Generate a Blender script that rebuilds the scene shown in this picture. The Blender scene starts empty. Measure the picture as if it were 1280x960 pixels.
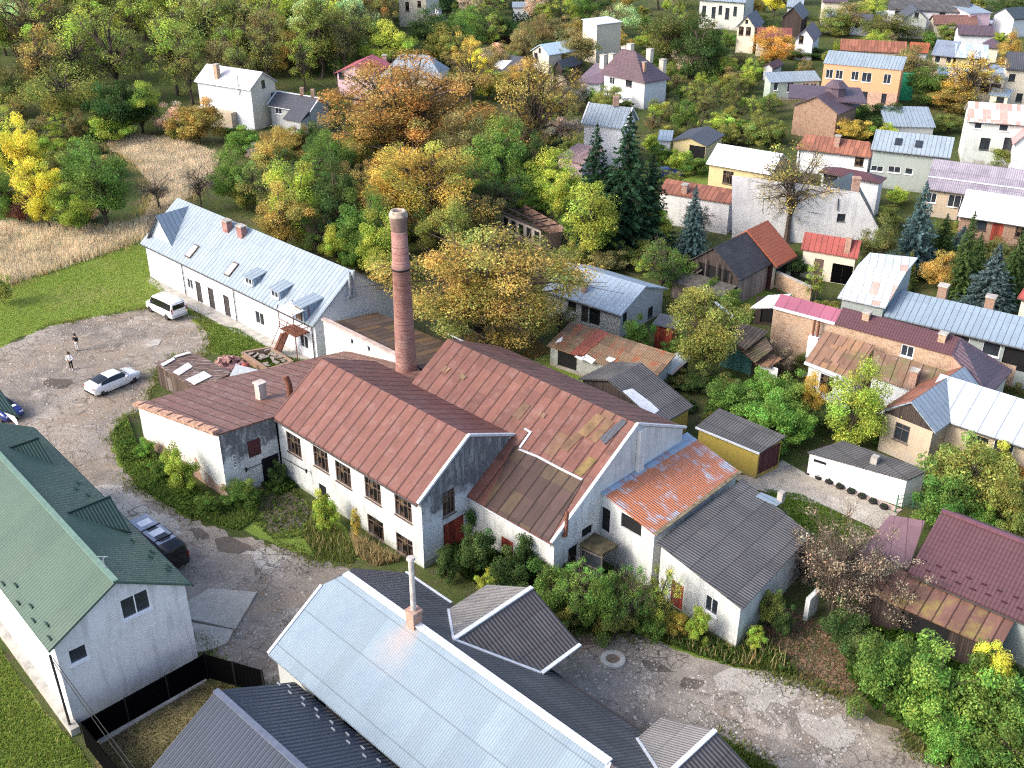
import bpy, bmesh, math, random
import numpy as np
from mathutils import Vector, Matrix
from mathutils.geometry import tessellate_polygon
SC = bpy.context.scene
EXPOSURE = 1.5
COL = SC.collection
R = random.Random(7)
rad = math.radians
# ---------------------------------------------------------------- camera model (metres, camera above the origin looking along +Y)
CF, CPITCH, CH = 1350., rad(28.5), 46.
cp, sp = math.cos(CPITCH), math.sin(CPITCH)
CAM = Vector((0, 0, CH))
def ray(px, py):
    x = (px - 640) / CF; y = (480 - py) / CF
    return Vector((x, cp + y * sp, -sp + y * cp))
def G(px, py, z=0.):
    d = ray(px, py); t = (z - CH) / d.z
    return CAM + d * t
def PX(p):
    f = p[1] * cp - (p[2] - CH) * sp; u = p[1] * sp + (p[2] - CH) * cp
    return 640 + CF * p[0] / f, 480 - CF * u / f
def solve(fun, target, lo, hi, n=50):
    a = fun(lo) > target
    for _ in range(n):
        m = (lo + hi) / 2
        if (fun(m) > target) == a: lo = m
        else: hi = m
    return (lo + hi) / 2
def HT(b, ty):
    return solve(lambda z: PX((b.x, b.y, z))[1], ty, 0, 40)
def ray_plane(px, py, p0, n):
    d = ray(px, py); t = (p0 - CAM).dot(n) / d.dot(n)
    return CAM + d * t
AX = Vector((.722, -.692, 0)); BX = Vector((.692, .722, 0))
# ---------------------------------------------------------------- objects
def put(o, **kw):
    for k, v in kw.items():
        if v: o[k] = v
    return o
def thing(name, label, cat, loc=(0, 0, 0), rz=0, group=None):
    o = bpy.data.objects.new(name, None); COL.objects.link(o)
    o.location = loc; o.rotation_euler = (0, 0, rz); o.empty_display_size = .3
    return put(o, label=label, category=cat, group=group)
class MB:
    def __init__(s): s.v = []; s.f = []
    def poly(s, pts):
        k = len(s.v); s.v += [Vector(p) for p in pts]; s.f.append(tuple(range(k, k + len(pts)))); return s
    def slab(s, polys, t):
        """solid sheet: polygons (counter-clockwise from above) given the thickness t downwards"""
        D = Vector((0, 0, -t)); edges = {}
        for P in polys:
            P = [Vector(p) for p in P]; s.poly(P); s.poly([p + D for p in reversed(P)])
            for a, b in zip(P, P[1:] + P[:1]):
                ka = tuple(round(c, 3) for c in a); kb = tuple(round(c, 3) for c in b)
                if (kb, ka) in edges: edges.pop((kb, ka))
                else: edges[(ka, kb)] = (a, b)
        for a, b in edges.values(): s.poly([b, a, a + D, b + D])
        return s
    def box(s, c, size, rz=0., ax=None):
        c = Vector(c); x, y, z = [q / 2 for q in size]
        if ax is None: ex = Vector((math.cos(rz), math.sin(rz), 0)); ey = Vector((-ex.y, ex.x, 0)); ez = Vector((0, 0, 1))
        else: ex, ey, ez = ax
        q = [c + ex * (i * x) + ey * (j * y) + ez * (k * z) for k in (-1, 1) for i, j in ((-1, -1), (1, -1), (1, 1), (-1, 1))]
        for f in ((3, 2, 1, 0), (4, 5, 6, 7), (0, 1, 5, 4), (1, 2, 6, 5), (2, 3, 7, 6), (3, 0, 4, 7)): s.poly([q[i] for i in f])
        return s
    def bar(s, a, b, w, h=None):
        a = Vector(a); b = Vector(b); h = h or w; d = (b - a); L = d.length
        if L < 1e-6: return s
        d /= L; up = Vector((0, 0, 1)) if abs(d.z) < .95 else Vector((1, 0, 0))
        e = d.cross(up).normalized(); g = e.cross(d)
        return s.box((a + b) / 2, (L, w, h), ax=(d, -e, g))
    def tube(s, a, b, r0, r1=None, n=8, cap=True):
        a = Vector(a); b = Vector(b); r1 = r0 if r1 is None else r1
        d = (b - a).normalized(); up = Vector((0, 0, 1)) if abs(d.z) < .95 else Vector((1, 0, 0))
        e = d.cross(up).normalized(); g = e.cross(d); k = len(s.v)
        for c, r in ((a, r0), (b, r1)):
            for i in range(n):
                t = 2 * math.pi * i / n; s.v.append(c + e * (r * math.cos(t)) + g * (r * math.sin(t)))
        for i in range(n):
            j = (i + 1) % n; s.f.append((k + i, k + n + i, k + n + j, k + j))
        if cap:
            s.f.append(tuple(range(k, k + n))); s.f.append(tuple(range(k + 2 * n - 1, k + n - 1, -1)))
        return s
    def lathe(s, c, prof, n=24):
        c = Vector(c); k = len(s.v)
        for r, z in prof:
            for i in range(n):
                t = 2 * math.pi * i / n; s.v.append(c + Vector((r * math.cos(t), r * math.sin(t), z)))
        for q in range(len(prof) - 1):
            for i in range(n):
                j = (i + 1) % n; s.f.append((k + q * n + i, k + q * n + j, k + q * n + n + j, k + q * n + n + i))
        return s
    def build(s, name, mat, parent=None, smooth=False, origin=None, **kw):
        o = Vector(origin) if origin is not None else (Vector(parent.location) if parent and parent.type == 'EMPTY' and not kw.get('local') else Vector((0, 0, 0)))
        me = bpy.data.meshes.new(name); me.from_pydata([tuple(v - o) for v in s.v], [], s.f); me.update()
        uvlayer(me)
        me.materials.append(mat)
        if smooth:
            for p in me.polygons: p.use_smooth = True
        ob = bpy.data.objects.new(name, me); COL.objects.link(ob)
        if parent: ob.parent = parent
        if origin is not None and not parent: ob.location = o
        return ob
def uvlayer(me):
    """UV in metres on every face: u level along the face, v up its slope"""
    uv = me.uv_layers.new(name='UVMap')
    n = len(me.loops); co = [0.] * (2 * n)
    for p in me.polygons:
        nn = p.normal
        if abs(nn.z) > .999: t = Vector((1, 0, 0)); b = Vector((0, 1, 0))
        else: t = Vector((-nn.y, nn.x, 0)).normalized(); b = nn.cross(t)
        for li in p.loop_indices:
            c = me.vertices[me.loops[li].vertex_index].co
            co[2 * li] = c.dot(t) + 40; co[2 * li + 1] = c.dot(b) + 40
    uv.data.foreach_set('uv', co)
def set_uv(ob, t, b):
    me = ob.data; uv = me.uv_layers[0].data
    for p in me.polygons:
        for li in p.loop_indices:
            c = me.vertices[me.loops[li].vertex_index].co; uv[li].uv = (c.dot(t) + 40, c.dot(b) + 40)
# ---------------------------------------------------------------- materials
class NT:
    def __init__(s, name):
        s.m = bpy.data.materials.new(name); s.m.use_nodes = True; s.t = s.m.node_tree; s.t.nodes.clear()
        s.out = s.t.nodes.new('ShaderNodeOutputMaterial')
    def n(s, typ, **kw):
        o = s.t.nodes.new('ShaderNode' + typ)
        for k, v in kw.items():
            if k in o.inputs: s.set(o.inputs[k], v)
            else: setattr(o, k, v)
        return o
    def set(s, inp, v):
        if isinstance(v, bpy.types.NodeSocket): s.t.links.new(v, inp)
        elif isinstance(v, (tuple, list)) and len(v) == 3 and inp.type == 'RGBA': inp.default_value = (*v, 1)
        else: inp.default_value = v
    def math(s, op, a, b=0., c=None):
        o = s.t.nodes.new('ShaderNodeMath'); o.operation = op; s.set(o.inputs[0], a); s.set(o.inputs[1], b)
        if c is not None: s.set(o.inputs[2], c)
        return o.outputs[0]
    def mix(s, f, a, b, mode='MIX'):
        o = s.t.nodes.new('ShaderNodeMix'); o.data_type = 'RGBA'; o.blend_type = mode; o.clamp_factor = True
        s.set(o.inputs[0], f); s.set(o.inputs[6], a); s.set(o.inputs[7], b); return o.outputs[2]
    def uv(s):
        u = s.n('UVMap'); x = s.n('SeparateXYZ', Vector=u.outputs[0]); return u.outputs[0], x.outputs[0], x.outputs[1]
    def pos(s): return s.n('TexCoord').outputs['Object']
    def noise(s, vec, scale, detail=4, rough=.55, dist=0.):
        o = s.n('TexNoise', Vector=vec, Scale=scale, Detail=detail, Roughness=rough, Distortion=dist); return o.outputs['Fac']
    def ramp(s, f, a, b, lo=0., hi=1.):
        o = s.n('MapRange', Value=f); o.inputs[1].default_value = a; o.inputs[2].default_value = b; o.inputs[3].default_value = lo; o.inputs[4].default_value = hi
        return o.outputs[0]
    def comb(s, x, y, z=0.): return s.n('CombineXYZ', X=x, Y=y, Z=z).outputs[0]
    def bump(s, h, strength=.5, dist=.05):
        return s.n('Bump', Height=h, Strength=strength, Distance=dist).outputs[0]
    def done(s, col, rough=.8, metal=0., normal=None, spec=.3, **kw):
        b = s.n('BsdfPrincipled'); s.set(b.inputs['Base Color'], col); s.set(b.inputs['Roughness'], rough); s.set(b.inputs['Metallic'], metal)
        s.set(b.inputs['Specular IOR Level'], spec)
        for k, v in kw.items(): s.set(b.inputs[k.replace('_', ' ')], v)
        if normal is not None: s.set(b.inputs['Normal'], normal)
        s.t.links.new(b.outputs[0], s.out.inputs[0]); return s.m
_mc = {}
def memo(f):
    def g(*a, **k):
        key = (f.__name__, a, tuple(sorted(k.items())))
        if key not in _mc: _mc[key] = f(*a, **k)
        return _mc[key]
    return g
def sc(c, k): return tuple(x * k for x in c)
@memo
def plain(name, col, rough=.7, metal=0., var=.15, scale=3., spec=.3):
    t = NT(name); p = t.pos(); f = t.noise(p, scale, 5)
    return t.done(t.mix(t.ramp(f, .3, .7), sc(col, 1 - var), sc(col, 1 + var)), rough, metal, spec=spec)
@memo
def plaster(name, col, stain=.5, stcol=(.10, .10, .10), base=(.30, .25, .20), base_h=.6, grime=.35, brick=0., dark_z=None):
    """rendered wall: blotches, streaks running down, damp foot of the wall, render fallen off in places"""
    t = NT(name); uv, u, v = t.uv(); p = t.pos()
    big = t.noise(p, .55, 6, .65); fine = t.noise(p, 6., 4)
    st = t.noise(t.comb(t.math('MULTIPLY', u, 1.9), t.math('MULTIPLY', v, .22)), 1.2, 5, .6)
    c = t.mix(t.ramp(fine, .3, .7), sc(col, .93), sc(col, 1.04))
    c = t.mix(t.math('MULTIPLY', t.ramp(big, .48, .72), stain), c, stcol)
    c = t.mix(t.math('MULTIPLY', t.ramp(st, .5, .75), grime), c, sc(col, .45))
    z = t.n('SeparateXYZ', Vector=p).outputs[2]
    if dark_z:
        dk = t.math('ADD', t.math('SUBTRACT', z, dark_z), t.math('MULTIPLY', t.math('SUBTRACT', t.noise(p, .45, 6, .65), .5), 7.)); dm = t.ramp(dk, -.3, .5)
        sp_ = t.noise(t.comb(t.math('MULTIPLY', u, 3.), t.math('MULTIPLY', v, .5)), 1., 5, .75); dm = t.math('MULTIPLY', dm, t.ramp(sp_, .68, .5, .35, .95))
        c = t.mix(dm, c, t.mix(t.ramp(fine, .3, .7), (.075, .077, .082), (.17, .17, .175)))
    foot = t.math('ADD', t.math('SUBTRACT', base_h, z), t.math('MULTIPLY', t.math('SUBTRACT', t.noise(p, 1.3, 5), .5), 2.2))
    c = t.mix(t.math('MULTIPLY', t.ramp(foot, 0., .5), .75), c, base)
    if brick > 0:
        br = t.n('TexBrick', Vector=uv, Color1=(.36, .19, .12), Color2=(.46, .27, .18), Mortar=(.42, .37, .32), Scale=1.)
        br.inputs['Mortar Size'].default_value = .012; br.inputs['Brick Width'].default_value = .26; br.inputs['Row Height'].default_value = .08
        bm = t.math('ADD', t.math('SUBTRACT', 1.9 * brick, z), t.math('MULTIPLY', t.math('SUBTRACT', t.noise(p, .6, 5), .5), 5.))
        c = t.mix(t.ramp(bm, 0., .25), c, br.outputs[0])
    return t.done(c, .9, normal=t.bump(t.noise(p, 14., 4), .25, .02))
@memo
def bricks(name, c1=(.34, .15, .10), c2=(.45, .24, .16), mortar=(.42, .37, .32), patch=.4, w=.26, h=.085):
    t = NT(name); uv, u, v = t.uv(); p = t.pos()
    b = t.n('TexBrick', Vector=uv, Color1=c1, Color2=c2, Mortar=mortar, Scale=1.)
    b.inputs['Mortar Size'].default_value = .012; b.inputs['Brick Width'].default_value = w; b.inputs['Row Height'].default_value = h; b.inputs['Bias'].default_value = -.1
    big = t.noise(p, .9, 6, .7)
    c = t.mix(t.math('MULTIPLY', t.ramp(big, .45, .7), patch), b.outputs[0], (.48, .42, .36))
    c = t.mix(t.math('MULTIPLY', t.ramp(t.noise(p, 2.3, 5), .52, .75), .55), c, sc(c1, .45))
    return t.done(c, .9, normal=t.bump(b.outputs['Fac'], .4, -.02))
def stripe(t, x, period, width):
    """1 on a line of the given width every period"""
    f = t.math('FRACT', t.math('DIVIDE', x, period))
    d = t.math('ABSOLUTE', t.math('SUBTRACT', f, .5))
    return t.ramp(d, .5 - width / period, .5 - width / period * .45)
def cell(t, u, v, pu, pv):
    w = t.n('TexWhiteNoise', Vector=t.comb(t.math('FLOOR', t.math('DIVIDE', u, pu)), t.math('FLOOR', t.math('DIVIDE', v, pv))))
    return w.outputs[0], w.outputs[1]
@memo
def seam(name, col, pu=.62, pv=1.9, line=.05, linecol=None, var=.25, alt=None, altamt=.0, moss=None, mossamt=0., rough=.6, soot=.3, pale=0., swap=False):
    """standing-seam sheet roof: separate sheets, dark upright seams, cross joints, patina"""
    t = NT(name); uv, u, v = t.uv(); p = t.pos()
    if swap: u, v = v, u
    a, rgb = cell(t, u, v, pu, pv)
    c = t.mix(a, sc(col, 1 - var), sc(col, 1 + var))
    if alt: c = t.mix(t.math('MULTIPLY', t.ramp(t.n('SeparateColor', Color=rgb).outputs[1], 1 - altamt, 1 - altamt + .02), .8), c, alt)
    big = t.noise(p, .35, 6, .7); med = t.noise(t.comb(t.math('MULTIPLY', u, 2.2), t.math('MULTIPLY', v, .5)), 1.3, 6, .7)
    c = t.mix(t.math('MULTIPLY', t.ramp(med, .47, .68), soot), c, sc(col, .38))
    c = t.mix(t.math('MULTIPLY', t.ramp(big, .45, .7), .25), c, sc(col, 1.35))
    if pale: c = t.mix(t.math('MULTIPLY', t.ramp(t.noise(p, 1.1, 6, .75), .5, .66), pale), c, (.50, .42, .40))
    if moss: c = t.mix(t.math('MULTIPLY', t.ramp(t.noise(p, .5, 6, .7), .62 - mossamt * .3, .72 - mossamt * .2), .75), c, moss)
    c = t.mix(t.math('MULTIPLY', t.ramp(t.noise(t.comb(t.math('MULTIPLY', u, 7.), t.math('MULTIPLY', v, .6)), 1., 4, .7), .5, .75), soot * .7), c, sc(col, .55))
    s1 = stripe(t, u, pu, line); s2 = stripe(t, v, pv, .03)
    c = t.mix(t.math('MULTIPLY', s1, .85), c, linecol or sc(col, .22)); c = t.mix(t.math('MULTIPLY', s2, .35), c, sc(col, .4))
    return t.done(c, rough, normal=t.bump(s1, .8, .04), spec=.35)
@memo
def corr(name, col, pu=.18, pv=1.7, amp=.6, var=.12, rust=0., rustcol=(.33, .085, .03), dirt=.35, dirtcol=None, rough=.55, lines=.5, contrast=.35, metal=0., banded=False, spec=.35, stain=None):
    """corrugated sheets or fibre-cement slates"""
    t = NT(name); uv, u, v = t.uv(); p = t.pos()
    a, rgb = cell(t, u, v, 1.1, pv)
    c = t.mix(a, sc(col, 1 - var), sc(col, 1 + var))
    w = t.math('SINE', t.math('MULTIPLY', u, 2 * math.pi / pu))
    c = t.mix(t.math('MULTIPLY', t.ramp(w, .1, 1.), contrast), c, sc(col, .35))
    n = t.noise(p, .5, 6, .7)
    c = t.mix(t.math('MULTIPLY', t.ramp(n, .45, .7), dirt), c, dirtcol or sc(col, .45))
    if rust > 0:
        r = t.noise(t.comb(t.math('MULTIPLY', u, 1.25), t.math('MULTIPLY', v, .5)), 1., 6, .72)
        r2 = t.noise(p, .32, 3)
        rr = t.math('ADD', t.math('MULTIPLY', r, .75), t.math('MULTIPLY', r2, .25))
        rc = t.mix(t.noise(p, 5., 4), sc(rustcol, .65), sc(rustcol, 1.5))
        if banded: rr = t.math('ADD', rr, t.math('MULTIPLY', t.math('SUBTRACT', a, .5), .10))
        c = t.mix(t.ramp(rr, .62 - rust * .32, .70 - rust * .3), c, rc)
        c = t.mix(t.math('MULTIPLY', t.ramp(w, .55, .95), .28 if banded else 0.), c, (.62, .60, .60))
    s2 = stripe(t, v, pv, .05)
    c = t.mix(t.math('MULTIPLY', s2, lines), c, sc(col, .3))
    if stain:
        q = t.n('VectorMath', operation='SUBTRACT'); t.set(q.inputs[0], p); q.inputs[1].default_value = stain[:3]
        dt = t.n('VectorMath', operation='DOT_PRODUCT'); t.t.links.new(q.outputs[0], dt.inputs[0]); dt.inputs[1].default_value = stain[3:]
        ln = t.n('VectorMath', operation='LENGTH'); t.t.links.new(q.outputs[0], ln.inputs[0]); al = dt.outputs['Value']
        pr = t.math('SUBTRACT', ln.outputs['Value'], al)
        mk = t.math('MULTIPLY', t.ramp(al, 3.4, 0.), t.ramp(t.math('ADD', pr, t.math('MULTIPLY', t.noise(p, 1.5, 4), .5)), .75, .2)); mk = t.math('MULTIPLY', mk, t.ramp(al, -.1, .1))
        c = t.mix(t.math('MULTIPLY', mk, .55), c, (.46, .33, .26))
    return t.done(c, rough, metal, normal=t.bump(w, amp, .03), spec=spec)
@memo
def tiles(name, col, pu=.22, pv=.35, var=.12, amp=.8, rough=.5, dirt=.25, moire=0.):
    """pressed metal tiles"""
    t = NT(name); uv, u, v = t.uv(); p = t.pos()
    w = t.math('SINE', t.math('MULTIPLY', u, 2 * math.pi / pu))
    fv = t.math('FRACT', t.math('DIVIDE', v, pv))
    h = t.math('ADD', t.math('MULTIPLY', w, .4), t.math('MULTIPLY', fv, -.8))
    n = t.noise(p, .45, 6, .7)
    c = t.mix(t.ramp(n, .3, .7), sc(col, 1 - var), sc(col, 1 + var))
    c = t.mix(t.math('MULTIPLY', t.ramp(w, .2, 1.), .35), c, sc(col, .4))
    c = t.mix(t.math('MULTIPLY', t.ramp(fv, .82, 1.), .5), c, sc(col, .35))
    c = t.mix(t.math('MULTIPLY', t.ramp(t.noise(p, 1.5, 5), .5, .75), dirt), c, sc(col, .55))
    return t.done(c, rough, normal=t.bump(h, amp, .04), spec=.4)
@memo
def planks(name, col, pu=.16, var=.35):
    t = NT(name); uv, u, v = t.uv(); p = t.pos()
    a, rgb = cell(t, u, v, pu, 9.)
    c = t.mix(a, sc(col, 1 - var), sc(col, 1 + var))
    c = t.mix(t.math('MULTIPLY', t.ramp(t.noise(t.comb(t.math('MULTIPLY', u, 6.), t.math('MULTIPLY', v, .8)), 1.5, 5, .7), .45, .7), .5), c, sc(col, .4))
    s1 = stripe(t, u, pu, .02); c = t.mix(t.math('MULTIPLY', s1, .8), c, sc(col, .15))
    return t.done(c, .9, normal=t.bump(s1, -.5, .02))
def _glass():
    t = NT('glass'); p = t.pos()
    return t.done(t.mix(t.noise(p, 1.2, 2), (.012, .016, .022), (.05, .06, .075)), .08, spec=.6)
GLASS = _glass()
def _oldpane():
    t = NT('old_pane'); uv, u, v = t.uv(); a, rgb = cell(t, u, v, .44, .5); s_ = t.n('SeparateColor', Color=rgb)
    c = t.mix(t.ramp(a, .55, .6), (.014, .014, .016), (.13, .085, .065)); c = t.mix(t.ramp(s_.outputs[1], .8, .84), c, (.22, .16, .08)); c = t.mix(t.ramp(s_.outputs[2], .86, .88), c, (.10, .12, .14))
    return t.done(t.mix(t.noise(t.pos(), 9., 4), sc((1, 1, 1), .0), c), .35, spec=.4)
OLDPANE = _oldpane()
def _foliage():
    """leaves: the object's own colour, varied leaf by leaf"""
    t = NT('leaves'); oi = t.n('ObjectInfo'); at = t.n('Attribute', attribute_name='tint')
    c = t.mix(1., oi.outputs['Color'], at.outputs['Color'], 'MULTIPLY')
    d = t.n('BsdfDiffuse', Color=c); tr = t.n('BsdfTranslucent', Color=c)
    mx = t.n('MixShader'); mx.inputs[0].default_value = .45
    t.t.links.new(d.outputs[0], mx.inputs[1]); t.t.links.new(tr.outputs[0], mx.inputs[2]); t.t.links.new(mx.outputs[0], t.out.inputs[0])
    return t.m
LEAF = _foliage()
BARK = plain('bark', (.085, .065, .05), .95, var=.4, scale=8.)
def grassmat(name, c1, c2, c3, dry=(.34, .27, .14), dryamt=.3, soil=(.12, .09, .065), soilamt=.2):
    t = NT(name); p = t.pos()
    a = t.noise(p, .16, 6, .65); b = t.noise(p, 1.1, 6, .7); f = t.noise(p, 9., 4, .7); g = t.noise(p, .07, 5)
    c = t.mix(t.ramp(a, .35, .65), c1, c2); c = t.mix(t.math('MULTIPLY', t.ramp(b, .42, .68), .7), c, c3)
    c = t.mix(t.ramp(f, .3, .75, 0., .55), c, sc(c1, .45))
    c = t.mix(t.math('MULTIPLY', t.ramp(t.math('ADD', t.math('MULTIPLY', g, .6), t.math('MULTIPLY', b, .4)), .62 - dryamt * .3, .75 - dryamt * .25), .8), c, dry)
    c = t.mix(t.math('MULTIPLY', t.ramp(t.noise(p, .4, 7, .75), .64 - soilamt * .3, .72 - soilamt * .3), .8), c, soil)
    return t.done(c, 1., normal=t.bump(t.math('ADD', f, b), 1., .12), spec=.1)
def asphaltmat(name, light=(.34, .31, .30), dark=(.15, .135, .13), earth=(.27, .20, .155), crack=1., pale=.5):
    """old broken asphalt: pale crazed plates, dark bare patches, brown earth, potholes"""
    t = NT(name); p = t.pos()
    wob = t.n('TexNoise', Vector=p, Scale=.8, Detail=5.)
    q = t.n('VectorMath', operation='ADD'); t.set(q.inputs[0], p)
    sc_ = t.n('VectorMath', operation='SCALE'); t.set(sc_.inputs[0], wob.outputs['Color']); sc_.inputs['Scale'].default_value = 1.1; t.t.links.new(sc_.outputs[0], q.inputs[1])
    big = t.noise(p, .11, 7, .68); med = t.noise(p, .5, 7, .7, .8); fine = t.noise(p, 5., 6, .75); low = t.noise(p, .055, 4)
    c = t.mix(t.ramp(big, .41, .57), dark, light)
    c = t.mix(t.math('MULTIPLY', t.ramp(med, .46, .60), .7), c, sc(light, .62))
    c = t.mix(t.math('MULTIPLY', t.ramp(t.noise(p, .16, 7, .72, .6), .47, .6), .85), c, earth)
    c = t.mix(t.math('MULTIPLY', t.ramp(t.noise(p, .33, 6, .7, 1.2), .56, .66), pale), c, sc(light, 1.45))
    c = t.mix(t.math('MULTIPLY', t.ramp(t.noise(p, .27, 7, .75, 2.), .565, .65), .85), c, sc(dark, .5))
    c = t.mix(t.ramp(fine, .3, .75, 0., .5), c, sc(dark, .9)); c = t.mix(t.ramp(t.noise(p, 13., 4, .8), .5, .75, 0., .55), c, sc(light, 1.25))
    for s_, w_, k_ in ((1.1, .05, .8), (2.6, .07, .7)):
        vo = t.n('TexVoronoi', feature='DISTANCE_TO_EDGE', Vector=q.outputs[0], Scale=s_)
        m_ = t.ramp(t.noise(p, .17 + .05 * s_, 6, .65), .50, .58)
        c = t.mix(t.math('MULTIPLY', t.math('MULTIPLY', t.ramp(vo.outputs[0], w_, w_ * .3), m_), k_ * crack), c, sc(dark, .35))
    h = t.math('ADD', t.math('MULTIPLY', med, 1.), t.math('MULTIPLY', fine, .4))
    return t.done(c, .92, normal=t.bump(h, .9, .12), spec=.2)
# the palette of this place
FACT_RED = seam('red_sheet_roof', (.165, .067, .052), 1.0, 2.6, .08, var=.1, soot=.45, pale=.10)
FACT_LOW = seam('weathered_sheet_roof', (.158, .066, .05), 1.0, 1.9, .07, var=.2, alt=(.155, .092, .05), altamt=.04, soot=.6, pale=.1)
FACT_PALE = seam('faded_red_sheet_roof', (.165, .082, .064), .95, 6., .07, var=.1, soot=.4, pale=.2)
FACT_WALL = plaster('factory_render', (.64, .66, .64), .7, (.36, .38, .36), (.27, .28, .22), .6, .6)
SOOT_CORNER = plaster('patchy_sooty_render', (.62, .64, .63), .6, (.30, .31, .31), (.30, .31, .25), .6, .5, dark_z=3.4)
FACT_SOOT = plaster('sooty_render', (.60, .62, .61), .6, (.30, .31, .31), (.30, .31, .26), .9, .5, dark_z=4.6)
FACT_BRICKY = plaster('render_over_brick', (.66, .67, .65), .4, (.45, .44, .42), (.33, .25, .19), .6, .35, brick=.55)
WHITE_METAL = seam('white_sheet_roof', (.265, .325, .38), .55, 2.6, .05, sc((.265, .325, .38), .5), var=.08, soot=.3, rough=.55)
WHITE_CORR = corr('pale_corrugated_roof', (.34, .41, .48), .16, 2.4, .35, .05, dirt=.3, dirtcol=(.26, .33, .42), contrast=.3, lines=.4, rough=.6, spec=.2)
BLUE_METAL = seam('blue_grey_sheet_roof', (.24, .31, .38), .55, 2.6, .03, var=.05, soot=.25, rough=.45)
SLATE = corr('fibre_cement_roof', (.122, .118, .116), .24, 1.6, .9, .18, dirt=.65, dirtcol=(.065, .062, .066), contrast=.75, lines=.7)
SLATE_BROWN = corr('brown_fibre_cement_roof', (.105, .094, .092), .24, 1.6, .9, .16, dirt=.5, contrast=.75)
SLATE_PALE = corr('pale_fibre_cement_roof', (.235, .22, .205), .17, 1.6, .6, .12, dirt=.4, contrast=.3)
RUSTY = corr('rusted_corrugated_roof', (.38, .44, .52), .2, 1.5, .8, .1, rust=.70, rustcol=(.40, .125, .045), dirt=.15, contrast=.15, lines=.35, banded=True)
GREEN_ROOF = corr('green_profiled_roof', (.052, .10, .072), .26, 5., .6, .08, dirt=.4, dirtcol=(.085, .13, .095), contrast=.22, lines=.2, rough=.42)
GREEN_SHADED = corr('shaded_green_profiled_roof', (.022, .052, .042), .2, 5., .5, .08, dirt=.3, contrast=.22, lines=.2, rough=.45)  # green roof sheet darkened to paint the gablets' shade into the colour
CHARCOAL = corr('charcoal_profiled_roof', (.045, .058, .085), .3, 9., 1., .05, dirt=.2, contrast=.6, lines=.2, rough=.4)
PURPLE = tiles('purple_tile_roof', (.105, .050, .058), .24, .36)
DKPURPLE = tiles('dark_purple_tile_roof', (.115, .08, .10), .24, .36)
DARKGREY = tiles('dark_grey_roof', (.075, .08, .095), .3, .4)
DKGREEN = tiles('dark_green_tile_roof', (.055, .075, .085), .3, .4)
ORANGE = tiles('orange_tile_roof', (.36, .10, .045), .3, .4)
RED = seam('red_painted_roof', (.30, .065, .055), .6, 2., .03, var=.12, soot=.3)
REDBROWN = seam('red_brown_sheet_roof', (.28, .115, .075), .6, 1.8, .035, var=.25, soot=.45)
RUSTBROWN = seam('brown_rust_sheet_roof', (.21, .12, .08), .75, 1.6, .05, var=.3, alt=(.30, .17, .09), altamt=.3, moss=(.14, .13, .05), mossamt=.3, soot=.55)
PATCHWORK = corr('patchwork_rust_roof', (.25, .165, .10), .22, 1.3, .7, .35, rust=.35, rustcol=(.30, .10, .045), dirt=.6, dirtcol=(.13, .115, .05), contrast=.3)
RUSTSTRIPE = seam('rust_striped_white_roof', (.62, .62, .63), .55, 1.9, .03, (.5, .5, .5), var=.06, alt=(.42, .19, .13), altamt=.42, soot=.15)
WHITE_RUSTY = seam('white_roof_with_rust_streaks', (.43, .48, .51), .7, 2., .03, sc((.43, .48, .51), .6), var=.05, alt=(.45, .25, .18), altamt=.10, soot=.2, rough=.45)
LILAC = corr('lichen_grey_roof', (.30, .275, .32), .25, 1.8, .5, .12, dirt=.75, dirtcol=(.13, .11, .145), contrast=.25)
ROOFEDGE = plain('pale_flashing', (.58, .61, .64), .5)
DARKEDGE = plain('dark_fascia', (.045, .04, .04), .6)
W_WHITE = plaster('white_render', (.66, .68, .70), .2, (.5, .52, .54), (.42, .42, .40), .4, .2)
W_BLUEWHITE = plaster('cool_white_render', (.61, .65, .70), .25, (.5, .55, .58), (.45, .44, .42), .4, .2)
W_STREAK = plaster('streaked_grey_white_render', (.72, .71, .70), .55, (.42, .41, .41), (.55, .54, .53), .2, .6)
W_CREAM = plaster('cream_render', (.70, .63, .50), .25, (.5, .46, .38), (.36, .32, .27), .4, .2)
W_YELLOW = plaster('yellow_render', (.62, .52, .28), .3, (.45, .38, .2), (.30, .26, .2), .4, .25)
W_OCHRE = plaster('ochre_render', (.42, .32, .07), .4, (.30, .22, .06), (.25, .19, .1), .3, .3)
W_BEIGE = plaster('beige_render', (.50, .42, .31), .4, (.36, .30, .24), (.46, .41, .36), .8, .35)
W_ORANGE = plaster('orange_render', (.72, .36, .20), .15, (.55, .3, .2), (.62, .30, .2), .2, .1)
W_GREY = plaster('grey_render', (.40, .42, .42), .4, (.25, .27, .27), (.3, .3, .3), .4, .3)
W_GREENGREY = plaster('grey_green_render', (.34, .39, .37), .4, (.24, .27, .25), (.25, .26, .25), .4, .3)
W_PINK = plaster('pink_render', (.70, .50, .55), .2, (.55, .42, .45), (.4, .35, .35), .4, .2)
W_BLOCK = bricks('pale_block_wall', (.42, .44, .43), (.50, .52, .51), (.34, .35, .34), .3, .4, .2)
W_BRICK = bricks('old_red_brick')
W_PALEBRICK = bricks('pale_orange_brick', (.36, .215, .13), (.50, .33, .21), (.46, .38, .29), .35)
W_BROWNBRICK = bricks('brown_brick', (.26, .14, .09), (.33, .19, .12), (.30, .25, .2), .2)
CHIM_BRICK = bricks('chimney_brick', (.225, .082, .07), (.34, .155, .13), (.36, .28, .25), .22, .34, .13)
WOOD_GREY = planks('grey_boards', (.16, .135, .12))
WOOD_DARK = planks('dark_boards', (.06, .045, .04))
WOOD_RED = planks('red_boards', (.30, .055, .035), .2)
WOOD_BROWN = planks('brown_frames', (.15, .105, .08))
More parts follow.
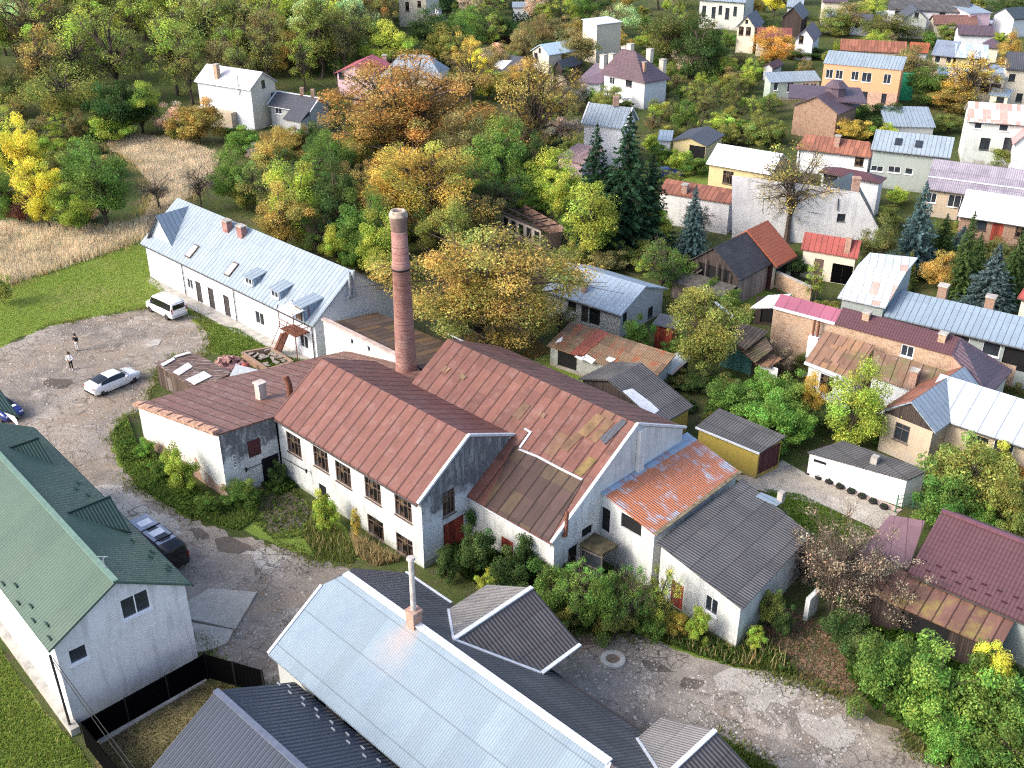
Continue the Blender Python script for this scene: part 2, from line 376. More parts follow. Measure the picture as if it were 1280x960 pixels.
WOOD_PINK = planks('faded_pink_boards', (.36, .27, .25), .3)
WOOD_MAROON = planks('maroon_boards', (.10, .035, .035))
WOOD_TEAL = planks('teal_boards', (.07, .19, .17), .3)
PVC = plain('white_pvc', (.80, .81, .82), .35, var=.03)
RUST = plain('rusty_iron', (.17, .07, .045), .9, var=.4, scale=6.)
BLACKMETAL = plain('black_metal', (.012, .012, .013), .5, var=.2)
BLACKFENCE = corr('black_profiled_fence', (.0025, .0025, .003), .25, 9., .4, .05, dirt=.1, contrast=.3, rough=1., spec=.03)
ZINC = plain('zinc', (.42, .46, .50), .4, .4)
CONC = plain('concrete', (.38, .36, .32), .9, var=.3, scale=1.2)
CONC_PINK = plain('pinkish_concrete', (.45, .35, .31), .9, var=.25, scale=1.5)
TERRA = plain('terracotta_tiles', (.40, .24, .17), .9, var=.45, scale=3.)
DARKHOLE = plain('dark_opening', (.012, .012, .013), .9)
# ---------------------------------------------------------------- houses
def wallpiece(mb, p0, p1, outline, holes, depth=.14):
    p0 = Vector((p0[0], p0[1], 0)); p1 = Vector((p1[0], p1[1], 0)); d = (p1 - p0).normalized(); n = Vector((d.y, -d.x, 0))
    at = lambda u, z, k=0.: p0 + d * u + Vector((0, 0, z)) - n * k
    pl = [[Vector((u, z, 0)) for u, z in outline]] + [[Vector((a, b, 0)), Vector((a, e, 0)), Vector((c, e, 0)), Vector((c, b, 0))] for a, b, c, e in holes]
    flat = [q for l in pl for q in l]
    for t in tessellate_polygon(pl):
        q = [flat[i] for i in t]
        if (q[1] - q[0]).cross(q[2] - q[0]).z < 0: q.reverse()
        mb.poly([at(c.x, c.y) for c in q])
    for a, b, c, e in holes:
        for (u0, z0), (u1, z1) in (((a, b), (a, e)), ((a, e), (c, e)), ((c, e), (c, b)), ((c, b), (a, b))):
            mb.poly([at(u0, z0), at(u1, z1), at(u1, z1, depth), at(u0, z0, depth)])
        mb.poly([at(a, b, depth), at(c, b, depth), at(c, e, depth), at(a, e, depth)])
STY = dict(white1=(PVC, 1, 0), white2=(PVC, 2, 0), white3=(PVC, 3, 0), white4=(PVC, 3, .3), old2=(WOOD_BROWN, 2, .3), old3=(WOOD_BROWN, 3, .3), old4=(WOOD_BROWN, 4, .35),
           old1=(WOOD_BROWN, 1, 0), grey2=(WOOD_GREY, 2, .3), dark=(DARKEDGE, 1, 0), dark2=(DARKEDGE, 2, 0), hole=(None, 0, 0))
BOARD = dict(shut=WOOD_MAROON, door_dark=DARKEDGE, door_red=WOOD_RED, door_brown=WOOD_BROWN, door_teal=WOOD_TEAL, garage=WOOD_MAROON, garage_dark=BLACKFENCE, door_white=PVC, door_redbright=RED, door_grey=WOOD_GREY, vent=DARKHOLE)
_wm = {}
def window_meshes(style, w, h):
    key = (style, round(w, 2), round(h, 2))
    if key in _wm: return _wm[key]
    def me(mb, name, mat):
        m = bpy.data.meshes.new(name); m.from_pydata([tuple(v) for v in mb.v], [], mb.f); m.update(); uvlayer(m); m.materials.append(mat); return m
    if style in BOARD:
        f = MB(); mat = BOARD[style]; nleaf = 2 if w > 1. else 1
        for i in range(nleaf):
            x0 = -w / 2 + .03 + i * (w - .04) / nleaf
            f.box((x0 + (w - .06) / nleaf / 2, .07, 0), ((w - .06) / nleaf - .03, .05, h - .04))
        if style not in ('vent', 'garage', 'garage_dark'):
            for x, z, a, b in ((-w / 2 + .03, 0, .06, h), (w / 2 - .03, 0, .06, h), (0, h / 2 - .03, w - .12, .06)): f.box((x, .05, z), (a, .08, b))
        r = (me(f, 'door', mat), None)
        if style.startswith('door'):
            g = MB(); g.box((w * .32, .02, -.05), (.12, .05, .04)); r = (r[0], me(g, 'handle', ZINC))
    else:
        mat, nl, tr = STY[style]; f = MB(); t = .07
        if mat:
            for x, z, a, b in ((-w / 2 + t / 2, 0, t, h), (w / 2 - t / 2, 0, t, h), (0, h / 2 - t / 2, w - 2 * t, t), (0, -h / 2 + t / 2, w - 2 * t, t)): f.box((x, .07, z), (a, .08, b))
            for i in range(1, nl): f.box((-w / 2 + w * i / nl, .075, 0), (t * .8, .06, h - 2 * t))
            if tr:
                for i in range(nl): f.box((-w / 2 + w * (i + .5) / nl, .075, h / 2 - h * tr), (w / nl - t, .055, t * .8))
            f.box((0, -.03, -h / 2 - .03), (w + .1, .16, .05))
        g = MB(); y = .11
        g.poly([(-w / 2 + .01, y, -h / 2 + .01), (w / 2 - .01, y, -h / 2 + .01), (w / 2 - .01, y, h / 2 - .01), (-w / 2 + .01, y, h / 2 - .01)])
        if mat: r = (me(f, 'window', mat), me(g, 'pane', OLDPANE if mat is WOOD_BROWN else GLASS))
        else: r = (me(g, 'opening', DARKHOLE), None)
    _wm[key] = r; return r
HOUSES = []
class House:
    def __init__(s, name, label, cat, base, group=None):
        s.root = thing(name, label, cat, (base[0], base[1], 0), group=group); s.walls = []; s.wins = []; s.roofs = []; s.blk = []; s.block = 0
    def wall(s, p0, p1, outline, mat):
        s.walls.append((Vector((p0[0], p0[1], 0)), Vector((p1[0], p1[1], 0)), outline, mat, [])); s.blk.append(s.block); return len(s.walls) - 1
    def win(s, i, px, py, w, h, style='white2', label=None):
        p0, p1, outl, mat, holes = s.walls[i]; d = (p1 - p0); L = d.length; d = d / L; n = Vector((d.y, -d.x, 0))
        q = ray_plane(px, py, p0, n); u = (q - p0).dot(d); z = q.z
        if style.startswith('door') or style.startswith('garage'):
            top = z + h / 2; z = max(h / 2 + .03, z); 
        w = min(w, L - .2); u = min(max(u, w / 2 + .05), L - w / 2 - .05); z = max(z, h / 2 + .03)
        return s.place(i, u, z, w, h, style, label)
    def place(s, i, u, z, w, h, style, label=None):
        p0, p1, outl, mat, holes = s.walls[i]; d = (p1 - p0).normalized()
        def topat(x):   # height of the wall's upper outline above u = x
            r = 99
            for (a0, b0), (a1, b1) in zip(outl, outl[1:] + outl[:1]):
                if a1 < a0 and a1 - 1e-6 <= x <= a0 + 1e-6: r = min(r, b0 + (b1 - b0) * (a0 - x) / (a0 - a1))
            return r
        zt = min(topat(u - w / 2), topat(u + w / 2)) - .06
        if z + h / 2 > zt: z = zt - h / 2
        if z - h / 2 < .02: h = z + h / 2 - .04; z = h / 2 + .03
        for a0, b0, a1, b1 in holes:
            if u - w / 2 < a1 + .05 and u + w / 2 > a0 - .05 and z - h / 2 < b1 + .05 and z + h / 2 > b0 - .05: return None
        holes.append((u - w / 2, z - h / 2, u + w / 2, z + h / 2))
        me, sub = window_meshes(style, w, h)
        o = bpy.data.objects.new('shutter' if style == 'shut' else me.name.split('.')[0], me); COL.objects.link(o); o.parent = s.root
        c = p0 + d * u + Vector((0, 0, z)); o.location = c - s.root.location; o.rotation_euler = (0, 0, math.atan2(d.y, d.x))
        if label: o['label'] = label
        if sub:
            q = bpy.data.objects.new(sub.name.split('.')[0], sub); COL.objects.link(q); q.parent = o
        return o
    def roof(s, polys, t, mat, name='roof'):
        polys = [[Vector(p) for p in P] for P in polys]; s.roofs += polys
        return MB().slab(polys, t).build(name, mat, s.root)
    def part(s, mb, name, mat, **kw): return mb.build(name, mat, s.root, **kw)
    def chimney(s, px, py, w=.55, h=1.1, mat=None, cap=True, l=None, z=None, mat2=None, pot=False):
        best = None
        for P in s.roofs:
            n = (P[1] - P[0]).cross(P[2] - P[0]).normalized()
            if abs(n.z) < .1: continue
            q = ray_plane(px, py, P[0], n)
            ins = all((b - a).cross(q - a).z >= -.05 for a, b in zip(P, P[1:] + P[:1]))
            k = (q - CAM).length
            if ins and (best is None or k < best[0]): best = (k, q)
        q = best[1] if best else G(px, py, z or 5.)
        if z is not None and not best: q = G(px, py, z)
        ang = s.ang if hasattr(s, 'ang') else rad(-43.8)
        o = MB().box((q.x, q.y, q.z + h / 2 - .35), (l or w, w, h + .7), ang).build('chimney', mat or W_BRICK, s.root)
        if cap:
            c = MB().box((q.x, q.y, q.z + h + .06), ((l or w) + .14, w + .14, .12), ang)
            if pot: c.tube((q.x, q.y, q.z + h + .1), (q.x, q.y, q.z + h + .5), .1, .1)
            cc = c.build('chimney_cap', mat2 or CONC, None); cc.data.transform(Matrix.Translation(-s.root.location)); cc.parent = o
        return q
    def gable(s, E0, E1, w, zr, wallm, roofm, oh=.35, og=.3, t=.14, wb=None, hip=0., gablem=None, ridge=None, verge=None, gutter=True, zb=None, roofname='roof', thick=None, lowwalls=0.):
        s.block += 1
        """E0->E1: front eave edge (outside on its right), ridge parallel at half width w"""
        E0 = Vector(E0); E1 = Vector(E1); ze = E0.z; d = (E1 - E0); d.z = 0; L = d.length; d.normalize(); n = Vector((-d.y, d.x, 0)); s.ang = math.atan2(d.y, d.x)
        wb = wb or w; zb = ze if zb is None else zb
        up = lambda p, z: Vector((p.x, p.y, z))
        R0 = up(E0 + n * w + d * hip, zr); R1 = up(E1 + n * w - d * hip, zr)
        E2 = up(E1 + n * (w + wb), zb); E3 = up(E0 + n * (w + wb), zb)
        polys = [[E0, E1, R1, R0], [R0, R1, E2, E3]]
        if hip > .01: polys += [[E1, E2, R1], [E3, E0, R0]]
        s.roof(polys, t, roofm, roofname)
        sl = (zr - ze) / w; slb = (zr - zb) / wb; ztf = ze + oh * sl - t; ztb = zb + oh * slb - t; za = zr - t
        c0 = E0 + d * og + n * oh; c1 = E1 - d * og + n * oh; c2 = E1 - d * og + n * (w + wb - oh); c3 = E0 + d * og + n * (w + wb - oh)
        Lf = (c1 - c0).length; Lg = (c2 - c1).length; b = lowwalls
        f = s.wall(c0, c1, [(0, b), (Lf, b), (Lf, ztf), (0, ztf)], wallm)
        g1 = [(0, b), (Lg, b), (Lg, ztb), (w - oh, za), (0, ztf)] if hip < .01 else [(0, b), (Lg, b), (Lg, ztb), (0, ztf)]
        g3 = [(0, b), (Lg, b), (Lg, ztf), (wb - oh, za), (0, ztb)] if hip < .01 else [(0, b), (Lg, b), (Lg, ztf), (0, ztb)]
        i1 = s.wall(c1, c2, g1, gablem or wallm); i2 = s.wall(c2, c3, [(0, b), (Lf, b), (Lf, ztb), (0, ztb)], wallm); i3 = s.wall(c3, c0, g3, gablem or wallm)
        if gablem and gablem is not wallm: s.blk[-4:] = [s.block + k / 10 for k in range(4)]
        if ridge: s.part(MB().bar(R0 + Vector((0, 0, .03)), R1 + Vector((0, 0, .03)), .32, .1), 'ridge_cap', ridge)
        if gutter:
            q = Vector((0, 0, -t - .03)) - n * .06
            s.part(MB().tube(E0 + q, E1 + q, .06, .06, 6), 'gutter', DARKEDGE if gutter is True else gutter)
        if verge:
            m = MB(); u = Vector((0, 0, .02))
            if verge in (1, 3):
                m.bar(E1 + u, R1 + u, .22, .16).bar(R1 + u, E2 + u, .22, .16)
            if verge in (2, 3):
                m.bar(E0 + u, R0 + u, .22, .16).bar(R0 + u, E3 + u, .22, .16)
            s.part(m, 'verge_flashing', ROOFEDGE)
        s.fr = dict(E0=E0, E1=E1, E2=E2, E3=E3, R0=R0, R1=R1, d=d, n=n, sl=sl, ze=ze, zr=zr, w=w)
        return dict(front=f, right=i1, back=i2, left=i3)
    def shed(s, E0, E1, depth, zb, wallm, roofm, oh=.25, og=.25, t=.1, gutter=False, roofname='roof', E2=None, E3=None):
        E0 = Vector(E0); E1 = Vector(E1); d = (E1 - E0); d.z = 0; d.normalize(); n = Vector((-d.y, d.x, 0)); s.ang = math.atan2(d.y, d.x)
        up = lambda p, z: Vector((p.x, p.y, z))
        E2 = Vector(E2) if E2 is not None else up(E1 + n * depth, zb); E3 = Vector(E3) if E3 is not None else up(E0 + n * depth, zb)
        s.roof([[E0, E1, E2, E3]], t, roofm, roofname)
        return s.quadwalls([E0, E1, E2, E3], wallm, oh, t)
    def quadwalls(s, Q, wallm, oh=.25, t=.1, mats=None, base=0.):
        s.block += 1; c = sum(Q, Vector()) / 4; K = []
        for i, p in enumerate(Q):
            a = (Q[i - 1] - p); b = (Q[(i + 1) % 4] - p); la = Vector((a.x, a.y, 0)).length; lb = Vector((b.x, b.y, 0)).length
            K.append(p + a * (oh / la) + b * (oh / lb) - Vector((0, 0, t)))
        r = []
        for i in range(4):
            a, b = K[i], K[(i + 1) % 4]; L = Vector((b.x - a.x, b.y - a.y, 0)).length
            r.append(s.wall(a, b, [(0, base), (L, base), (L, b.z), (0, a.z)], (mats or {}).get(i, wallm)))
        s.K = K; return dict(front=r[0], right=r[1], back=r[2], left=r[3])
    def finish(s):
        V = [p for P in s.roofs for p in P] + [q for w in s.walls for q in (w[0], w[1])]
        if V:
            X = [PX(v) for v in V]; HOUSES.append((min(x for x, y in X), min(y for x, y in X), max(x for x, y in X), max(y for x, y in X), s.roofs, sum(v.y for v in V) / len(V)))
        groups = {}
        for w, k in zip(s.walls, s.blk): groups.setdefault((w[3].name, k), []).append(w)
        for k, ws in groups.items():
            m = MB()
            for p0, p1, outl, mat, holes in ws: wallpiece(m, p0, p1, outl, holes)
            m.build('wall', ws[0][3], s.root)
        return s.root
def halfwidth(E0, E1, px, py, pitch, end=1):
    """half width of a gable roof whose ridge end shows at pixel (px,py), for a given pitch"""
    d = (E1 - E0); d.z = 0; d.normalize(); n = Vector((-d.y, d.x, 0)); E = E1 if end else E0; tp = math.tan(rad(pitch))
    w = solve(lambda w: PX(E + n * w + Vector((0, 0, w * tp)))[1], py, .3, 14.); return w, E.z + w * tp
def depthfit(E0, E1, py, zb, end=1):
    d = (E1 - E0); d.z = 0; d.normalize(); n = Vector((-d.y, d.x, 0)); E = E1 if end else E0
    return solve(lambda w: PX((E.x + n.x * w, E.y + n.y * w, zb))[1], py, .2, 25.)
def gable_house(name, label, a, b, ze, top, pitch, wallm, roofm, end=1, cat='house', group=None, ext=(0, 0), **kw):
    """house with its ridge along the front eave a-b (pixels of the eave at height ze)"""
    E0 = G(*a, ze); E1 = G(*b, ze)
    w, zr = halfwidth(E0, E1, *top, pitch, end)
    d = (E1 - E0).normalized(); E0 = E0 - d * ext[0]; E1 = E1 + d * ext[1]
    h = House(name, label, cat, (E0 + E1) / 2, group); h.W = h.gable(E0, E1, w, zr, wallm, roofm, **kw); return h
def front_gable_house(name, label, a, b, ze, apex, depth, wallm, roofm, cat='house', group=None, **kw):
    """house with its gable towards a-b"""
    F0 = G(*a, ze); F1 = G(*b, ze); d = (F1 - F0).normalized(); n = Vector((-d.y, d.x, 0)); mid = (F0 + F1) / 2
    zr = solve(lambda z: PX((mid.x, mid.y, z))[1], apex[1], ze - .5, ze + 12)
    h = House(name, label, cat, mid + n * depth / 2, group)
    W = h.gable(F1, F1 + n * depth, (F1 - F0).length / 2, zr, wallm, roofm, **kw)
    h.W = dict(front=W['left'], right=W['front'], back=W['right'], left=W['back']); return h
def shed_house(name, label, a, b, ze, topy, zb, wallm, roofm, end=1, cat='shed', group=None, depth=None, **kw):
    E0 = G(*a, ze); E1 = G(*b, ze); dp = depth or depthfit(E0, E1, topy, zb, end)
    h = House(name, label, cat, (E0 + E1) / 2, group); h.W = h.shed(E0, E1, dp, zb, wallm, roofm, **kw); return h
# ================================================================ the factory
up = lambda p, z: Vector((p.x, p.y, z))
F = House('factory_building', 'long derelict white factory with rust red sheet roofs in the middle of the yard', 'factory', (-4, 62))
E0 = G(341, 521, 5.5); E1 = G(522, 630, 5.5); d = (E1 - E0).normalized()
ap = ray_plane(586, 544, E1, d); w = Vector((ap.x - E1.x, ap.y - E1.y, 0)).length
gr_ = ray_plane(647, 543, E1, d); nA = Vector((-d.y, d.x, 0)); wbw = (gr_ - E1).dot(nA) - w; slw = (ap.z - gr_.z) / wbw; wbw += .5; zbw = gr_.z - .5 * slw
WW = F.gable(E0, E1, w, ap.z, FACT_WALL, FACT_RED, oh=.32, og=.02, gablem=FACT_SOOT, verge=1, wb=wbw, zb=zbw)
WFR = F.fr
for px, py in ((367.5, 556), (401, 574), (429, 593), (466, 613.5), (504, 635)):
    F.win(WW['front'], px, py, 1.75, 1.75, 'old4')
F.win(WW['front'], 470, 664, 1.75, 1.65, 'old3'); F.win(WW['front'], 506, 687, 1.75, 1.65, 'old3'); F.win(WW['front'], 404, 618, .9, 1.6, 'hole')
F.win(WW['right'], 561, 628, 1.15, 2.0, 'old3')
F.win(WW['right'], 568, 688, 1.9, 2.6, 'door_red', 'bright red double door at the foot of the sooty gable')
gq = ray_plane(541, 675, E1 + WFR['d'] * .0 + WFR['n'] * .3, WFR['d']); F.part(MB().box(gq + WFR['d'] * .002 - WFR['d'] * .02, (.05, 1.75, 2.9), math.atan2(WFR['d'].y, WFR['d'].x)), 'whitewashed_patch', W_WHITE)
# main hall
M1 = G(689, 679, 4.0); da = WFR['d']; apm = ray_plane(797, 530, M1, da); wm = Vector((apm.x - M1.x, apm.y - M1.y, 0)).length
Lm = (G(543, 431, apm.z) - apm).length; M0 = M1 - da * Lm
bk = ray_plane(857, 534, M1, da)
nM = Vector((-da.y, da.x, 0)); wbm = (bk - M1).dot(nM) - wm; zbm = bk.z
WM = F.gable(M0, M1, wm, apm.z, FACT_WALL, FACT_LOW, oh=.3, og=.02, gablem=FACT_WALL, verge=1, wb=wbm, zb=zbm, gutter=ZINC)
MFR = F.fr
F.win(WM['right'], 734, 664, 1.1, .75, 'hole'); F.win(WM['right'], 716, 697, .95, 1.9, 'hole')
F.win(WM['front'], 634, 688, 1.1, 1.9, 'door_red', 'faded red door behind the bushes')
# pier on the gable, flue on the gable wall
q = ray_plane(802, 545, M1 + da * .15, da)
F.part(MB().box((q.x, q.y, q.z - 1.6), (.3, .6, 4.2), math.atan2(da.y, da.x)), 'gable_pier', FACT_WALL)
q0 = ray_plane(709, 640, M1 + da * .18, da); q1 = ray_plane(707, 670, M1 + da * .18, da)
F.part(MB().tube(q0, q1, .13).tube(q1, q1 - da * .4, .13), 'flue_pipe', RUST)
F.block += 1
# low wing on the left with a tiled parapet
a = G(167, 506, 3.7); b = G(270, 543.5, 5.85); c = G(341, 521, 5.55); N = (b - a).cross(c - a).normalized()
f_ = ray_plane(285, 471, a, N); e_ = ray_plane(430, 439, a, N); d_ = ray_plane(505, 445, a, N); g_ = ray_plane(450, 482, a, N); d2_ = ray_plane(540, 475, a, N)
set_uv(F.roof([[a, b, c, g_, d2_, d_, e_, f_]], .12, FACT_PALE), BX, AX)
ii = lambda p, q, k: p + (q - p).normalized() * k
K = [a + BX * .3 + AX * .1, b + BX * .3 - AX * .2, c - AX * .2 + BX * .3, e_, f_ - BX * .3 + AX * .1]
for i, (p, q) in enumerate(((K[0], K[1]), (K[1], K[2]), (K[3], K[4]), (K[4], K[0]))):
    L = Vector((q.x - p.x, q.y - p.y, 0)).length
    j = F.wall(p, q, [(0, 0), (L, 0), (L, q.z - .14), (0, p.z - .14)], (FACT_BRICKY, SOOT_CORNER, FACT_WALL, FACT_BRICKY)[i])
    if i == 1: F.win(j, 318, 560, 1.05, 1.45, 'shut')
    if i == 1: F.win(j, 343, 600, 1.5, 2.2, 'hole')
m = MB()
n_ = 24
for k in range(n_):
    t0, t1 = k / n_, (k + .94) / n_; st = (0, .16, .34)[min(2, k * 3 // n_)] * 0 + .12 + .05 * math.sin(k * 2.1)
    p = K[0].lerp(K[1], t0) + Vector((0, 0, st)) - BX * .15; q = K[0].lerp(K[1], t1) + Vector((0, 0, st)) - BX * .15
    m.bar(p, q, .55, .26)
F.part(m, 'tiled_parapet', TERRA)
# sign plate with an old stencilled inscription, wire on brackets
j = ray_plane(293, 577, K[1] + AX * .06, AX); F.part(MB().box(j, (.04, .28, 1.15), math.atan2(AX.y, AX.x)), 'sign_plate', PVC)
m = MB()
for k in range(4):
    z0 = j.z + .40 - k * .26
    for dx, dz, sx, sz in ((-.06, 0, .03, .17), (.06, 0, .03, .17), (0, .07, .12, .03), (0, -.07 + .05 * (k % 2), .12, .03)):
        m.box(j + Vector((0, 0, z0 - j.z + dz)) + AX * .03 + BX * dx, (.02, sx, sz), math.atan2(AX.y, AX.x))
F.part(m, 'sign_lettering', BLACKMETAL)
p0 = ray_plane(308, 587, K[1] + AX * .25, AX); pm = ray_plane(350, 570, K[1] + AX * .25, AX); p1 = ray_plane(383, 589, WFR['E0'], BX)
m = MB(); m.bar(p0, pm, .035).bar(pm, p1, .035).box(p0, (.12, .12, .3)).box(p1, (.12, .12, .3)); F.part(m, 'cable_conduit', BLACKMETAL)
# flashings in the valley, skylight hatches, patches
def hallz(p):   # height of the hall's left slope at plan point p
    return MFR['ze'] + (Vector((p.x, p.y, 0)) - Vector((M0.x, M0.y, 0))).dot(MFR['n']) * MFR['sl']
nh = (MFR['E1'] - MFR['E0']).cross(MFR['R0'] - MFR['E0']).normalized()
def onhall(px, py, k=.05): return ray_plane(px, py, MFR['E0'], nh) + nh * k
m = MB()
vp = [onhall(*q_, .06) for q_ in ((473, 463), (510, 482), (545, 503), (580, 520), (612, 534), (640, 546))]
for p, q in zip(vp, vp[1:]): m.bar(p, q, .55, .08)
F.part(m, 'valley_flashing', plain('peeling_flashing', (.62, .56, .52), .8, var=.35, scale=2.5))
m = MB()
for p, q in (((649, 562), (672, 571)), ((672, 571), (700, 586)), ((700, 586), (728, 600)), ((650, 560), (664, 540)), ((656, 536), (664, 541))): m.bar(onhall(*p), onhall(*q), .16, .06)
F.part(m, 'sheet_joint', ROOFEDGE)
for q4, mt in (((551, 463), (558, 458), (564, 461), (557, 467)), RUSTBROWN), (((574, 472), (578, 468), (584, 471), (580, 475)), RUSTBROWN), (((672, 519), (676, 514), (684, 518), (680, 523)), RUSTBROWN), (((750, 548), (778, 524), (784, 528), (757, 556)), DARKGREY), (((440, 488), (436, 484), (486, 470), (502, 482)), SLATE):
    if mt is SLATE: continue
    F.part(MB().slab([[onhall(*x, .07) for x in reversed(q4)]], .06), 'roof_patch', mt)
F.part(MB().slab([[onhall(*q_, .05) for q_ in ((606, 633), (686, 677), (729, 602), (701, 587), (651, 562), (643, 556))]], .03), 'lower_roof_sheets', seam('dark_lower_sheets', (.062, .036, .031), 1.0, 1.7, .07, var=.3, alt=(.09, .062, .035), altamt=.2, soot=.6))
for q4, col_ in (((722, 541), (746, 517), (757, 522), (733, 547)), (.155, .098, .05)), (((736, 549), (760, 524), (768, 528), (745, 554)), (.15, .09, .05)), (((718, 590), (737, 571), (747, 575), (727, 596)), (.17, .12, .045)), (((700, 560), (719, 541), (728, 546), (709, 565)), (.14, .085, .05)), (((640, 520), (655, 503), (664, 507), (649, 525)), (.125, .075, .05)):
    F.part(MB().slab([[onhall(*x, .045) for x in reversed(q4)]], .03), 'roof_sheet', plain('tan_sheet_%d' % int(col_[0] * 1000), col_, .7, var=.35, scale=1.5))
# chimney stub, bent flue and loose antenna on the low roof
q = ray_plane(327, 498, a, N); F.part(MB().box((q.x, q.y, q.z + .5), (.65, .65, 1.7), rad(-44)).box((q.x, q.y, q.z + 1.4), (.8, .8, .14), rad(-44)), 'roof_chimney', plaster('peeling_chimney', (.55, .52, .47), .7, (.3, .16, .11), brick=0))
q = ray_plane(363, 496, a, N); F.part(MB().tube(q - Vector((0, 0, .2)), q + Vector((0, 0, 1.1)), .26, .24, 10).tube(q + Vector((0, 0, 1.1)), q + Vector((-.25, .1, 1.75)), .24, .26, 10), 'bent_flue', RUST)
F.finish()
# big brick stack
b0 = G(507.5, 452, 5.2); zt = HT(Vector((b0.x, b0.y, 0)), 263)
ch = thing('factory_chimney', 'tall round red brick factory chimney with a crumbling pale rim', 'chimney', (b0.x, b0.y, 0))
rb, rt = .965, .60
rr = lambda z: rb + (rt - rb) * z / zt
MB().lathe(b0 * 1 - Vector((0, 0, 5.2)), [(rr(0) + .1, 0), (rr(zt * .3), zt * .3), (rr(zt * .74), zt * .74), (rr(zt * .74) + .05, zt * .742), (rr(zt * .76) + .05, zt * .76), (rr(zt * .763), zt * .763), (rr(zt) - .0, zt - 1.1), (.42, zt - 1.1)], 40).build('shaft', CHIM_BRICK, ch, True)
MB().lathe(b0 * 1 - Vector((0, 0, 5.2)), [(rt, zt - 1.75), (rt + .03, zt - 1.5), (rt + .03, zt - 1.35), (rt + .06, zt - 1.2), (rt + .06, zt - .9), (rt + .10, zt - .75), (rt + .10, zt - .5)], 40).build('corbel', bricks('sooty_brick', (.16, .08, .07), (.24, .12, .10), (.2, .17, .15), .15), ch, True)
MB().lathe(b0 * 1 - Vector((0, 0, 5.2)), [(rt + .08, zt - .52), (rt + .14, zt - .46), (rt + .13, zt - .3), (rt + .04, zt - .26), (rt + .05, zt - .1), (rt - .03, zt), (.40, zt), (.38, zt - .3), (.36, zt - 2.5), (.02, zt - 2.5)], 40).build('rim', plain('weathered_rim', (.40, .32, .25), .9, var=.5, scale=3.5), ch, True)
MB().lathe(b0 * 1 - Vector((0, 0, 5.2)), [(rr(zt * .73) + .05, zt * .735), (rr(zt * .735) + .075, zt * .737), (rr(zt * .735) + .075, zt * .742), (rr(zt * .74) + .04, zt * .744)], 40).build('band', BLACKMETAL, ch)
# ---- rusted lean-to and slate lean-to at the gable end
H = House('rusty_lean_to', 'white lean-to with blue and rust streaked corrugated roof against the factory gable', 'annex', G(840, 620, 0))
Q = [G(819, 668.7, 4.6), G(925.5, 590, 4.6), G(859, 540, 5.7), G(742, 607.6, 5.7)]
a_, b_ = Q[0].lerp(Q[3], .8), Q[1].lerp(Q[2], .8)
H.roof([[Q[0], Q[1], b_, a_]], .07, RUSTY); H.roof([[a_, b_, Q[2], Q[3]]], .07, corr('bare_blue_sheet', (.30, .40, .52), .2, 4., .6, .06, rust=.3, rustcol=(.36, .10, .042), dirt=.25, contrast=.2), 'roof_upper_sheets')
W = H.quadwalls(Q, FACT_WALL, .2, .08)
H.win(W['left'], 789, 655, 1.75, 1.15, 'hole'); H.win(W['left'], 757, 650, .75, 1.9, 'hole')
# glazed porch with a mossy flat roof
p = [G(724, 680, 2.9), G(753, 693, 2.9), G(773, 681, 2.9), G(743, 665, 2.9)]
H.roof([p], .14, plain('mossy_slab', (.07, .06, .035), .95, var=.5, scale=2.), 'porch_roof')
H.part(sum_ := MB().box((p[0] * .94 + p[2] * .06) - Vector((0, 0, 1.5)), (.08, .08, 2.8)).box((p[1] * .95 + p[3] * .05) - Vector((0, 0, 1.5)), (.08, .08, 2.8)).box((p[2] * .94 + p[0] * .06) - Vector((0, 0, 1.5)), (.08, .08, 2.8)).bar(p[0] - Vector((0, 0, .3)), p[1] - Vector((0, 0, .3)), .07).bar(p[1] - Vector((0, 0, .3)), p[2] - Vector((0, 0, .3)), .07).bar(p[0] - Vector((0, 0, 1.4)), p[1] - Vector((0, 0, 1.4)), .05), 'porch_frame', WOOD_GREY)
H.part(MB().poly([p[0] + BX * .1 + AX * 0.02 - Vector((0, 0, 2.7)), p[1] + BX * .1 - Vector((0, 0, 2.7)), p[1] + BX * .1 - Vector((0, 0, .2)), p[0] + BX * .1 - Vector((0, 0, .2))]), 'porch_glazing', GLASS)
H.part(MB().bar(Q[0] + Vector((0, 0, .03)), Q[1] + Vector((0, 0, .03)), .3, .08), 'eave_board', plain('mossy_edge', (.17, .14, .09), .95, var=.5, scale=4.))
H.finish()
H = House('slate_lean_to', 'low white annex under grey fibre cement sheets at the end of the factory', 'annex', G(920, 700, 0))
Q = [G(928, 762, 3.35), G(1014, 668, 3.35), G(928, 598, 4.3), G(820.5, 678, 4.3)]
H.roof([Q], .06, SLATE)
W = H.quadwalls(Q, FACT_WALL, .25, .07)
H.win(W['left'], 889, 757, 1.05, 1.3, 'white2'); H.win(W['left'], 846, 745, 1.0, 2.0, 'door_red', 'red door half hidden by bushes')
n4 = (Q[1] - Q[0]).cross(Q[2] - Q[0]).normalized(); on = lambda x, y, k=.05: ray_plane(x, y, Q[0], n4) + n4 * k
H.part(MB().slab([[on(971, 633), on(979, 627), on(951, 616), on(944, 621)][::-1]], .04), 'tin_patch', BLUE_METAL)
H.part(MB().box(on(975, 625, .3), (.4, .4, .8), rad(-44)), 'vent_stack', CONC)
H.finish()
# free-standing pale wall stub among the brown shrub
pb = G(1012, 770, 0); o = MB().box((pb.x, pb.y, .9), (1.3, .3, 1.8), rad(48)).build('wall_stub', FACT_WALL, origin=pb)
put(o, label='pale rendered wall stub standing alone beside the dry brown shrub', category='wall')
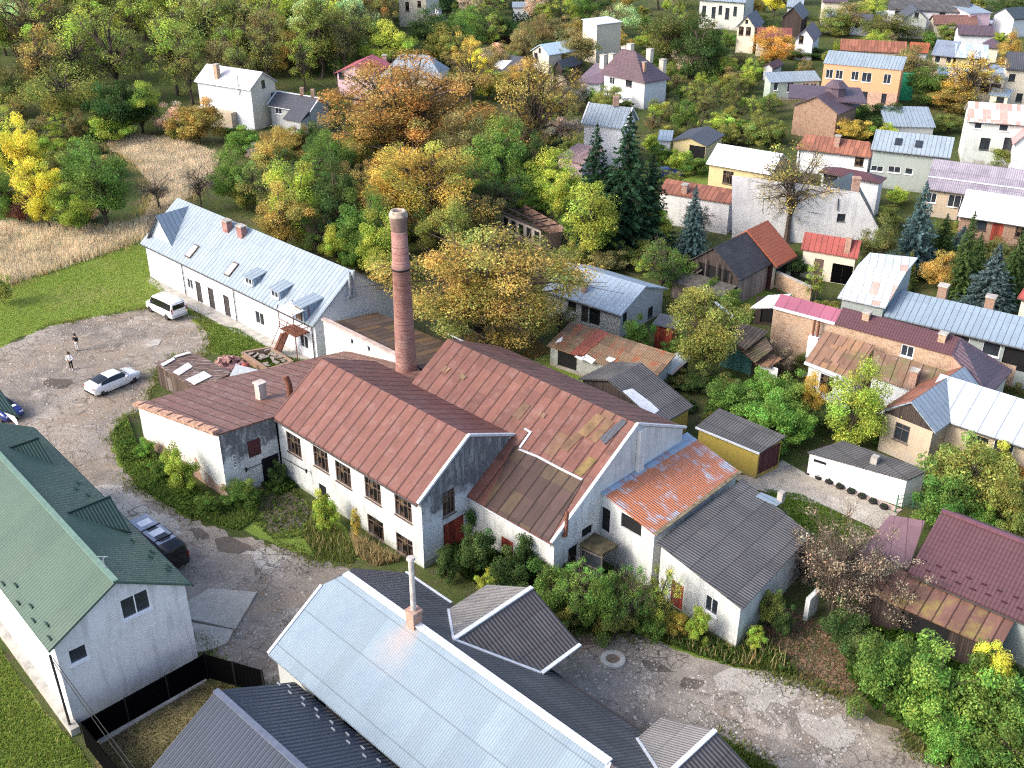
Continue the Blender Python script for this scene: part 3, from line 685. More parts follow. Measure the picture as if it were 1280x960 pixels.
# ================================================================ low building between the white house and the stack
H = House('low_link_building', 'low leaf strewn dark roof with white parapet between the white house and the brick chimney', 'annex', G(480, 425, 3))
P0 = G(404, 399, 4.9); P1 = G(494, 441, 4.9); P2 = G(655, 449, 3.2); P3 = G(478, 384, 3.4)
d = (P1 - P0).normalized(); nn = Vector((-d.y, d.x, 0))
far = P1 + d * 19
H.roof([[P0 + nn * .2 - Vector((0, 0, .5)), P1 + nn * .2 - Vector((0, 0, .5)), up(far, 4.4) + nn * .2, up(far + nn * 6.2, 3.5), up(P0 + nn * 6.2, 3.5)]], .12, seam('leafy_dark_roof', (.10, .07, .055), .8, 2., .04, var=.3, alt=(.16, .10, .05), altamt=.4, soot=.6))
L = (P1 - P0).length + 1.; H.wall(P0, P0 + d * L, [(0, 0), (L, 0), (L, 4.75), (0, 4.95)], FACT_WALL)
H.wall(P0 + nn * 6.1, P0, [(0, 0), (6.1, 0), (6.1, 4.5), (0, 3.4)], FACT_WALL)
L2 = (far - P0).length; H.wall(far + nn * 6.1, P0 + nn * 6.1, [(0, 0), (L2, 0), (L2, 3.4), (0, 3.4)], FACT_WALL)
H.part(MB().bar(P0 + Vector((0, 0, .05)), P0 + d * L + Vector((0, 0, -.12)), .45, .16), 'parapet_coping', CONC_PINK)
H.win(0, 440, 427, .35, .5, 'hole'); H.win(0, 461, 436, .35, .5, 'hole')
H.part(MB().bar(G(558, 416, 4.3), G(618, 446, 4.0), .14, .05), 'ridge_strip', ROOFEDGE)
H.finish()
# ================================================================ white house with the pale metal roof
H = House('white_long_house', 'long white two storey house with pale metal roof, three dormers and brick chimneys', 'house', G(300, 400, 0))
E0 = G(215.6, 323, 4.0); E1 = G(391, 407.5, 4.0); d = (E1 - E0).normalized(); ap = ray_plane(443, 339, E1, d)
w = Vector((ap.x - E1.x, ap.y - E1.y, 0)).length; R0 = G(220, 247.5, ap.z); n = Vector((-d.y, d.x, 0))
x = (E0 - R0).dot(d); E0x = E0 - d * max(0, x)
W = H.gable(E0x, E1, w, ap.z, W_BLUEWHITE, WHITE_METAL, oh=.4, og=.25, gablem=W_WHITE, gutter=DARKEDGE)
fr = H.fr
for px, py, s_ in ((237.5, 355, 'white2'),): H.win(W['front'], px, py, 1.1, 1.2, s_)
for px, py in ((249, 366), (265, 377), (284, 384)): H.win(W['front'], px, py, 1.0, 2.3, 'door_dark')
H.win(W['front'], 324.5, 398, 1.5, 1.4, 'white2'); H.win(W['front'], 380, 427, 1.3, 1.4, 'white2')
# cross gable at the far left
L_ = G(183, 305, 3.7); R_ = G(221, 321, 3.7); dx = (R_ - L_).normalized(); nx = Vector((-dx.y, dx.x, 0)); ax_ = ray_plane(196, 270.5, L_, nx)
ax_ = ray_plane(197, 270.5, L_, nx); hwid = (R_ - L_).length / 2; mid = (L_ + R_) / 2
D = w - .4
LL = L_ - dx * .2; RR_ = R_ + dx * .1
H.roof([[RR_, RR_ + nx * D, up(mid + nx * D, ax_.z), up(mid, ax_.z)], [up(mid, ax_.z), up(mid + nx * D, ax_.z), LL + nx * D, LL]], .14, WHITE_METAL)
H.block += 1; A_ = L_ + nx * .3; B_ = R_ + nx * .3; Lw = (B_ - A_).length
gi = H.wall(A_, B_, [(0, 0), (Lw, 0), (Lw, 3.55), (Lw / 2, ax_.z - .16), (0, 3.55)], W_BLUEWHITE); H.wall(B_, B_ + nx * 5, [(0, 0), (5, 0), (5, 3.55), (0, 3.55)], W_BLUEWHITE); H.wall(A_ + nx * 5, A_, [(0, 0), (5, 0), (5, 3.55), (0, 3.55)], W_BLUEWHITE)
H.win(gi, 211, 341, 1.0, 1.3, 'white2')
H.part(MB().bar(LL + Vector((0, 0, -.1)), up(mid, ax_.z - .1), .12, .2), 'barge_board', DARKEDGE)
nr = (fr['E1'] - fr['E0']).cross(fr['R0'] - fr['E0']).normalized()
on = lambda x, y, k=.05: ray_plane(x, y, fr['E0'], nr) + nr * k
for px, py in ((284.5, 287), (302.5, 294)): H.chimney(px, py, .62, .95, CHIM_BRICK, l=.9)
# roof windows
for cx, cy in ((240.5, 314.5), (289.5, 337)):
    c0 = on(cx, cy, .06); sv = (fr['R0'] - (fr['E0'] + n * 0)); sv = (n + Vector((0, 0, fr['sl']))).normalized()
    o = MB().box(c0, (.95, 1.6, .14), ax=(d, sv, nr)).build('roof_window', WOOD_BROWN, H.root)
    g_ = MB().box(c0 + nr * .06, (.72, 1.35, .06), ax=(d, sv, nr)).build('pane', plain('bright_glass', (.68, .72, .76), .25, var=.05), None); g_.data.transform(Matrix.Translation(-H.root.location)); g_.parent = o
# dormers
for i, ((lx, ly), (rx, ry), (bx, by)) in enumerate((((300.5, 344), (313.5, 348.7), (333.7, 338.5)), ((335.5, 360), (348, 365), (367.5, 353.7)), ((372.5, 377), (386, 384), (405, 371)))):
    bb = on(bx, by, .0); hgt = 1.15
    # front plane: find the point on the roof slope below the front top right corner
    hh = .85 if i < 2 else 1.5
    fr_top = solve(lambda k: PX(bb - n * k + Vector((0, 0, hh - k * fr['sl'])))[1], ry, .1, 6.); T = bb - n * fr_top + Vector((0, 0, hh - fr_top * fr['sl'])); dw = 1.45; T0 = T - d * dw
    base = Vector((0, 0, -hh))
    H.roof([[T0 - n * .2 - d * .1, T - n * .2 + d * .1, bb + d * .1 + n * .1, bb - d * (dw + .1) + n * .1]], .08, WHITE_METAL, 'dormer_roof')
    m = MB(); m.poly([T0, T, T + base, T0 + base][::-1]); m.poly([T, bb, T + base]); m.poly([T0, T0 + base, bb - d * dw])
    H.part(m, 'dormer_wall', BLUE_METAL if i < 3 else W_WHITE)
    hw_ = min(hh * .8, 1.0)
    me, sub = window_meshes('white2', 1.15, hw_) if i < 2 else window_meshes('door_brown', .8, 1.4)
    o = bpy.data.objects.new('dormer_window' if i < 2 else 'door', me); COL.objects.link(o); o.parent = H.root
    o.location = (T0 + T) / 2 + base * .5 - n * .13 - H.root.location; o.rotation_euler = (0, 0, math.atan2(d.y, d.x))
    if sub: s2 = bpy.data.objects.new(sub.name, sub); COL.objects.link(s2); s2.parent = o
# downpipes
for px, py in ((226, 327), (291, 362), (389.5, 409)):
    q = ray_plane(px, py, fr['E0'] + n * .3, n); H.part(MB().tube((q.x, q.y, 3.9), (q.x, q.y, .1), .05), 'downpipe', DARKEDGE)
# flue on the gable
g0 = ray_plane(440, 345, E1 + d * .12, d); g1 = ray_plane(440, 370, E1 + d * .12, d); m = MB()
for k in (-.25, .25): m.tube(g0 + n * k + Vector((0, 0, .5)), g1 + n * k, .13)
m.box(g1, (.35, 1.0, .3), math.atan2(d.y, d.x)); H.part(m, 'flue_pipe', ZINC)
# walkway slab in front
H.finish()
st = thing('fire_stair', 'rusty iron stair and landing under a white canopy on the white house front', 'staircase', G(370, 440, 0))
z1 = 2.9; pl = [G(350, 410, z1), G(369, 421, z1), G(388, 414, z1), G(369, 404, z1)]
MB().slab([pl], .1).build('landing', RUST, st)
m = MB()
for p in pl: m.bar(p, up(p, z1 + 2.35) if 1 else p, .07)
for p, q in ((pl[0], pl[1]), (pl[1], pl[2])):
    for z in (.5, 1.0): m.bar(p + Vector((0, 0, z)), q + Vector((0, 0, z)), .05)
    for k in range(1, 6): c_ = p.lerp(q, k / 6); m.bar(c_, c_ + Vector((0, 0, 1.)), .03)
m.build('railing', RUST, st)
for p in (pl[1], pl[2]): MB().bar(p, up(p, 0), .08).build('post', RUST, st)
MB().slab([[G(346.5, 386, 5.1), G(365, 395, 5.1), G(386, 385, 5.2), G(363, 376.5, 5.2)]], .08).build('canopy', plain('white_canopy', (.78, .80, .8), .5), st)
s0 = G(346, 441, 0.05); s1 = pl[0].lerp(pl[1], .35) - Vector((0, 0, .1)); m = MB(); sd = Vector((s1.y - s0.y, s0.x - s1.x, 0)).normalized()
for k in (-.45, .45): m.bar(s0 + sd * k, s1 + sd * k, .06, .22)
for k in range(13): c_ = s0.lerp(s1, (k + .5) / 13); m.box(c_, (.24, .9, .04), math.atan2((s1 - s0).y, (s1 - s0).x))
for k in (-.45, .45): m.bar(s0 + sd * k + Vector((0, 0, 1)), s1 + sd * k + Vector((0, 0, 1)), .045)
m.build('stair_flight', RUST, st)
# ================================================================ green roofed house, bottom left
ze = 5.9
F0 = G(61, 814, ze); F1 = G(240, 730, ze); d = (F1 - F0).normalized(); n = Vector((-d.y, d.x, 0)); mid = (F0 + F1) / 2
H = House('green_roof_house', 'white house under a long green profiled metal roof with small gablets', 'house', mid + n * 6)
zr = solve(lambda z: PX((mid.x, mid.y, z))[1], 727, ze, ze + 10); D = 24.
Wq = H.gable(F1, F1 + n * D, (F1 - F0).length / 2, zr, W_BLUEWHITE, GREEN_ROOF, oh=.35, og=.2, gablem=W_STREAK, ridge=plain('green_ridge', (.15, .24, .19), .5))
gf = Wq['left']
H.win(gf, 169.5, 755.5, 1.7, 1.45, 'white2'); H.win(gf, 98, 818, 1.05, 1.05, 'white1')
fr = H.fr; hw = fr['w']; sl = fr['sl']
nr = (fr['E1'] - fr['E0']).cross(fr['R0'] - fr['E0']).normalized()
for (tx, ty), (bx, by) in (((138, 620.8), (164.7, 666)), ((49, 549), (73, 587.6)), ((-3, 499), (25, 522))):
    q1 = G(bx, by, ze + .45); T = ray_plane(tx, ty, q1, d); h_ = max(1.75, min(2.4, T.z - ze)); T = up(T, ze + h_)
    k = (T - q1).dot(n); q2 = up(q1 + n * 2 * k, q1.z); T = up(q1 + n * k, T.z); inn = T - d * (h_ / sl)
    lo = Vector((0, 0, .04))
    H.roof([[q1 + lo, T + lo, inn + lo], [T + lo, q2 + lo, inn + lo]], .1, GREEN_SHADED, 'gablet_roof')
    H.part(MB().bar(T + lo * 1.5, inn + lo * 1.5, .14, .07).bar(q1 + lo, inn + lo * 1.5, .12, .06), 'gablet_shade_bars', plain('gablet_edge_shade', (.018, .035, .028), .5))  # dark bars added along ridge and valley to paint the edge shading
    m = MB(); i_ = -d * .25; dn = Vector((0, 0, -.1)); m.poly([q1 + i_ + dn, q2 + i_ + dn, T + i_ + dn * 1.5]); m.poly([q1 + i_ + dn, q1 + i_ + dn * 7, q2 + i_ + dn * 7, q2 + i_ + dn]); H.part(m, 'gablet_wall', W_WHITE)
# snow guards, downpipe, aerial, sunk foundation strip
gd = MB().box((0, 0, 0), (.5, .05, .12)); gm = None
nl = (fr['E3'] - fr['E2']).cross(fr['R0'] - fr['E2']).normalized()
def guard(px, py, plane_p, nrm):
    global gm
    q = ray_plane(px, py, plane_p, nrm) + nrm * .06 - H.root.location
    if gm is None:
        gm = bpy.data.meshes.new('snow_guard'); gm.from_pydata([tuple(v) for v in gd.v], [], gd.f); gm.update(); uvlayer(gm); gm.materials.append(plain('guard_green', (.03, .06, .05), .5))
    o = bpy.data.objects.new('snow_guard', gm); COL.objects.link(o); o.parent = H.root; o.location = q; o.rotation_euler = (0, 0, math.atan2(n.y, n.x))
for px, py in ((4, 730), (20, 732), (23, 754), (39, 758), (42, 776), (59, 781), (62, 798)): guard(px, py, fr['E2'], nl)
for px, py in ((95, 611), (110, 619), (98, 604), (166, 676), (188, 696), (210, 712), (190, 690), (211, 708)): guard(px, py, fr['E0'], nr)
m = MB(); q = G(61.5, 818, ze - .2); m.tube(q - d * 0 - n * .1, up(G(89, 912, 0.1), .1), .07); H.part(m, 'downpipe', DARKEDGE)
q = ray_plane(132, 712, fr['E0'], nr); H.part(MB().bar(q, q + Vector((0, 0, .9)), .03).bar(q + Vector((-.3, 0, .9)), q + Vector((.3, 0, .9)), .03).bar(q + Vector((0, -.3, .7)), q + Vector((0, .3, .7)), .03), 'aerial', ZINC)
H.part(MB().box((F0 + n * 12 + d * .15 - Vector((0, 0, ze - .25))), (25, .5, .5), math.atan2(n.y, n.x)), 'plinth', CONC)
H.finish()
# ================================================================ charcoal roofed house at the bottom
ze = 3.0
E0 = G(368, 852.4, ze); E1 = G(498, 960, ze); d = -(E1 - E0).normalized(); n = Vector((-d.y, d.x, 0)); R0 = ray_plane(269.6, 863, E0, d)
w = Vector((R0.x - E0.x, R0.y - E0.y, 0)).length
H = House('charcoal_roof_house', 'house under a dark blue grey ribbed metal roof by the black fence', 'house', E0 - d * 5)
W = H.gable(E0 - d * 14, E0, w, R0.z, W_GREY, CHARCOAL, oh=.3, og=.25, ridge=plain('charcoal_ridge', (.12, .14, .19), .45))
fr = H.fr; nr = (fr['E1'] - fr['E0']).cross(fr['R0'] - fr['E0']).normalized(); gm = None
for px, py in ((348, 856), (361, 859), (362, 867), (378, 874), (379, 882), (395, 888), (397, 897), (414, 904), (416, 913), (434, 919), (435, 929), (453, 936), (455, 946), (473, 952)):
    q = ray_plane(px, py, fr['E0'], nr) + nr * .06 - H.root.location
    if gm is None:
        gm = bpy.data.meshes.new('snow_guard'); g2 = MB().box((0, 0, 0), (.3, .05, .1)); gm.from_pydata([tuple(v) for v in g2.v], [], g2.f); gm.update(); uvlayer(gm); gm.materials.append(ZINC)
    o = bpy.data.objects.new('snow_guard', gm); COL.objects.link(o); o.parent = H.root; o.location = q; o.rotation_euler = (0, 0, math.atan2(d.y, d.x))
H.finish()
# ================================================================ long pale-blue / slate building at the bottom
ze = 3.5
E0 = G(335, 817, ze); E1 = G(503, 960, ze); d = (E1 - E0).normalized(); n = Vector((-d.y, d.x, 0)); Mh = ray_plane(402, 731.5, E0, d)
sl = (Mh.z - ze) / Vector((Mh.x - E0.x, Mh.y - E0.y, 0)).length
w = solve(lambda k: PX(E0 + n * k + d * .9 + Vector((0, 0, k * sl)))[1], 717, 1, 12); zr = ze + w * sl
H = House('two_tone_roof_building', 'long building with one pale blue metal slope and one dark slate slope', 'building', E0 + d * 9 + n * 5)
L = 30.
Rk = E0 + n * w + d * .9; Rk = up(Rk, zr); Lb = solve(lambda k: -PX(Rk + d * k)[0], -762, 2, 28)
hp = .9; km = Vector((Mh.x - E0.x, Mh.y - E0.y, 0)).length
Mb = up(E0 + n * (2 * w - km), Mh.z); E3 = up(E0 + n * 2 * w, ze)
Rb = Rk + d * Lb
cq = ray_plane(517, 762, Rk, n); cq = Rk + d * (cq - Rk).dot(d) - H.root.location; sv_ = (-n - Vector((0, 0, sl))).normalized()
H.roof([[E0, E0 + d * (Lb + 2.2), Rb, Rk, Mh]], .14, corr('pale_blue_corrugated_roof', (.215, .28, .335), .16, 2.4, .35, .09, dirt=.55, dirtcol=(.16, .215, .285), contrast=.3, lines=.45, rough=.6, spec=.2, stain=(*cq, *sv_)))
H.roof([[Rk, Rk + d * L, E3 + d * L, E3, Mb], [Mh, Rk, Mb]], .14, SLATE)
# dark cross roof where the pale slope stops
Cx = E0 + d * (Lb + 2.2)
H.roof([[Cx, Cx + d * 14, up(Cx + d * 14 + n * w, zr), Rb]], .14, SLATE_BROWN)
c0 = E0 + d * .3 + n * .35; c1 = E0 + d * (L - .5) + n * .35; c2 = c1 + n * (2 * w - .7); c3 = c0 + n * (2 * w - .7); zt = ze + .35 * sl - .16
Lf = (c1 - c0).length; Lg = (c3 - c0).length
fi = H.wall(c0, c1, [(0, 0), (Lf, 0), (Lf, zt), (0, zt)], W_GREY); H.wall(c1, c2, [(0, 0), (Lg, 0), (Lg, zt), (w, zr - .2), (0, zt)], W_GREY); H.wall(c2, c3, [(0, 0), (Lf, 0), (Lf, zt), (0, zt)], W_GREY)
H.wall(c3, c0, [(0, 0), (Lg, 0), (Lg, zt), (Lg - km + .35, Mh.z - .2), (km - .35, Mh.z - .2), (0, zt)], W_GREY)
for px, py in ((400, 876), (438, 908), (476, 944)): H.win(fi, px, py, 1.1, 1.1, 'dark2')
H.part(MB().bar(Rk + Vector((0, 0, .05)), Rb + Vector((0, 0, .05)), .42, .1), 'ridge_cap', ROOFEDGE)
H.part(MB().bar(Rb + Vector((0, 0, .03)), Cx + Vector((0, 0, .03)), .2, .08), 'verge_flashing', ROOFEDGE)
H.part(MB().bar(E0 + Vector((0, 0, .02)), Mh + Vector((0, 0, .02)), .18, .1), 'verge_flashing', ROOFEDGE)
H.part(MB().bar(E3 + Vector((0, 0, .02)), E3 + d * 4.2 + Vector((0, 0, .02)), .16, .1), 'eave_flashing', ROOFEDGE)
H.part(MB().bar(E3 + d * 9 + n * .03 - Vector((0, 0, .03)), E3 + d * 22 + n * .03 - Vector((0, 0, .03)), .1, .16), 'gutter', DARKEDGE)
# brick base and pale pipe on the ridge
q = ray_plane(517, 762, Rk, n); q = Rk + d * (q - Rk).dot(d)
o = MB().box((q.x, q.y, q.z + .25), (.62, .62, 1.1), math.atan2(d.y, d.x)).box((q.x, q.y, q.z + .85), (.72, .72, .14), math.atan2(d.y, d.x)).build('chimney', W_BRICK, H.root)
pz = solve(lambda z: PX((q.x, q.y, q.z + z))[1], 699, .5, 6)
g_ = MB().tube((q.x, q.y, q.z + .9), (q.x, q.y, q.z + pz), .15, .15, 12).tube((q.x, q.y, q.z + pz), (q.x, q.y, q.z + pz + .12), .24, .2, 12).build('flue_pipe', plain('old_asbestos_pipe', (.50, .46, .42), .8, var=.3), None); g_.data.transform(Matrix.Translation(-H.root.location)); g_.parent = o
H.part(MB().slab([[q + d * .3 - n * 1.3 + Vector((0, 0, -1.3 * sl + .05)), q + d * .9 - n * .3 + Vector((0, 0, -.3 * sl + .05)), q - d * .5 - n * .1 + Vector((0, 0, -.1 * sl + .05)), q - d * .9 - n * 1.1 + Vector((0, 0, -1.1 * sl + .05))][::1]], .02), 'rust_stained_sheet', plain('rust_stain', (.60, .52, .48), .5, var=.15, scale=2.)) if 0 else None
# dormers on the slate slope
def dormer(tip, outer, zo, inner=None):
    O = G(*outer, zo); T = ray_plane(*tip, O, n); k = abs((O - T).dot(d)); Lq = up(T - d * k, zo); O = up(T + d * k, zo)
    back = lambda z: (zr - z) / sl        # distance from ridge where the main slope has height z
    dist = lambda P: w - (P - E0).dot(n)  # signed distance beyond the ridge
    I = T - n * ((T - Rk).dot(n) - back(T.z)); Vr = O - n * ((O - Rk).dot(n) - back(zo)); Vl = Lq - n * ((Lq - Rk).dot(n) - back(zo))
    u = Vector((0, 0, .05))
    H.roof([[T + u, I + u, Vr + u, O + u][::-1]], .1, SLATE_BROWN, 'dormer_roof'); H.roof([[T + u, Lq + u, Vl + u, I + u][::-1]], .1, SLATE_PALE, 'dormer_roof')
    i_ = -n * .45; zl = ze - .3; a_ = Lq + d * .35 + i_; b_ = O - d * .35 + i_; sg = (T.z - zo) / k
    H.part(MB().poly([up(b_, zl), up(a_, zl), up(a_, zo + .35 * sg - .13), up(T + i_, T.z - .13), up(b_, zo + .35 * sg - .13)]), 'dormer_wall', W_GREY)
    m = MB().bar(T + u * 1.4, I + u * 1.4, .26, .1).bar(Vl + u, I + u * 1.4, .14, .08).bar(Vr + u, I + u * 1.4, .14, .08).bar(Vr + u, O + u, .3, .08)
    H.part(m, 'dormer_flashing', ROOFEDGE); return T, I, O, Vr, Lq
dd = dormer((665, 735), (724.7, 806), 4.2)
dormer((894, 914), (960, 985), 4.2)
H.finish()
bigroof = H
# round concrete ring and debris beside it
q = G(766, 825, 0); o = MB().lathe(q, [(.78, 0), (.76, .14), (.44, .16), (.42, .02)], 24).build('well_ring', plain('pale_ring', (.50, .47, .41), .9, var=.2), origin=q, smooth=False); put(o, label='round pale concrete manhole ring in the broken road', category='manhole')
o_ = MB().lathe(q + Vector((0, 0, .0)), [(.43, .06), (.02, .05)], 20).build('ring_fill', plain('rubble_fill', (.2, .15, .11), .95, var=.4), origin=None); o_.data.transform(Matrix.Translation(-q)); o_.parent = o
# ---- black fence and yard
fz = 1.9
pts = [G(101, 903, fz), G(255, 818, fz), G(327, 838, fz)]
fe = thing('black_fence', 'tall black profiled metal fence around the small lawn yard', 'fence', up(pts[0], 0))
for p, q in zip(pts, pts[1:]):
    dd_ = (q - p); a_ = math.atan2(dd_.y, dd_.x); c_ = (p + q) / 2; MB().box((c_.x, c_.y, fz / 2 + .05), (dd_.length, .06, fz - .1), a_).build('fence_panel', BLACKFENCE, fe)
p = pts[0]; q = G(166, 985, fz); dd_ = q - p; c_ = (p + q) / 2; MB().box((c_.x, c_.y, fz / 2 + .05), (dd_.length, .06, fz - .1), math.atan2(dd_.y, dd_.x)).build('fence_panel', BLACKFENCE, fe)
for p, q in zip(pts, pts[1:]):
    n_ = max(2, int((q - p).length / 2.4))
    for k in range(n_ + 1): c_ = p.lerp(q, k / n_); MB().box((c_.x, c_.y, fz / 2 + .03), (.09, .09, fz + .06), math.atan2((q - p).y, (q - p).x)).build('post', BLACKMETAL, fe)
p = G(124, 929, 0); q = G(257, 850, 0); o = MB().bar(up(p, .07), up(q, .07), .3, .16).build('kerb_strip', CONC); put(o, kind='structure')
# ================================================================ the neighbourhood
def W_(h, side, items):
    for it in items: h.win(h.W[side], *it)
# white and blue-grey cottage with a workshop front
h = gable_house('pale_cottage', 'low pale block cottage with light blue metal roof and open cluttered front', (678, 362.5), (776.4, 394), 2.7, (812, 357.8), 21, W_BLOCK, seam('light_blue_roof', (.32, .40, .48), .6, 3., .03, sc((.32, .40, .48), .7), var=.04, soot=.25), oh=.35, og=.3, gutter=DARKEDGE)
W_(h, 'front', [(715, 382, 1., 1.2, 'hole'), (731, 391, .8, 2., 'door_dark'), (743, 396, 1.3, 1.7, 'hole')]); W_(h, 'right', [(781, 397, .7, 1., 'dark'), (813, 390, .9, 1.1, 'dark2')])
h.chimney(730.5, 364, .5, .8, W_BRICK); h.finish()
# patchwork rusty shed, tin lean-to, slate barn
h = shed_house('rusty_patchwork_shed', 'long low shed roofed with a patchwork of rusty red and brown sheets', (683.4, 431.6), (816, 476), 2.1, 443, 3.1, plaster('shed_render', (.42, .44, .42), .5), PATCHWORK, gutter=False)
W_(h, 'front', [(709, 446, 2.1, 1.7, 'hole')])
fr = h.roofs[0]; nn_ = (fr[1] - fr[0]).cross(fr[2] - fr[0]).normalized(); on = lambda x, y, k=.04: ray_plane(x, y, fr[0], nn_) + nn_ * k
for q4 in (((697, 425), (704, 421), (702, 427), (694, 429)), ((728, 449), (733, 443), (745, 450), (740, 455)), ((718, 446), (724, 443), (732, 447), (727, 451)), ((757, 450), (761, 446), (770, 449), (764, 453))):
    h.part(MB().slab([[on(*p) for p in q4][::-1]], .03), 'roof_patch', PVC)
h.part(MB().slab([[on(712, 442), on(727, 447), on(761, 417), on(747, 411)]], .03), 'roof_patch', corr('orange_rust_sheet', (.36, .11, .07), .2, 3., .6)); h.finish()
h = shed_house('tin_lean_to', 'tiny tin roofed lean-to at the end of the rusty shed', (821, 461), (840, 468), 1.6, 446, 2.1, WOOD_DARK, WHITE_RUSTY, gutter=False); h.finish()
F0 = None
R0 = G(760, 474.5, 4.6); R1 = G(801.4, 453.4, 4.6); dR = (R1 - R0).normalized(); nR = Vector((dR.y, -dR.x, 0))
EA = G(833, 527, 2.7); wA = (EA - R0).dot(nR)
h = House('slate_barn', 'grey slate gabled barn with yellow end wall behind the factory roof', 'barn', up(R0 + dR * 3, 0))
wl = 3.2
dlen = (G(872, 503, 2.7) - EA).length
h.W = h.gable(up(R0 + nR * wA, 2.7), up(R0 + dR * dlen + nR * wA, 2.7), wA, 4.6, W_OCHRE, SLATE, oh=.3, og=.25, gablem=WOOD_DARK, wb=wl, zb=3.5, gutter=False)
fr = h.roofs[0]; nn_ = (fr[1] - fr[0]).cross(fr[2] - fr[0]).normalized(); on = lambda x, y, k=.04: ray_plane(x, y, fr[0], nn_) + nn_ * k
for q4 in (((778, 489), (790, 486), (813, 503), (800, 509)), ((800, 509), (813, 503), (824, 513), (816, 519))): h.part(MB().slab([[on(*p) for p in q4][::-1]], .03), 'roof_sheet', ROOFEDGE)
h.finish()
# yellow garage
h = House('yellow_garage', 'ochre yellow garage with a corrugated grey roof and maroon doors', 'garage', G(925, 580, 0))
Q = [G(869.4, 533.6, 2.5), G(949.4, 566.5, 2.5), G(983, 545, 2.9), G(899, 510, 2.9)]
h.roof([Q], .1, SLATE); W = h.quadwalls(Q, W_OCHRE, .2, .1); h.win(W['right'], 963, 571, 2.5, 2.1, 'garage')
h.part(MB().bar(Q[0] + Vector((0, 0, -.06)), Q[1] + Vector((0, 0, -.06)), .1, .14), 'eave_board', ROOFEDGE); h.finish()
# white garage with planters
h = House('white_garage', 'long white windowless garage with a slate roof beside the concrete drive', 'garage', G(1070, 610, 0))
Q = [G(1009, 565, 2.1), G(1134.5, 600, 2.45), G(1160.5, 588, 2.75), G(1054, 550.5, 2.4)]
h.roof([Q], .1, SLATE); W = h.quadwalls(Q, plaster('bright_white_render', (.80, .81, .82), .1, (.6, .6, .6), (.6, .58, .55), .2, .1), .12, .1); h.win(W['front'], 1025, 578, 1.0, .3, 'hole')
n4 = (Q[1] - Q[0]).cross(Q[2] - Q[0]).normalized(); q = ray_plane(1093, 578, Q[0], n4); h.part(MB().box(q + Vector((0, 0, .25)), (.5, .5, .6), rad(-40)), 'roof_vent', CONC); h.finish()
p0 = None
for i, (x, y) in enumerate(((1011.6, 592.2), (1023.5, 597.5), (1036.5, 603), (1049.7, 609.2), (1063.5, 615.3), (1077.3, 621.5), (1091, 628), (1104.7, 634.8))):
    q = G(x, y, .02)
    if p0 is None:
        p0 = thing('tyre_planter', 'small dark tyre planter in the row along the white garage', 'planter', q, group='tyre planters along the white garage')
        MB().lathe(q, [(.18, 0), (.3, .03), (.34, .12), (.3, .22), (.2, .24), (.18, .1), (.02, .1)], 16).build('tyre', plain('tyre_rubber', (.02, .02, .022), .8), p0, True)
        m = MB()
        for k in range(26): a_ = R.random() * 6.3; r_ = R.random() * .2; c_ = q + Vector((math.cos(a_) * r_, math.sin(a_) * r_, .2 + R.random() * .15)); m.box(c_, (.1, .08, .02), ax=tuple(Vector(v) for v in Matrix.Rotation(R.random() * 6, 3, Vector((R.random(), R.random(), .2)).normalized()).col))
        m.build('plant', plain('dark_leaves', (.04, .07, .03), .9), p0)
    else:
        c = p0.copy(); COL.objects.link(c); c.location = q
        for k in p0.children: kk = k.copy(); COL.objects.link(kk); kk.parent = c
# purple roofed house bottom right
ze = 3.6
E0 = G(1135, 715, ze); E1 = G(1280, 777, ze); d = (E1 - E0).normalized(); E1 = E1 + d * 6
w, zr = halfwidth(E0, E1, 1165.8, 638, 30, 0)
h = House('purple_roof_house', 'house with a large plum purple tiled roof and a lower rusty sheet roof', 'house', E0 + d * 6)
h.W = h.gable(E0, E1, w, zr, W_GREENGREY, PURPLE, oh=.3, og=.25, ridge=plain('plum_ridge', (.16, .07, .09), .5))
fr = h.fr; nr = (fr['E1'] - fr['E0']).cross(fr['R0'] - fr['E0']).normalized(); gm = None
for px, py in ((1141, 706), (1155, 701), (1160, 714), (1173, 708), (1178, 722), (1192, 715), (1197, 729), (1211, 723), (1216, 737), (1230, 731), (1235, 744), (1249, 739), (1255, 753), (1269, 747), (1274, 761)):
    q = ray_plane(px, py, fr['E0'], nr) + nr * .05 - h.root.location
    if gm is None:
        gm = bpy.data.meshes.new('snow_guard'); g2 = MB().box((0, 0, 0), (.3, .06, .1)); gm.from_pydata([tuple(v) for v in g2.v], [], g2.f); gm.update(); uvlayer(gm); gm.materials.append(plain('guard_plum', (.05, .02, .03), .5))
    o = bpy.data.objects.new('snow_guard', gm); COL.objects.link(o); o.parent = h.root; o.location = q; o.rotation_euler = (0, 0, math.atan2(fr['d'].y, fr['d'].x))
n = fr['n']; T0 = up(E0, 3.35) + n * .25 - fr['d'] * 2.2; T1 = up(E1, 3.35) + n * .25
B1 = G(1256, 817, 2.5); off = (T1 - B1).dot(n); B0 = T0 - n * off; B1 = T1 - n * off
Lr = (G(1269, 775, 3.35) - T0).dot(fr['d'])
h.roof([[up(B0, 2.5), up(B0 + fr['d'] * Lr, 2.5), T0 + fr['d'] * Lr, T0]], .08, seam('mossy_brown_sheet_roof', (.17, .088, .07), .85, 9., .06, var=.15, moss=(.24, .20, .05), mossamt=.42, soot=.5), 'lower_roof')
a_ = up(B0, 0) + n * .3 + fr['d'] * .3; Lw = Lr - .6; i0 = h.wall(a_, a_ + fr['d'] * Lw, [(0, 0), (Lw, 0), (Lw, 2.35), (0, 2.35)], WOOD_DARK)
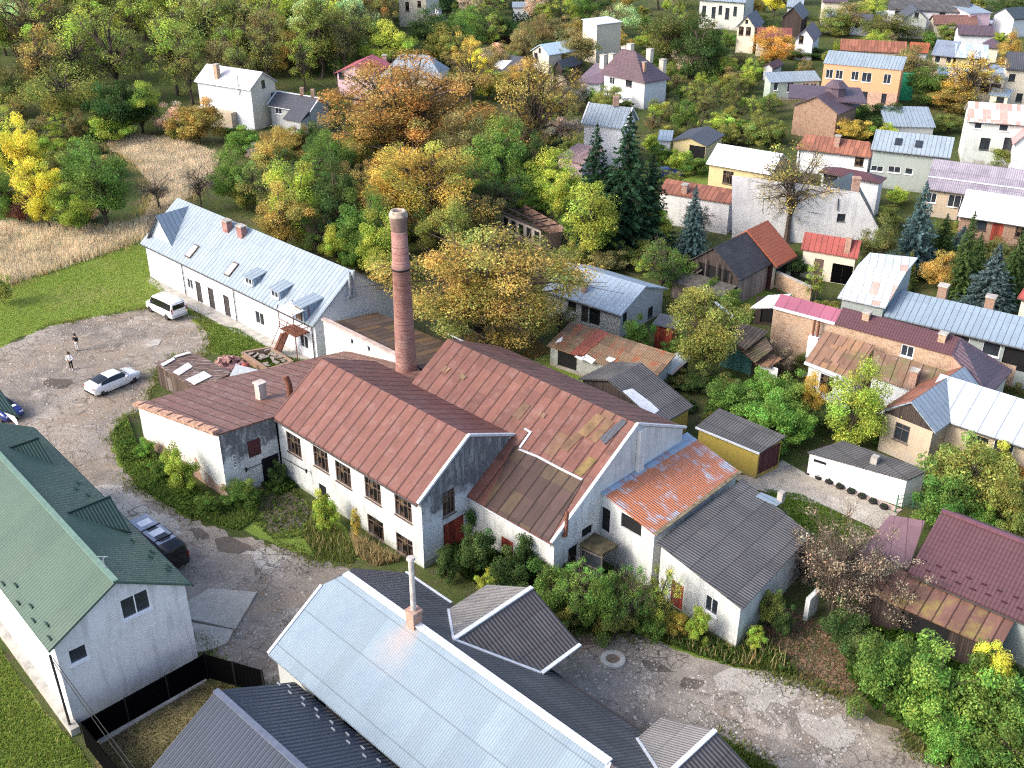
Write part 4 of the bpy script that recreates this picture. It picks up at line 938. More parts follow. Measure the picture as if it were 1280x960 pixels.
h.place(i0, Lw * .5, 1.2, 3., 1.9, 'hole'); h.place(i0, Lw * .25, 1.2, 2.2, 1.9, 'hole')
# pinkish flat roof at its side
FQ = [G(1067, 697, 3.0), G(1135, 712, 3.0), G(1156.5, 651, 3.3), G(1112.6, 643.4, 3.3)]
h.roof([FQ], .1, seam('dull_plum_roof', (.24, .14, .155), .9, 4., .02, var=.08, soot=.2), 'side_roof'); h.quadwalls(FQ, W_GREENGREY, .2, .1); h.finish()
# beige house with the pale L-shaped metal roof
ze = 3.6
h = front_gable_house('beige_house', 'beige house with dark gable and pale L shaped metal roof', (1100, 513), (1169.5, 541), ze, (1133.5, 502), 8.5, W_BEIGE, WHITE_METAL, oh=.3, og=.2, gablem=W_BEIGE, gutter=False)
W_(h, 'front', [(1127, 541, 1.25, 1.55, 'grey2')])
P = h.roofs[1]; nn_ = (P[1] - P[0]).cross(P[2] - P[0]).normalized(); h.part(MB().slab([[p + nn_ * .03 for p in P]], .02), 'rusty_slope', REDBROWN)
g0 = h.fr
c_ = g0['R0']; dd_ = g0['n']
a_ = up(g0['E0'], ze + .12); b_ = g0['E3'] + Vector((0, 0, .12)); i_ = dd_ * -0
m = MB(); pa, pb_, pt_ = [q_ - g0['d'] * -.17 for q_ in (g0['E0'], g0['E3'], g0['R0'])]
sft = Vector((0, 0, -.2)); m.poly([pb_ + (pa - pb_) * .06 + sft + Vector((0, 0, .1)), pa + (pb_ - pa) * .06 + sft + Vector((0, 0, .1)), pt_ + sft]); h.part(m, 'gable_boards', WOOD_DARK)
# main range running right
q0 = G(1187, 527, 3.6); q1 = G(1280, 558, 3.6); dm = (q1 - q0).normalized(); wq, zq = halfwidth(q0, q1, 1280, 507.5, 27, 1); q0x = q0 - dm * 2.5
h.gable(q0x, q1 + dm * 7, wq, zq, W_BEIGE, seam('white_sheet_roof_wide', (.42, .47, .52), 1.3, 9., .045, (.22, .26, .3), var=.04, soot=.15, rough=.42), oh=.3, og=.2, gutter=DARKEDGE)
fi = len(h.walls) - 4
h.win(fi, 1254, 560, 1.5, 1.6, 'white2'); h.win(fi, 1222, 552, 1.5, 1.0, 'hole'); h.finish()
# long brick building with purple tiles
zt = 5.6
A0 = G(967.5, 382.5, zt); A1 = G(1191, 442, zt); d = (A1 - A0).normalized(); n = Vector((-d.y, d.x, 0)); L = (A1 - A0).length
h = House('long_brick_building', 'long old brick building with purple tiled strip roof and dark hipped end', 'building', (A0 + A1) / 2)
i0 = h.wall(A0, A1, [(0, 0), (L, 0), (L, zt - .12), (0, zt - .12)], W_PALEBRICK)
k = (G(1048, 400, zt) - A0).dot(d)
dep = 1.3; dep2 = 5.5
h.roof([[A0 - n * .15, A0 + d * k - n * .15, up(A0 + d * k + n * dep, zt + .75), up(A0 + n * dep, zt + .75)], [up(A0 + n * dep, zt + .75), up(A0 + d * k + n * dep, zt + .75), up(A0 + d * k + n * dep2, 4.2), up(A0 + n * dep2, 4.2)]], .12, seam('raspberry_roof', (.30, .10, .15), 1.1, 9., .02, var=.08, soot=.2))
h.roof([[A0 + d * k - n * .2, A1 - n * .2, up(A1 + n * dep, zt + 1.), up(A0 + d * k + n * dep, zt + 1.)], [up(A0 + d * k + n * dep, zt + 1.), up(A1 + n * dep, zt + 1.), up(A1 + n * dep2, 4.2), up(A0 + d * k + n * dep2, 4.2)]], .14, PURPLE, 'tile_strip')
h.part(MB().bar(A0 + Vector((0, 0, -.05)) - n * .2, A0 + d * k + Vector((0, 0, -.05)) - n * .2, .1, .25), 'parapet_trim', ROOFEDGE)
V1 = up(A1 + n * dep, zt + 1.); V2 = G(1265.8, 462.7, 3.7); V3 = G(1236, 495.5, 3.7); V0 = A1 - n * .2 + Vector((0, 0, .02))
h.roof([[V0, V3, V2, V1]], .14, DKPURPLE, 'hip_roof')
v3 = V3 - d * .3 + n * .3; v2 = V2 - d * .3 - n * .3; Lr = Vector((v3.x - A1.x, v3.y - A1.y, 0)).length; Lq = Vector((v2.x - v3.x, v2.y - v3.y, 0)).length
h.wall(A1, v3, [(0, 0), (Lr, 0), (Lr, 3.5), (0, zt - .15)], W_BRICK); h.wall(v3, v2, [(0, 0), (Lq, 0), (Lq, 3.5), (0, 3.5)], W_CREAM)
b2 = A0 + n * (dep2 - .2); h.wall(b2, A0, [(0, 0), (dep2 - .2, 0), (dep2 - .2, zt - .15), (dep2 - 1.4, zt + .5), (0, 4.)], W_PALEBRICK); L3 = (V2 - b2).dot(d); h.wall(b2 + d * L3, b2, [(0, 0), (L3, 0), (L3, 3.5), (0, 3.5)], W_PALEBRICK)
h.win(i0, 1134, 439, 1.1, 1.1, 'white2')
h.ang = math.atan2(d.y, d.x)
h.chimney(1083, 397, .6, .5, W_PALEBRICK); h.chimney(1178, 424, .6, .5, W_PALEBRICK); h.finish()
# white chimney with twin pipes on the brick wall
q = A0 + d * ((G(1013, 425, 4) - A0).dot(d)) - n * .45
t_ = thing('white_stack', 'white rendered chimney stack with two dark pipes against the brick wall', 'chimney', up(q, 0))
zz = HT(up(q, 0), 420); MB().box((q.x, q.y, zz / 2), (.9, .7, zz), math.atan2(d.y, d.x)).build('stack', W_WHITE, t_)
m = MB()
for k_ in (-.2, .2): m.tube(up(q + d * k_, zz), up(q + d * k_, zz + 1.5), .11)
m.build('flue_pipe', RUST, t_)
# rust roofed cottage in front of it
ze = 3.0
h = House('rust_roof_cottage', 'white cottage under two brown rusted sheet roofs in front of the brick wall', 'cottage', G(1060, 480, 0))
Q = [G(1006, 452, ze), G(1066, 475.5, ze), G(1094, 432, 4.9), G(1031, 413.4, 4.9)]
h.roof([Q], .1, RUSTBROWN); W = h.quadwalls(Q, W_BLUEWHITE, .3, .1); h.win(W['front'], 1033, 479, 1.3, 1.5, 'old2')
h.part(MB().bar(Q[0] + Vector((0, 0, -.1)), Q[1] + Vector((0, 0, -.1)), .2, .25), 'eave_board', ROOFEDGE)
Q2 = [G(1086, 469, 3.4), G(1153, 492, 3.1), G(1187, 464.5, 4.5), G(1093, 437.5, 4.7)]
h.roof([Q2], .1, seam('mossy_brown_roof', (.22, .13, .085), 1.05, 3., .05, var=.3, moss=(.13, .14, .05), mossamt=.5, soot=.5, pale=.3)); h.quadwalls(Q2, W_BLUEWHITE, .3, .1)
n4 = (Q2[1] - Q2[0]).cross(Q2[2] - Q2[0]).normalized(); h.ang = math.atan2((Q2[1] - Q2[0]).y, (Q2[1] - Q2[0]).x); h.chimney(1141, 478, .6, 1.1, W_BRICK)
h.finish()
# little shack with teal doors and mossy roof left of it
h = House('teal_door_shack', 'ramshackle shack with teal double doors under a mossy brown roof', 'shack', G(930, 460, 0))
h.roof([[G(921, 434, 2.7), G(944, 453, 2.7), G(966, 436, 3.6), G(955, 417, 3.6)], [G(916, 427, 3.4), G(932, 437, 3.3), G(962, 414, 3.9), G(922, 402, 3.9)]], .1, seam('mossy_board_roof', (.16, .11, .075), .35, 2., .05, var=.4, moss=(.12, .12, .05), mossamt=.5, soot=.6))
a_ = G(899, 457, 0); b_ = G(938, 469, 0); L = (b_ - a_).length; i0 = h.wall(a_, b_, [(0, 0), (L, 0), (L, 2.3), (L * .6, 2.9), (0, 2.2)], WOOD_TEAL); h.win(i0, 926, 456, 1.7, 2.0, 'door_teal')
dd_ = (b_ - a_).normalized(); nn2 = Vector((-dd_.y, dd_.x, 0)); h.wall(b_, b_ + nn2 * 5, [(0, 0), (5, 0), (5, 2.4), (0, 2.3)], WOOD_GREY)
h.part(MB().slab([[G(944, 455, 2.4), G(962, 459, 2.4), G(978, 448, 2.7), G(962, 442, 2.7)]], .08), 'lean_to_roof', RUSTBROWN); h.wall(G(947, 482, 0), G(962, 487, 0), [(0, 0), (1.7, 0), (1.7, 2.3), (0, 2.3)], W_WHITE); h.finish()
h = House('open_canopy_shed', 'white roofed open lean-to full of clutter beside the raspberry roof', 'shed', G(945, 410, 0))
h.roof([[G(936, 385.5, 3.3), G(965, 384.5, 3.3), G(990, 367, 3.6), G(960, 369, 3.6)]], .08, plain('white_canopy_sheet', (.74, .76, .78), .5)); 
a_ = G(937, 407, 0); b_ = G(964, 410, 0); L = (b_ - a_).length; i0 = h.wall(a_ + BX * .6, b_ + BX * .6, [(0, 0), (L, 0), (L, 3.), (0, 3.)], WOOD_DARK); h.place(i0, L * .6, 1.4, L * .6, 2.3, 'hole')
h.part(MB().slab([[G(893, 378, 2.5), G(916, 399, 2.5), G(920, 396, 2.9), G(895, 376.5, 2.9)]], .06), 'tarpaulin_roof', plain('blue_sheet', (.30, .40, .52), .5)); h.finish()
# blue roofed long house with the raised rusty block
ze = 4.0
E0 = G(1105, 394, ze); E1 = G(1280, 435, ze); w, zr = halfwidth(E0, E1, 1131, 361, 24, 0); d = (E1 - E0).normalized()
h = House('blue_roof_range', 'long grey green house with blue grey roof and a raised white rusty roof block', 'house', E0 + d * 8)
W = h.gable(E0, E1 + d * 6, w, zr, W_GREENGREY, BLUE_METAL, oh=.35, og=.1)
for px, py in ((1169.5, 417), (1201, 425), (1239, 436)): h.win(W['front'], px, py, 1.5, 1.4, 'white1')
h.win(W['front'], 1270, 449, 2.2, 2.2, 'hole')
h.chimney(1177, 372, .8, 1.2, W_BROWNBRICK); h.chimney(1236, 386, .8, 1.2, W_BROWNBRICK)
Q = [G(1047, 371.4, 4.9), G(1107, 384.5, 4.9), up(G(1147.7, 322, 8.), 8.), G(1087.5, 315.6, 8.)]
mid0 = Q[0].lerp(Q[3], .6) + Vector((0, 0, .55)); mid1 = Q[1].lerp(Q[2], .6) + Vector((0, 0, .55))
h.roof([[Q[0], Q[1], mid1, mid0], [mid0, mid1, Q[2], Q[3]]], .14, WHITE_RUSTY, 'raised_roof'); h.quadwalls(Q, W_GREENGREY, .3, .16); h.finish()
# barn: black slope and orange slope
ze = 3.0
E0 = G(925, 350.6, ze); E1 = G(964, 330, ze); d = (E1 - E0).normalized(); n = Vector((-d.y, d.x, 0))
ap = ray_plane(892, 309, E0, d); w = (Vector((ap.x, ap.y, 0)) - Vector((E0.x, E0.y, 0))).dot(n)
h = House('old_barn', 'dilapidated timber barn with black slate slope open at the gable', 'barn', E0 + n * w)
Lb = (G(931.4, 289, ap.z) - ap).dot(d)
h.W = h.gable(E0, E0 + d * Lb, w, ap.z, WOOD_PINK, corr('black_slate_roof', (.045, .042, .045), .2, 1.2, .6, .2, dirt=.5, dirtcol=(.085, .08, .08)), oh=.3, og=.2, gablem=WOOD_DARK, gutter=False)
h.place(h.W['left'], w * 1., 2.6, w * 1.1, 1.9, 'hole')
m = MB(); c_ = h.fr['E0'] - d * .0 + n * .5
for k in (.35, .6, .8, 1.2, 1.5): m.bar(up(E0 + n * w * k, 1.7) - d * .05, up(E0 + n * w * k, min(4.2, 2.6 + 2.2 * min(k, 2 - k))) - d * .05, .12)
m.bar(up(E0 + n * w * 1.75, 1.8) - d * .2, up(E0 + n * w * 1.4, 3.2) - d * .1, .14).bar(up(E0 + n * w * 1.65, 1.75) - d * .25, up(E0 + n * w * 1.3, 3.0) - d * .15, .14)
h.part(m, 'gable_posts', WOOD_GREY)
lq = [up(E0 - d * 2.6, 1.9) + n * .3, up(E0, 2.3) + n * .3, up(E0, 2.3) + n * (2 * w - .2), up(E0 - d * 2.6, 1.9) + n * (2 * w - .2)]
h.roof([lq], .1, plain('mossy_lean_to', (.09, .085, .075), .95, var=.5, scale=3.), 'lean_to_roof'); h.quadwalls(lq, WOOD_GREY, .15, .1); h.finish()
h = House('orange_roof_shed', 'open fronted shed with a bright orange tiled roof joined to the black barn', 'shed', G(960, 345, 0))
S0 = E0 + d * Lb; Lo = (G(958.8, 276.4, ap.z) - ap).dot(d) - Lb
h.W = h.gable(up(S0, ze) - n * .6 + Vector((0, 0, -.2)), up(S0 + d * Lo, ze) - n * .6 + Vector((0, 0, -.2)), w + .6, ap.z + .15, W_CREAM, ORANGE, oh=.5, og=.1, wb=w, zb=ze, gablem=WOOD_MAROON); h.place(h.W['front'], Lo * .45, 1.3, Lo * .6, 2.1, 'hole'); h.finish()
# brick garden wall
wl = thing('brick_garden_wall', 'low weathered brick garden wall between the barn and the little red roofed house', 'wall', G(985, 365, 0))
a_ = G(955, 352, 0); b_ = G(1013, 379, 0); MB().bar(up(a_, .85), up(b_, .85), .3, 1.7).build('wall', W_PALEBRICK, wl); MB().bar(up(a_, 1.75), up(b_, 1.75), .4, .1).build('coping', CONC, wl)
# little red-roofed house
h = shed_house('small_red_roof_house', 'small cream house with a bright red roof and dark garage door', (1001, 311), (1072, 323), 3.3, 289.4, 5.0, W_CREAM, RED, end=0)
W_(h, 'front', [(1023, 334, 1.0, 1.9, 'door_brown'), (1052, 344, 2.2, 2.2, 'garage_dark')]); h.chimney(1060, 309, .6, 1.2, W_BRICK); h.finish()
# the white fire wall house
B0 = G(915, 299, 0); zt0 = HT(B0, 219); B1 = up(G(1072, 240, 9.2), 0)
za = 10.
L0 = G(915, 299, 0); dW = Vector((1, -.155, 0)).normalized()
cz = lambda px, py: ray_plane(px, py, L0, Vector((-dW.y, dW.x, 0)))
pts = [cz(915, 219), cz(1024, 232.5), cz(1066, 239), cz(1075, 241), cz(1098, 284)]
us = [(p - L0).dot(dW) for p in pts]
h = House('white_fire_wall_house', 'tall blank white fire wall with a dark green tiled roof behind its right shoulder', 'house', L0 + dW * us[-1] / 2)
nW = Vector((-dW.y, dW.x, 0))
outl = [(0, 0), (us[-1], 0)] + [(u, p.z) for u, p in reversed(list(zip(us, pts)))]
i0 = h.wall(L0, L0 + dW * us[-1], outl, W_STREAK); h.wall(L0 + nW * .35, L0, [(0, 0), (.35, 0), (.35, pts[0].z), (0, pts[0].z)], W_STREAK)
h.win(i0, 1051.5, 272, .9, .9, 'dark')
rg = pts[3] + Vector((0, 0, .1)); er = pts[4] + Vector((0, 0, .1)); D = 7.5
h.roof([[er - nW * .1, er + nW * D, rg + nW * D, rg - nW * .1]], .14, DKGREEN); er0 = er - Vector((0, 0, .3)); h.wall(up(er, 0) - dW * .3, up(er, 0) - dW * .3 + nW * D, [(0, 0), (D, 0), (D, er0.z), (0, er0.z)], W_WHITE)
lf = rg - dW * 5.5 - Vector((0, 0, 3.2)); h.roof([[rg + nW * .3, rg + nW * D, lf + nW * D, lf + nW * .3]], .14, DKGREEN)
h.part(MB().box(rg - dW * .5 + nW * .6 + Vector((0, 0, .5)), (.8, .8, 1.8), math.atan2(dW.y, dW.x)).box(rg - dW * .5 + nW * .6 + Vector((0, 0, 1.45)), (.95, .95, .15), math.atan2(dW.y, dW.x)), 'chimney', W_BRICK); 
for k in (0,): h.part(MB().tube(cz(1048, 248) - nW * .1, cz(1047, 263) - nW * .1, .06), 'downpipe', DARKEDGE)
h.finish()
h = shed_house('red_topped_outbuilding', 'long low white outbuilding with a narrow red brown sheet roof', (822, 239.5), (913.7, 254.5), 4.0, 237.5, 4.9, W_STREAK, REDBROWN); h.chimney(856, 240, .7, .9, W_BRICK); h.finish()
h = gable_house('yellow_house_white_roof', 'yellow house under a glaring white metal roof above the fire wall', (883, 203), (965.3, 217), 5.2, (988.8, 192), 28, W_YELLOW, plain('glaring_white_roof', (.64, .66, .67), .5, var=.03), gutter=ZINC)
W_(h, 'front', [(910, 222, 1.4, 1.7, 'old3')]); h.finish()
h = front_gable_house('small_yellow_garage', 'small yellow garage with grey gabled roof and open dark doorway', (838, 176), (884.5, 183), 2.9, (861, 171.5), 7., W_YELLOW, DARKGREY, gutter=False)
W_(h, 'front', [(872, 192, 2.4, 2.2, 'hole')]); h.finish()
h = shed_house('pale_sheet_shed', 'small shed with pale grey sheet roof beside the yellow garage', (822, 175), (840, 176), 2.4, 163, 3.2, W_BLUEWHITE, BLUE_METAL, end=1); h.finish()
# upper right neighbours
h = gable_house('red_brown_roof_cottage', 'long white cottage under a red brown sheet roof left of the blue grey house', (994.4, 184.7), (1088.5, 196.5), 3.4, (1097, 178), 35, W_WHITE, REDBROWN, hip=.8); h.chimney(1046, 181, .7, 1.2, W_BRICK)
W_(h, 'front', [(1074, 202, 1.2, 1.3, 'old2')]); h.finish()
h = gable_house('plum_roof_house', 'white house with a plum coloured hipped roof behind the fire wall', (1024, 214), (1101, 228), 4.6, (1108, 219), 27, W_WHITE, PURPLE, hip=2.2)
W_(h, 'front', [(1038, 224, 1.8, 1.2, 'dark2'), (1064, 230, 1.3, 1.1, 'dark2')]); h.finish()
h = gable_house('blue_grey_house', 'blue grey shingled house with pale snow guarded roof and two skylights', (1088.6, 186), (1188, 197), 5.2, (1205.8, 171.7), 32, W_GREENGREY, WHITE_METAL, gablem=W_BLUEWHITE)
W_(h, 'front', [(1118, 212, 1.6, .9, 'white2'), (1136, 214, 1.0, .9, 'white1'), (1089, 210, 1.6, .8, 'white2')])
fr = h.fr; nr = (fr['E1'] - fr['E0']).cross(fr['R0'] - fr['E0']).normalized()
for px, py in ((1123, 177.5), (1148.5, 180.5)): q = ray_plane(px, py, fr['E0'], nr) + nr * .05; h.part(MB().box(q, (.9, 1.2, .12), ax=(fr['d'], (fr['R0'] - fr['E0'] - fr['d'] * (fr['R0'] - fr['E0']).dot(fr['d'])).normalized(), nr)), 'skylight', GLASS)
h.finish()
E0 = G(1156, 235, 3.6); E1 = G(1280, 252, 3.6); d = (E1 - E0).normalized(); w, zr = halfwidth(E0, E1, 1147, 198, 33, 0)
h = House('lichen_roof_house', 'long beige house under a mottled lilac grey roof', 'house', E0 + d * 8)
h.W = h.gable(E0, E1 + d * 3, w, zr, W_BEIGE, LILAC); W_(h, 'front', [(1164, 247, 1.2, 1.3, 'white2'), (1177, 249, 1.2, 1.3, 'white2'), (1196.6, 252, 2.2, 1.6, 'white3'), (1211, 254, .8, 1.4, 'white1')])
q0 = h.fr['R0'].lerp(h.fr['E0'], .62); q1 = h.fr['R1'].lerp(h.fr['E1'], .62); h.part(MB().bar(q0 + Vector((0, 0, .05)), q1 + Vector((0, 0, .05)), .3, .1), 'roof_joint', ROOFEDGE); h.finish()
h = gable_house('white_sheet_roof_house', 'brown brick house with a broad white roof and a red door', (1197, 269), (1280, 282), 3.6, (1280, 248), 22, W_BROWNBRICK, plain('glaring_white_roof', (.64, .66, .67), .5, var=.03), ext=(0, 5))
W_(h, 'front', [(1223, 281, 1.8, 1.2, 'dark2'), (1246, 290, 1.2, 2.2, 'door_red'), (1276, 291, 1.2, 1.3, 'old2')]); h.finish()
h = shed_house('white_sheet_shed', 'shed with a big plain white sheet roof in front of the orange house', (1107, 157.5), (1170, 159), 2.6, 133.4, 4.2, W_GREY, WHITE_METAL); h.finish()
h = gable_house('rust_striped_roof_house', 'two storey pale house with a white roof striped by rust red sheets', (1209, 151), (1280, 156), 6.2, (1280, 131), 30, plaster('pale_green_white_render', (.62, .66, .62), .25), RUSTSTRIPE, ext=(0, 4))
W_(h, 'front', [(1223, 156, 1., 1.1, 'white1'), (1229, 156, 1., 1.1, 'white1'), (1255, 158, 1.2, 1.2, 'white1'), (1261, 158.5, 1.2, 1.2, 'white1'), (1231, 180, 1.3, 1.7, 'dark2'), (1260, 180, 1.2, 1.8, 'dark2')]); h.finish()
h = front_gable_house('pink_roof_house', 'white house with pink roof and bare brick gable at the right edge', (1266, 181), (1300, 184), 4.2, (1286, 164), 8., W_WHITE, seam('pinkish_roof', (.48, .28, .28), .6, 2., .03), gablem=W_WHITE); h.finish()
# red bit of roof at the right edge
h = gable_house('edge_red_roof_house', 'house corner with a red roof cut by the right edge', (1272, 371), (1300, 380), 4.5, (1300, 350), 35, W_CREAM, RED); h.finish()
# the orange house and its neighbours
E0 = G(1029, 78.5, 7.0); E1 = G(1128, 87.6, 7.0)
h = House('orange_house', 'two storey orange house with a pale sloping roof and unfinished brick ground floor', 'house', (E0 + E1) / 2)
dp = depthfit(E0, E1, 71, 8.4); h.W = h.shed(E0, E1, dp, 8.4, W_ORANGE, WHITE_METAL, oh=.15, og=.15)
i_ = h.W['front']; p0, p1, ol, mt, hl = h.walls[i_]; Lo = (p1 - p0).length; zt_ = ol[2][1]; h.walls[i_] = (p0, p1, [(0, 3.0), (Lo, 3.0), (Lo, zt_), (0, zt_)], mt, hl)
ja = h.wall(p0, p1, [(0, 0), (Lo * .47, 0), (Lo * .47, 3.0), (0, 3.0)], plaster('green_render', (.33, .40, .34), .2)); jb = h.wall(p0, p1, [(Lo * .47, 0), (Lo, 0), (Lo, 3.0), (Lo * .47, 3.0)], bricks('salmon_brick', (.50, .27, .19), (.56, .33, .24), (.5, .4, .33), .3))
for it in ((1046, 112, 1.2, 1.4, 'white2'), (1065.6, 114, 1.2, 1.5, 'white2')): h.win(ja, *it)
for it in ((1079, 116, 1.5, 1.4, 'dark2'), (1105.5, 118, .8, 1.6, 'dark')): h.win(jb, *it)
W_(h, 'front', [(1036.7, 92.3, 1.2, 1.5, 'white2'), (1049, 93.3, 1.2, 1.5, 'white2'), (1068.7, 94.7, 1.2, 1.5, 'white2'), (1083.3, 96.8, 1.6, 1.6, 'white2'), (1109, 98.6, 1.2, 1.6, 'white2')])
p0, p1 = h.walls[h.W['front']][:2]; dd_ = (p1 - p0).normalized(); nn2 = Vector((dd_.y, -dd_.x, 0)); Lo = (p1 - p0).length
h.part(MB().box(p0 + dd_ * (Lo * .23) + nn2 * .06 + Vector((0, 0, 2.75)), (Lo * .46, .1, .35), math.atan2(dd_.y, dd_.x)), 'cornice', ROOFEDGE)
h.finish()
gq = G(1130, 126, 0); t_ = MB().box((gq.x, gq.y, 2.4), (2.2, .5, 4.6), rad(-10)).build('green_sheet_screen', corr('bright_green_sheet', (.04, .42, .22), .2, 9., .5, contrast=.15), origin=gq); put(t_, label='bright green profiled sheet leaning against the right side of the orange house', category='sheet screen')
h = shed_house('white_roof_annex', 'low green and pink annex with a wide white roof left of the orange house', (962.5, 103), (1027, 100.5), 3.2, 88, 4.2, plaster('mint_render', (.40, .48, .42), .2), WHITE_METAL)
W_(h, 'front', [(970, 108, .8, 1.4, 'white1'), (988, 109, 1.2, 1.7, 'white2'), (1007, 109, 1.2, 1.4, 'white2'), (1017, 109, 1.2, 1.4, 'white2')]); h.finish()
h = front_gable_house('brown_brick_house', 'unfinished brown brick house with a black gabled roof and turret', (988, 132), (1049, 143), 4.4, (1017, 120), 7.5, W_BROWNBRICK, DKPURPLE, gutter=False, oh=.5, og=.35)
fr = h.fr; c_ = (fr['R0'] + fr['R1']) / 2
h.roof([[up(c_ + Vector((-6.2, -1.2, 0)), fr['ze'] + 1.5), up(c_ + Vector((5.6, -2.4, 0)), fr['ze'] + .9), up(c_ + Vector((6, 3.4, 0)), fr['ze'] + 1.9), up(c_ + Vector((-5, 4., 0)), fr['ze'] + 2.3)]], .2, DKPURPLE)
h.part(MB().lathe(up(c_ + Vector((1.5, 1., 0)), fr['zr'] - .8), [(1.6, 0), (1.5, 1.3), (1.8, 1.35), (.9, 2.2), (.05, 2.4)], 8), 'turret', DKPURPLE)
a_ = G(1019, 164, 0); h.roof([[up(a_ + Vector((-1.5, -.3, 0)), 2.2), up(a_ + Vector((3.3, -1., 0)), 2.2), up(a_ + Vector((3.3, 1.6, 0)), 3.), up(a_ + Vector((-1.5, 2.4, 0)), 3.)]], .1, DKPURPLE, 'porch_roof'); h.finish()
h = front_gable_house('small_plum_roof_cottage', 'tiny cottage with plum roof below the golden tree', (952, 84), (967, 86), 2.4, (959, 79), 5., W_WHITE, PURPLE); h.finish()
# white house by the big spruces, pink roofed shed
h = gable_house('white_house_by_spruces', 'white gabled house with bright metal roof behind the dark spruces', (726.7, 154), (781, 161), 6.0, (801, 134.5), 42, W_WHITE, WHITE_METAL, verge=3, gutter=False)
W_(h, 'right', [(801, 151, .7, .8, 'dark'), (806, 172, .8, 1.1, 'dark'), (790, 172, .8, 1.1, 'dark')]); h.part(MB().bar(h.fr['R0'].lerp(h.fr['R1'], .62), h.fr['R0'].lerp(h.fr['R1'], .62) + Vector((0, 0, 1.3)), .8), 'chimney', W_BRICK)
q = h.fr['R0'].lerp(h.fr['R1'], .85) + Vector((0, 0, 1.0)); h.part(MB().lathe(q, [(.02, .2), (.55, .25), (.75, .4), (.78, .42), (.5, .1), (.02, 0)], 16), 'satellite_dish', PVC); h.finish()
h = shed_house('pink_roof_shed', 'low shed with a faded pink roof left of the dark spruces', (695, 196), (728, 205), 2.6, 187, 3.6, W_PINK, seam('faded_pink_roof', (.42, .28, .26), .7, 3., .02, soot=.2)); h.finish()
# purple hip-roofed villa
h = House('purple_hip_roof_villa', 'large white villa under a purple grey hipped roof with many chimneys', 'villa', G(795, 108, 0))
ze = 4.6; a_ = G(750, 91, ze); b_ = G(806, 103.5, ze); c_ = G(839, 98, ze); dd_ = c_ + (a_ - b_); apx = G(794.7, 64, 9.6); ap2 = apx + (a_ - b_).normalized() * 3
VR = tiles('villa_roof', (.19, .135, .17), .3, .45)
h.roof([[a_, b_, apx, ap2], [b_, c_, apx], [c_, dd_, ap2, apx], [dd_, a_, ap2]], .16, VR)
Q = [a_, b_, c_, dd_]; W = h.quadwalls(Q, W_WHITE, .5, .16); h.W = W
W_(h, 'front', [(786, 104, 1.4, 1.1, 'dark2'), (765, 101, 1.2, 1.2, 'white2')])
l0 = G(718, 103, 2.9); l1 = G(752, 104, 2.9); h.roof([[l0, l1, G(768, 84, 4.8), G(745, 78, 4.8)]], .14, VR, 'wing_roof'); h.quadwalls([l0, l1, G(768, 84, 4.8), G(745, 78, 4.8)], W_WHITE, .4, .14)
for px, py, z in ((812, 73, 7.), (828, 86, 6.), (780.6, 70, 8.2), (787.6, 67, 8.6), (765, 79, 6.6), (754, 80, 6.)): h.chimney(px, py, .9, 1.5, W_CREAM, z=z)
h.chimney(805, 84, .7, .8, W_BRICK, z=6.6); h.finish()
# upper left houses
h = gable_house('white_house_tall_chimney', 'tall white house with pale roof and a tall leaning chimney by the wood', (242.7, 100.6), (313, 111.6), 6.6, (329, 89.7), 33, W_BLUEWHITE, seam('off_white_roof', (.50, .50, .52), .6, 4., .02, (.5, .5, .5), var=.03, soot=.1), gablem=W_CREAM, gutter=ZINC)
W_(h, 'right', [(329, 105, .8, 1.2, 'dark'), (345, 119, 1.2, 1.2, 'white2')]); h.chimney(272, 97, .7, 2.0, W_PALEBRICK)
fr = h.fr; p0, p1 = h.walls[h.W['front']][:2]; dd_ = (p1 - p0).normalized(); nn2 = Vector((dd_.y, -dd_.x, 0))
Lx = (p1 - p0).length * .68; h.part(MB().box(p0 + dd_ * Lx / 2 + nn2 * .6 + Vector((0, 0, 1.3)), (Lx, 1.2, 2.6), math.atan2(dd_.y, dd_.x)), 'lower_storey', W_BEIGE)
g_ = ray_plane(298, 108, p0 + nn2 * .2, nn2); h.part(MB().tube(g_ + Vector((0, 0, 1.8)), g_ - Vector((0, 0, 1.3)), .07), 'flue_pipe', ZINC); h.finish()
E0 = G(334, 131, 3.6); E1 = G(378, 138.5, 3.6); w, zr = halfwidth(E0, E1, 417, 121, 33, 1)
h = House('dark_roof_house', 'grey house with dark slate roof trimmed in white beside the tall white house', 'house', (E0 + E1) / 2)
d = (E1 - E0).normalized(); n = Vector((-d.y, d.x, 0)); h.W = h.gable(E0, E1 + d * 1.5, w, zr, W_GREY, DARKGREY, verge=3, gutter=ROOFEDGE, ridge=ROOFEDGE); W_(h, 'front', [(348, 138, 1.4, 1.1, 'white2')])
B0 = E0 + d * 5. - n * 2.2 - Vector((0, 0, 1.0)); B1 = B0 + d * 3.6
h.roof([[B0, B1, up(B1 + n * (w + 2.2), zr + .05), up(B0 + n * (w + 2.2), zr + .05)]], .14, DARKGREY); h.quadwalls([B0, B1, up(B1 + n * 2.6, 3.2), up(B0 + n * 2.6, 3.2)], W_GREY, .25, .16)
h.part(MB().bar(h.fr['R0'].lerp(h.fr['R1'], .6), h.fr['R0'].lerp(h.fr['R1'], .6) + Vector((0, 0, 1.2)), .6), 'chimney', W_BROWNBRICK); h.part(MB().bar(h.fr['R0'].lerp(h.fr['R1'], .85), h.fr['R0'].lerp(h.fr['R1'], .85) + Vector((0, 0, 1.2)), .6), 'chimney', W_BROWNBRICK); h.finish()
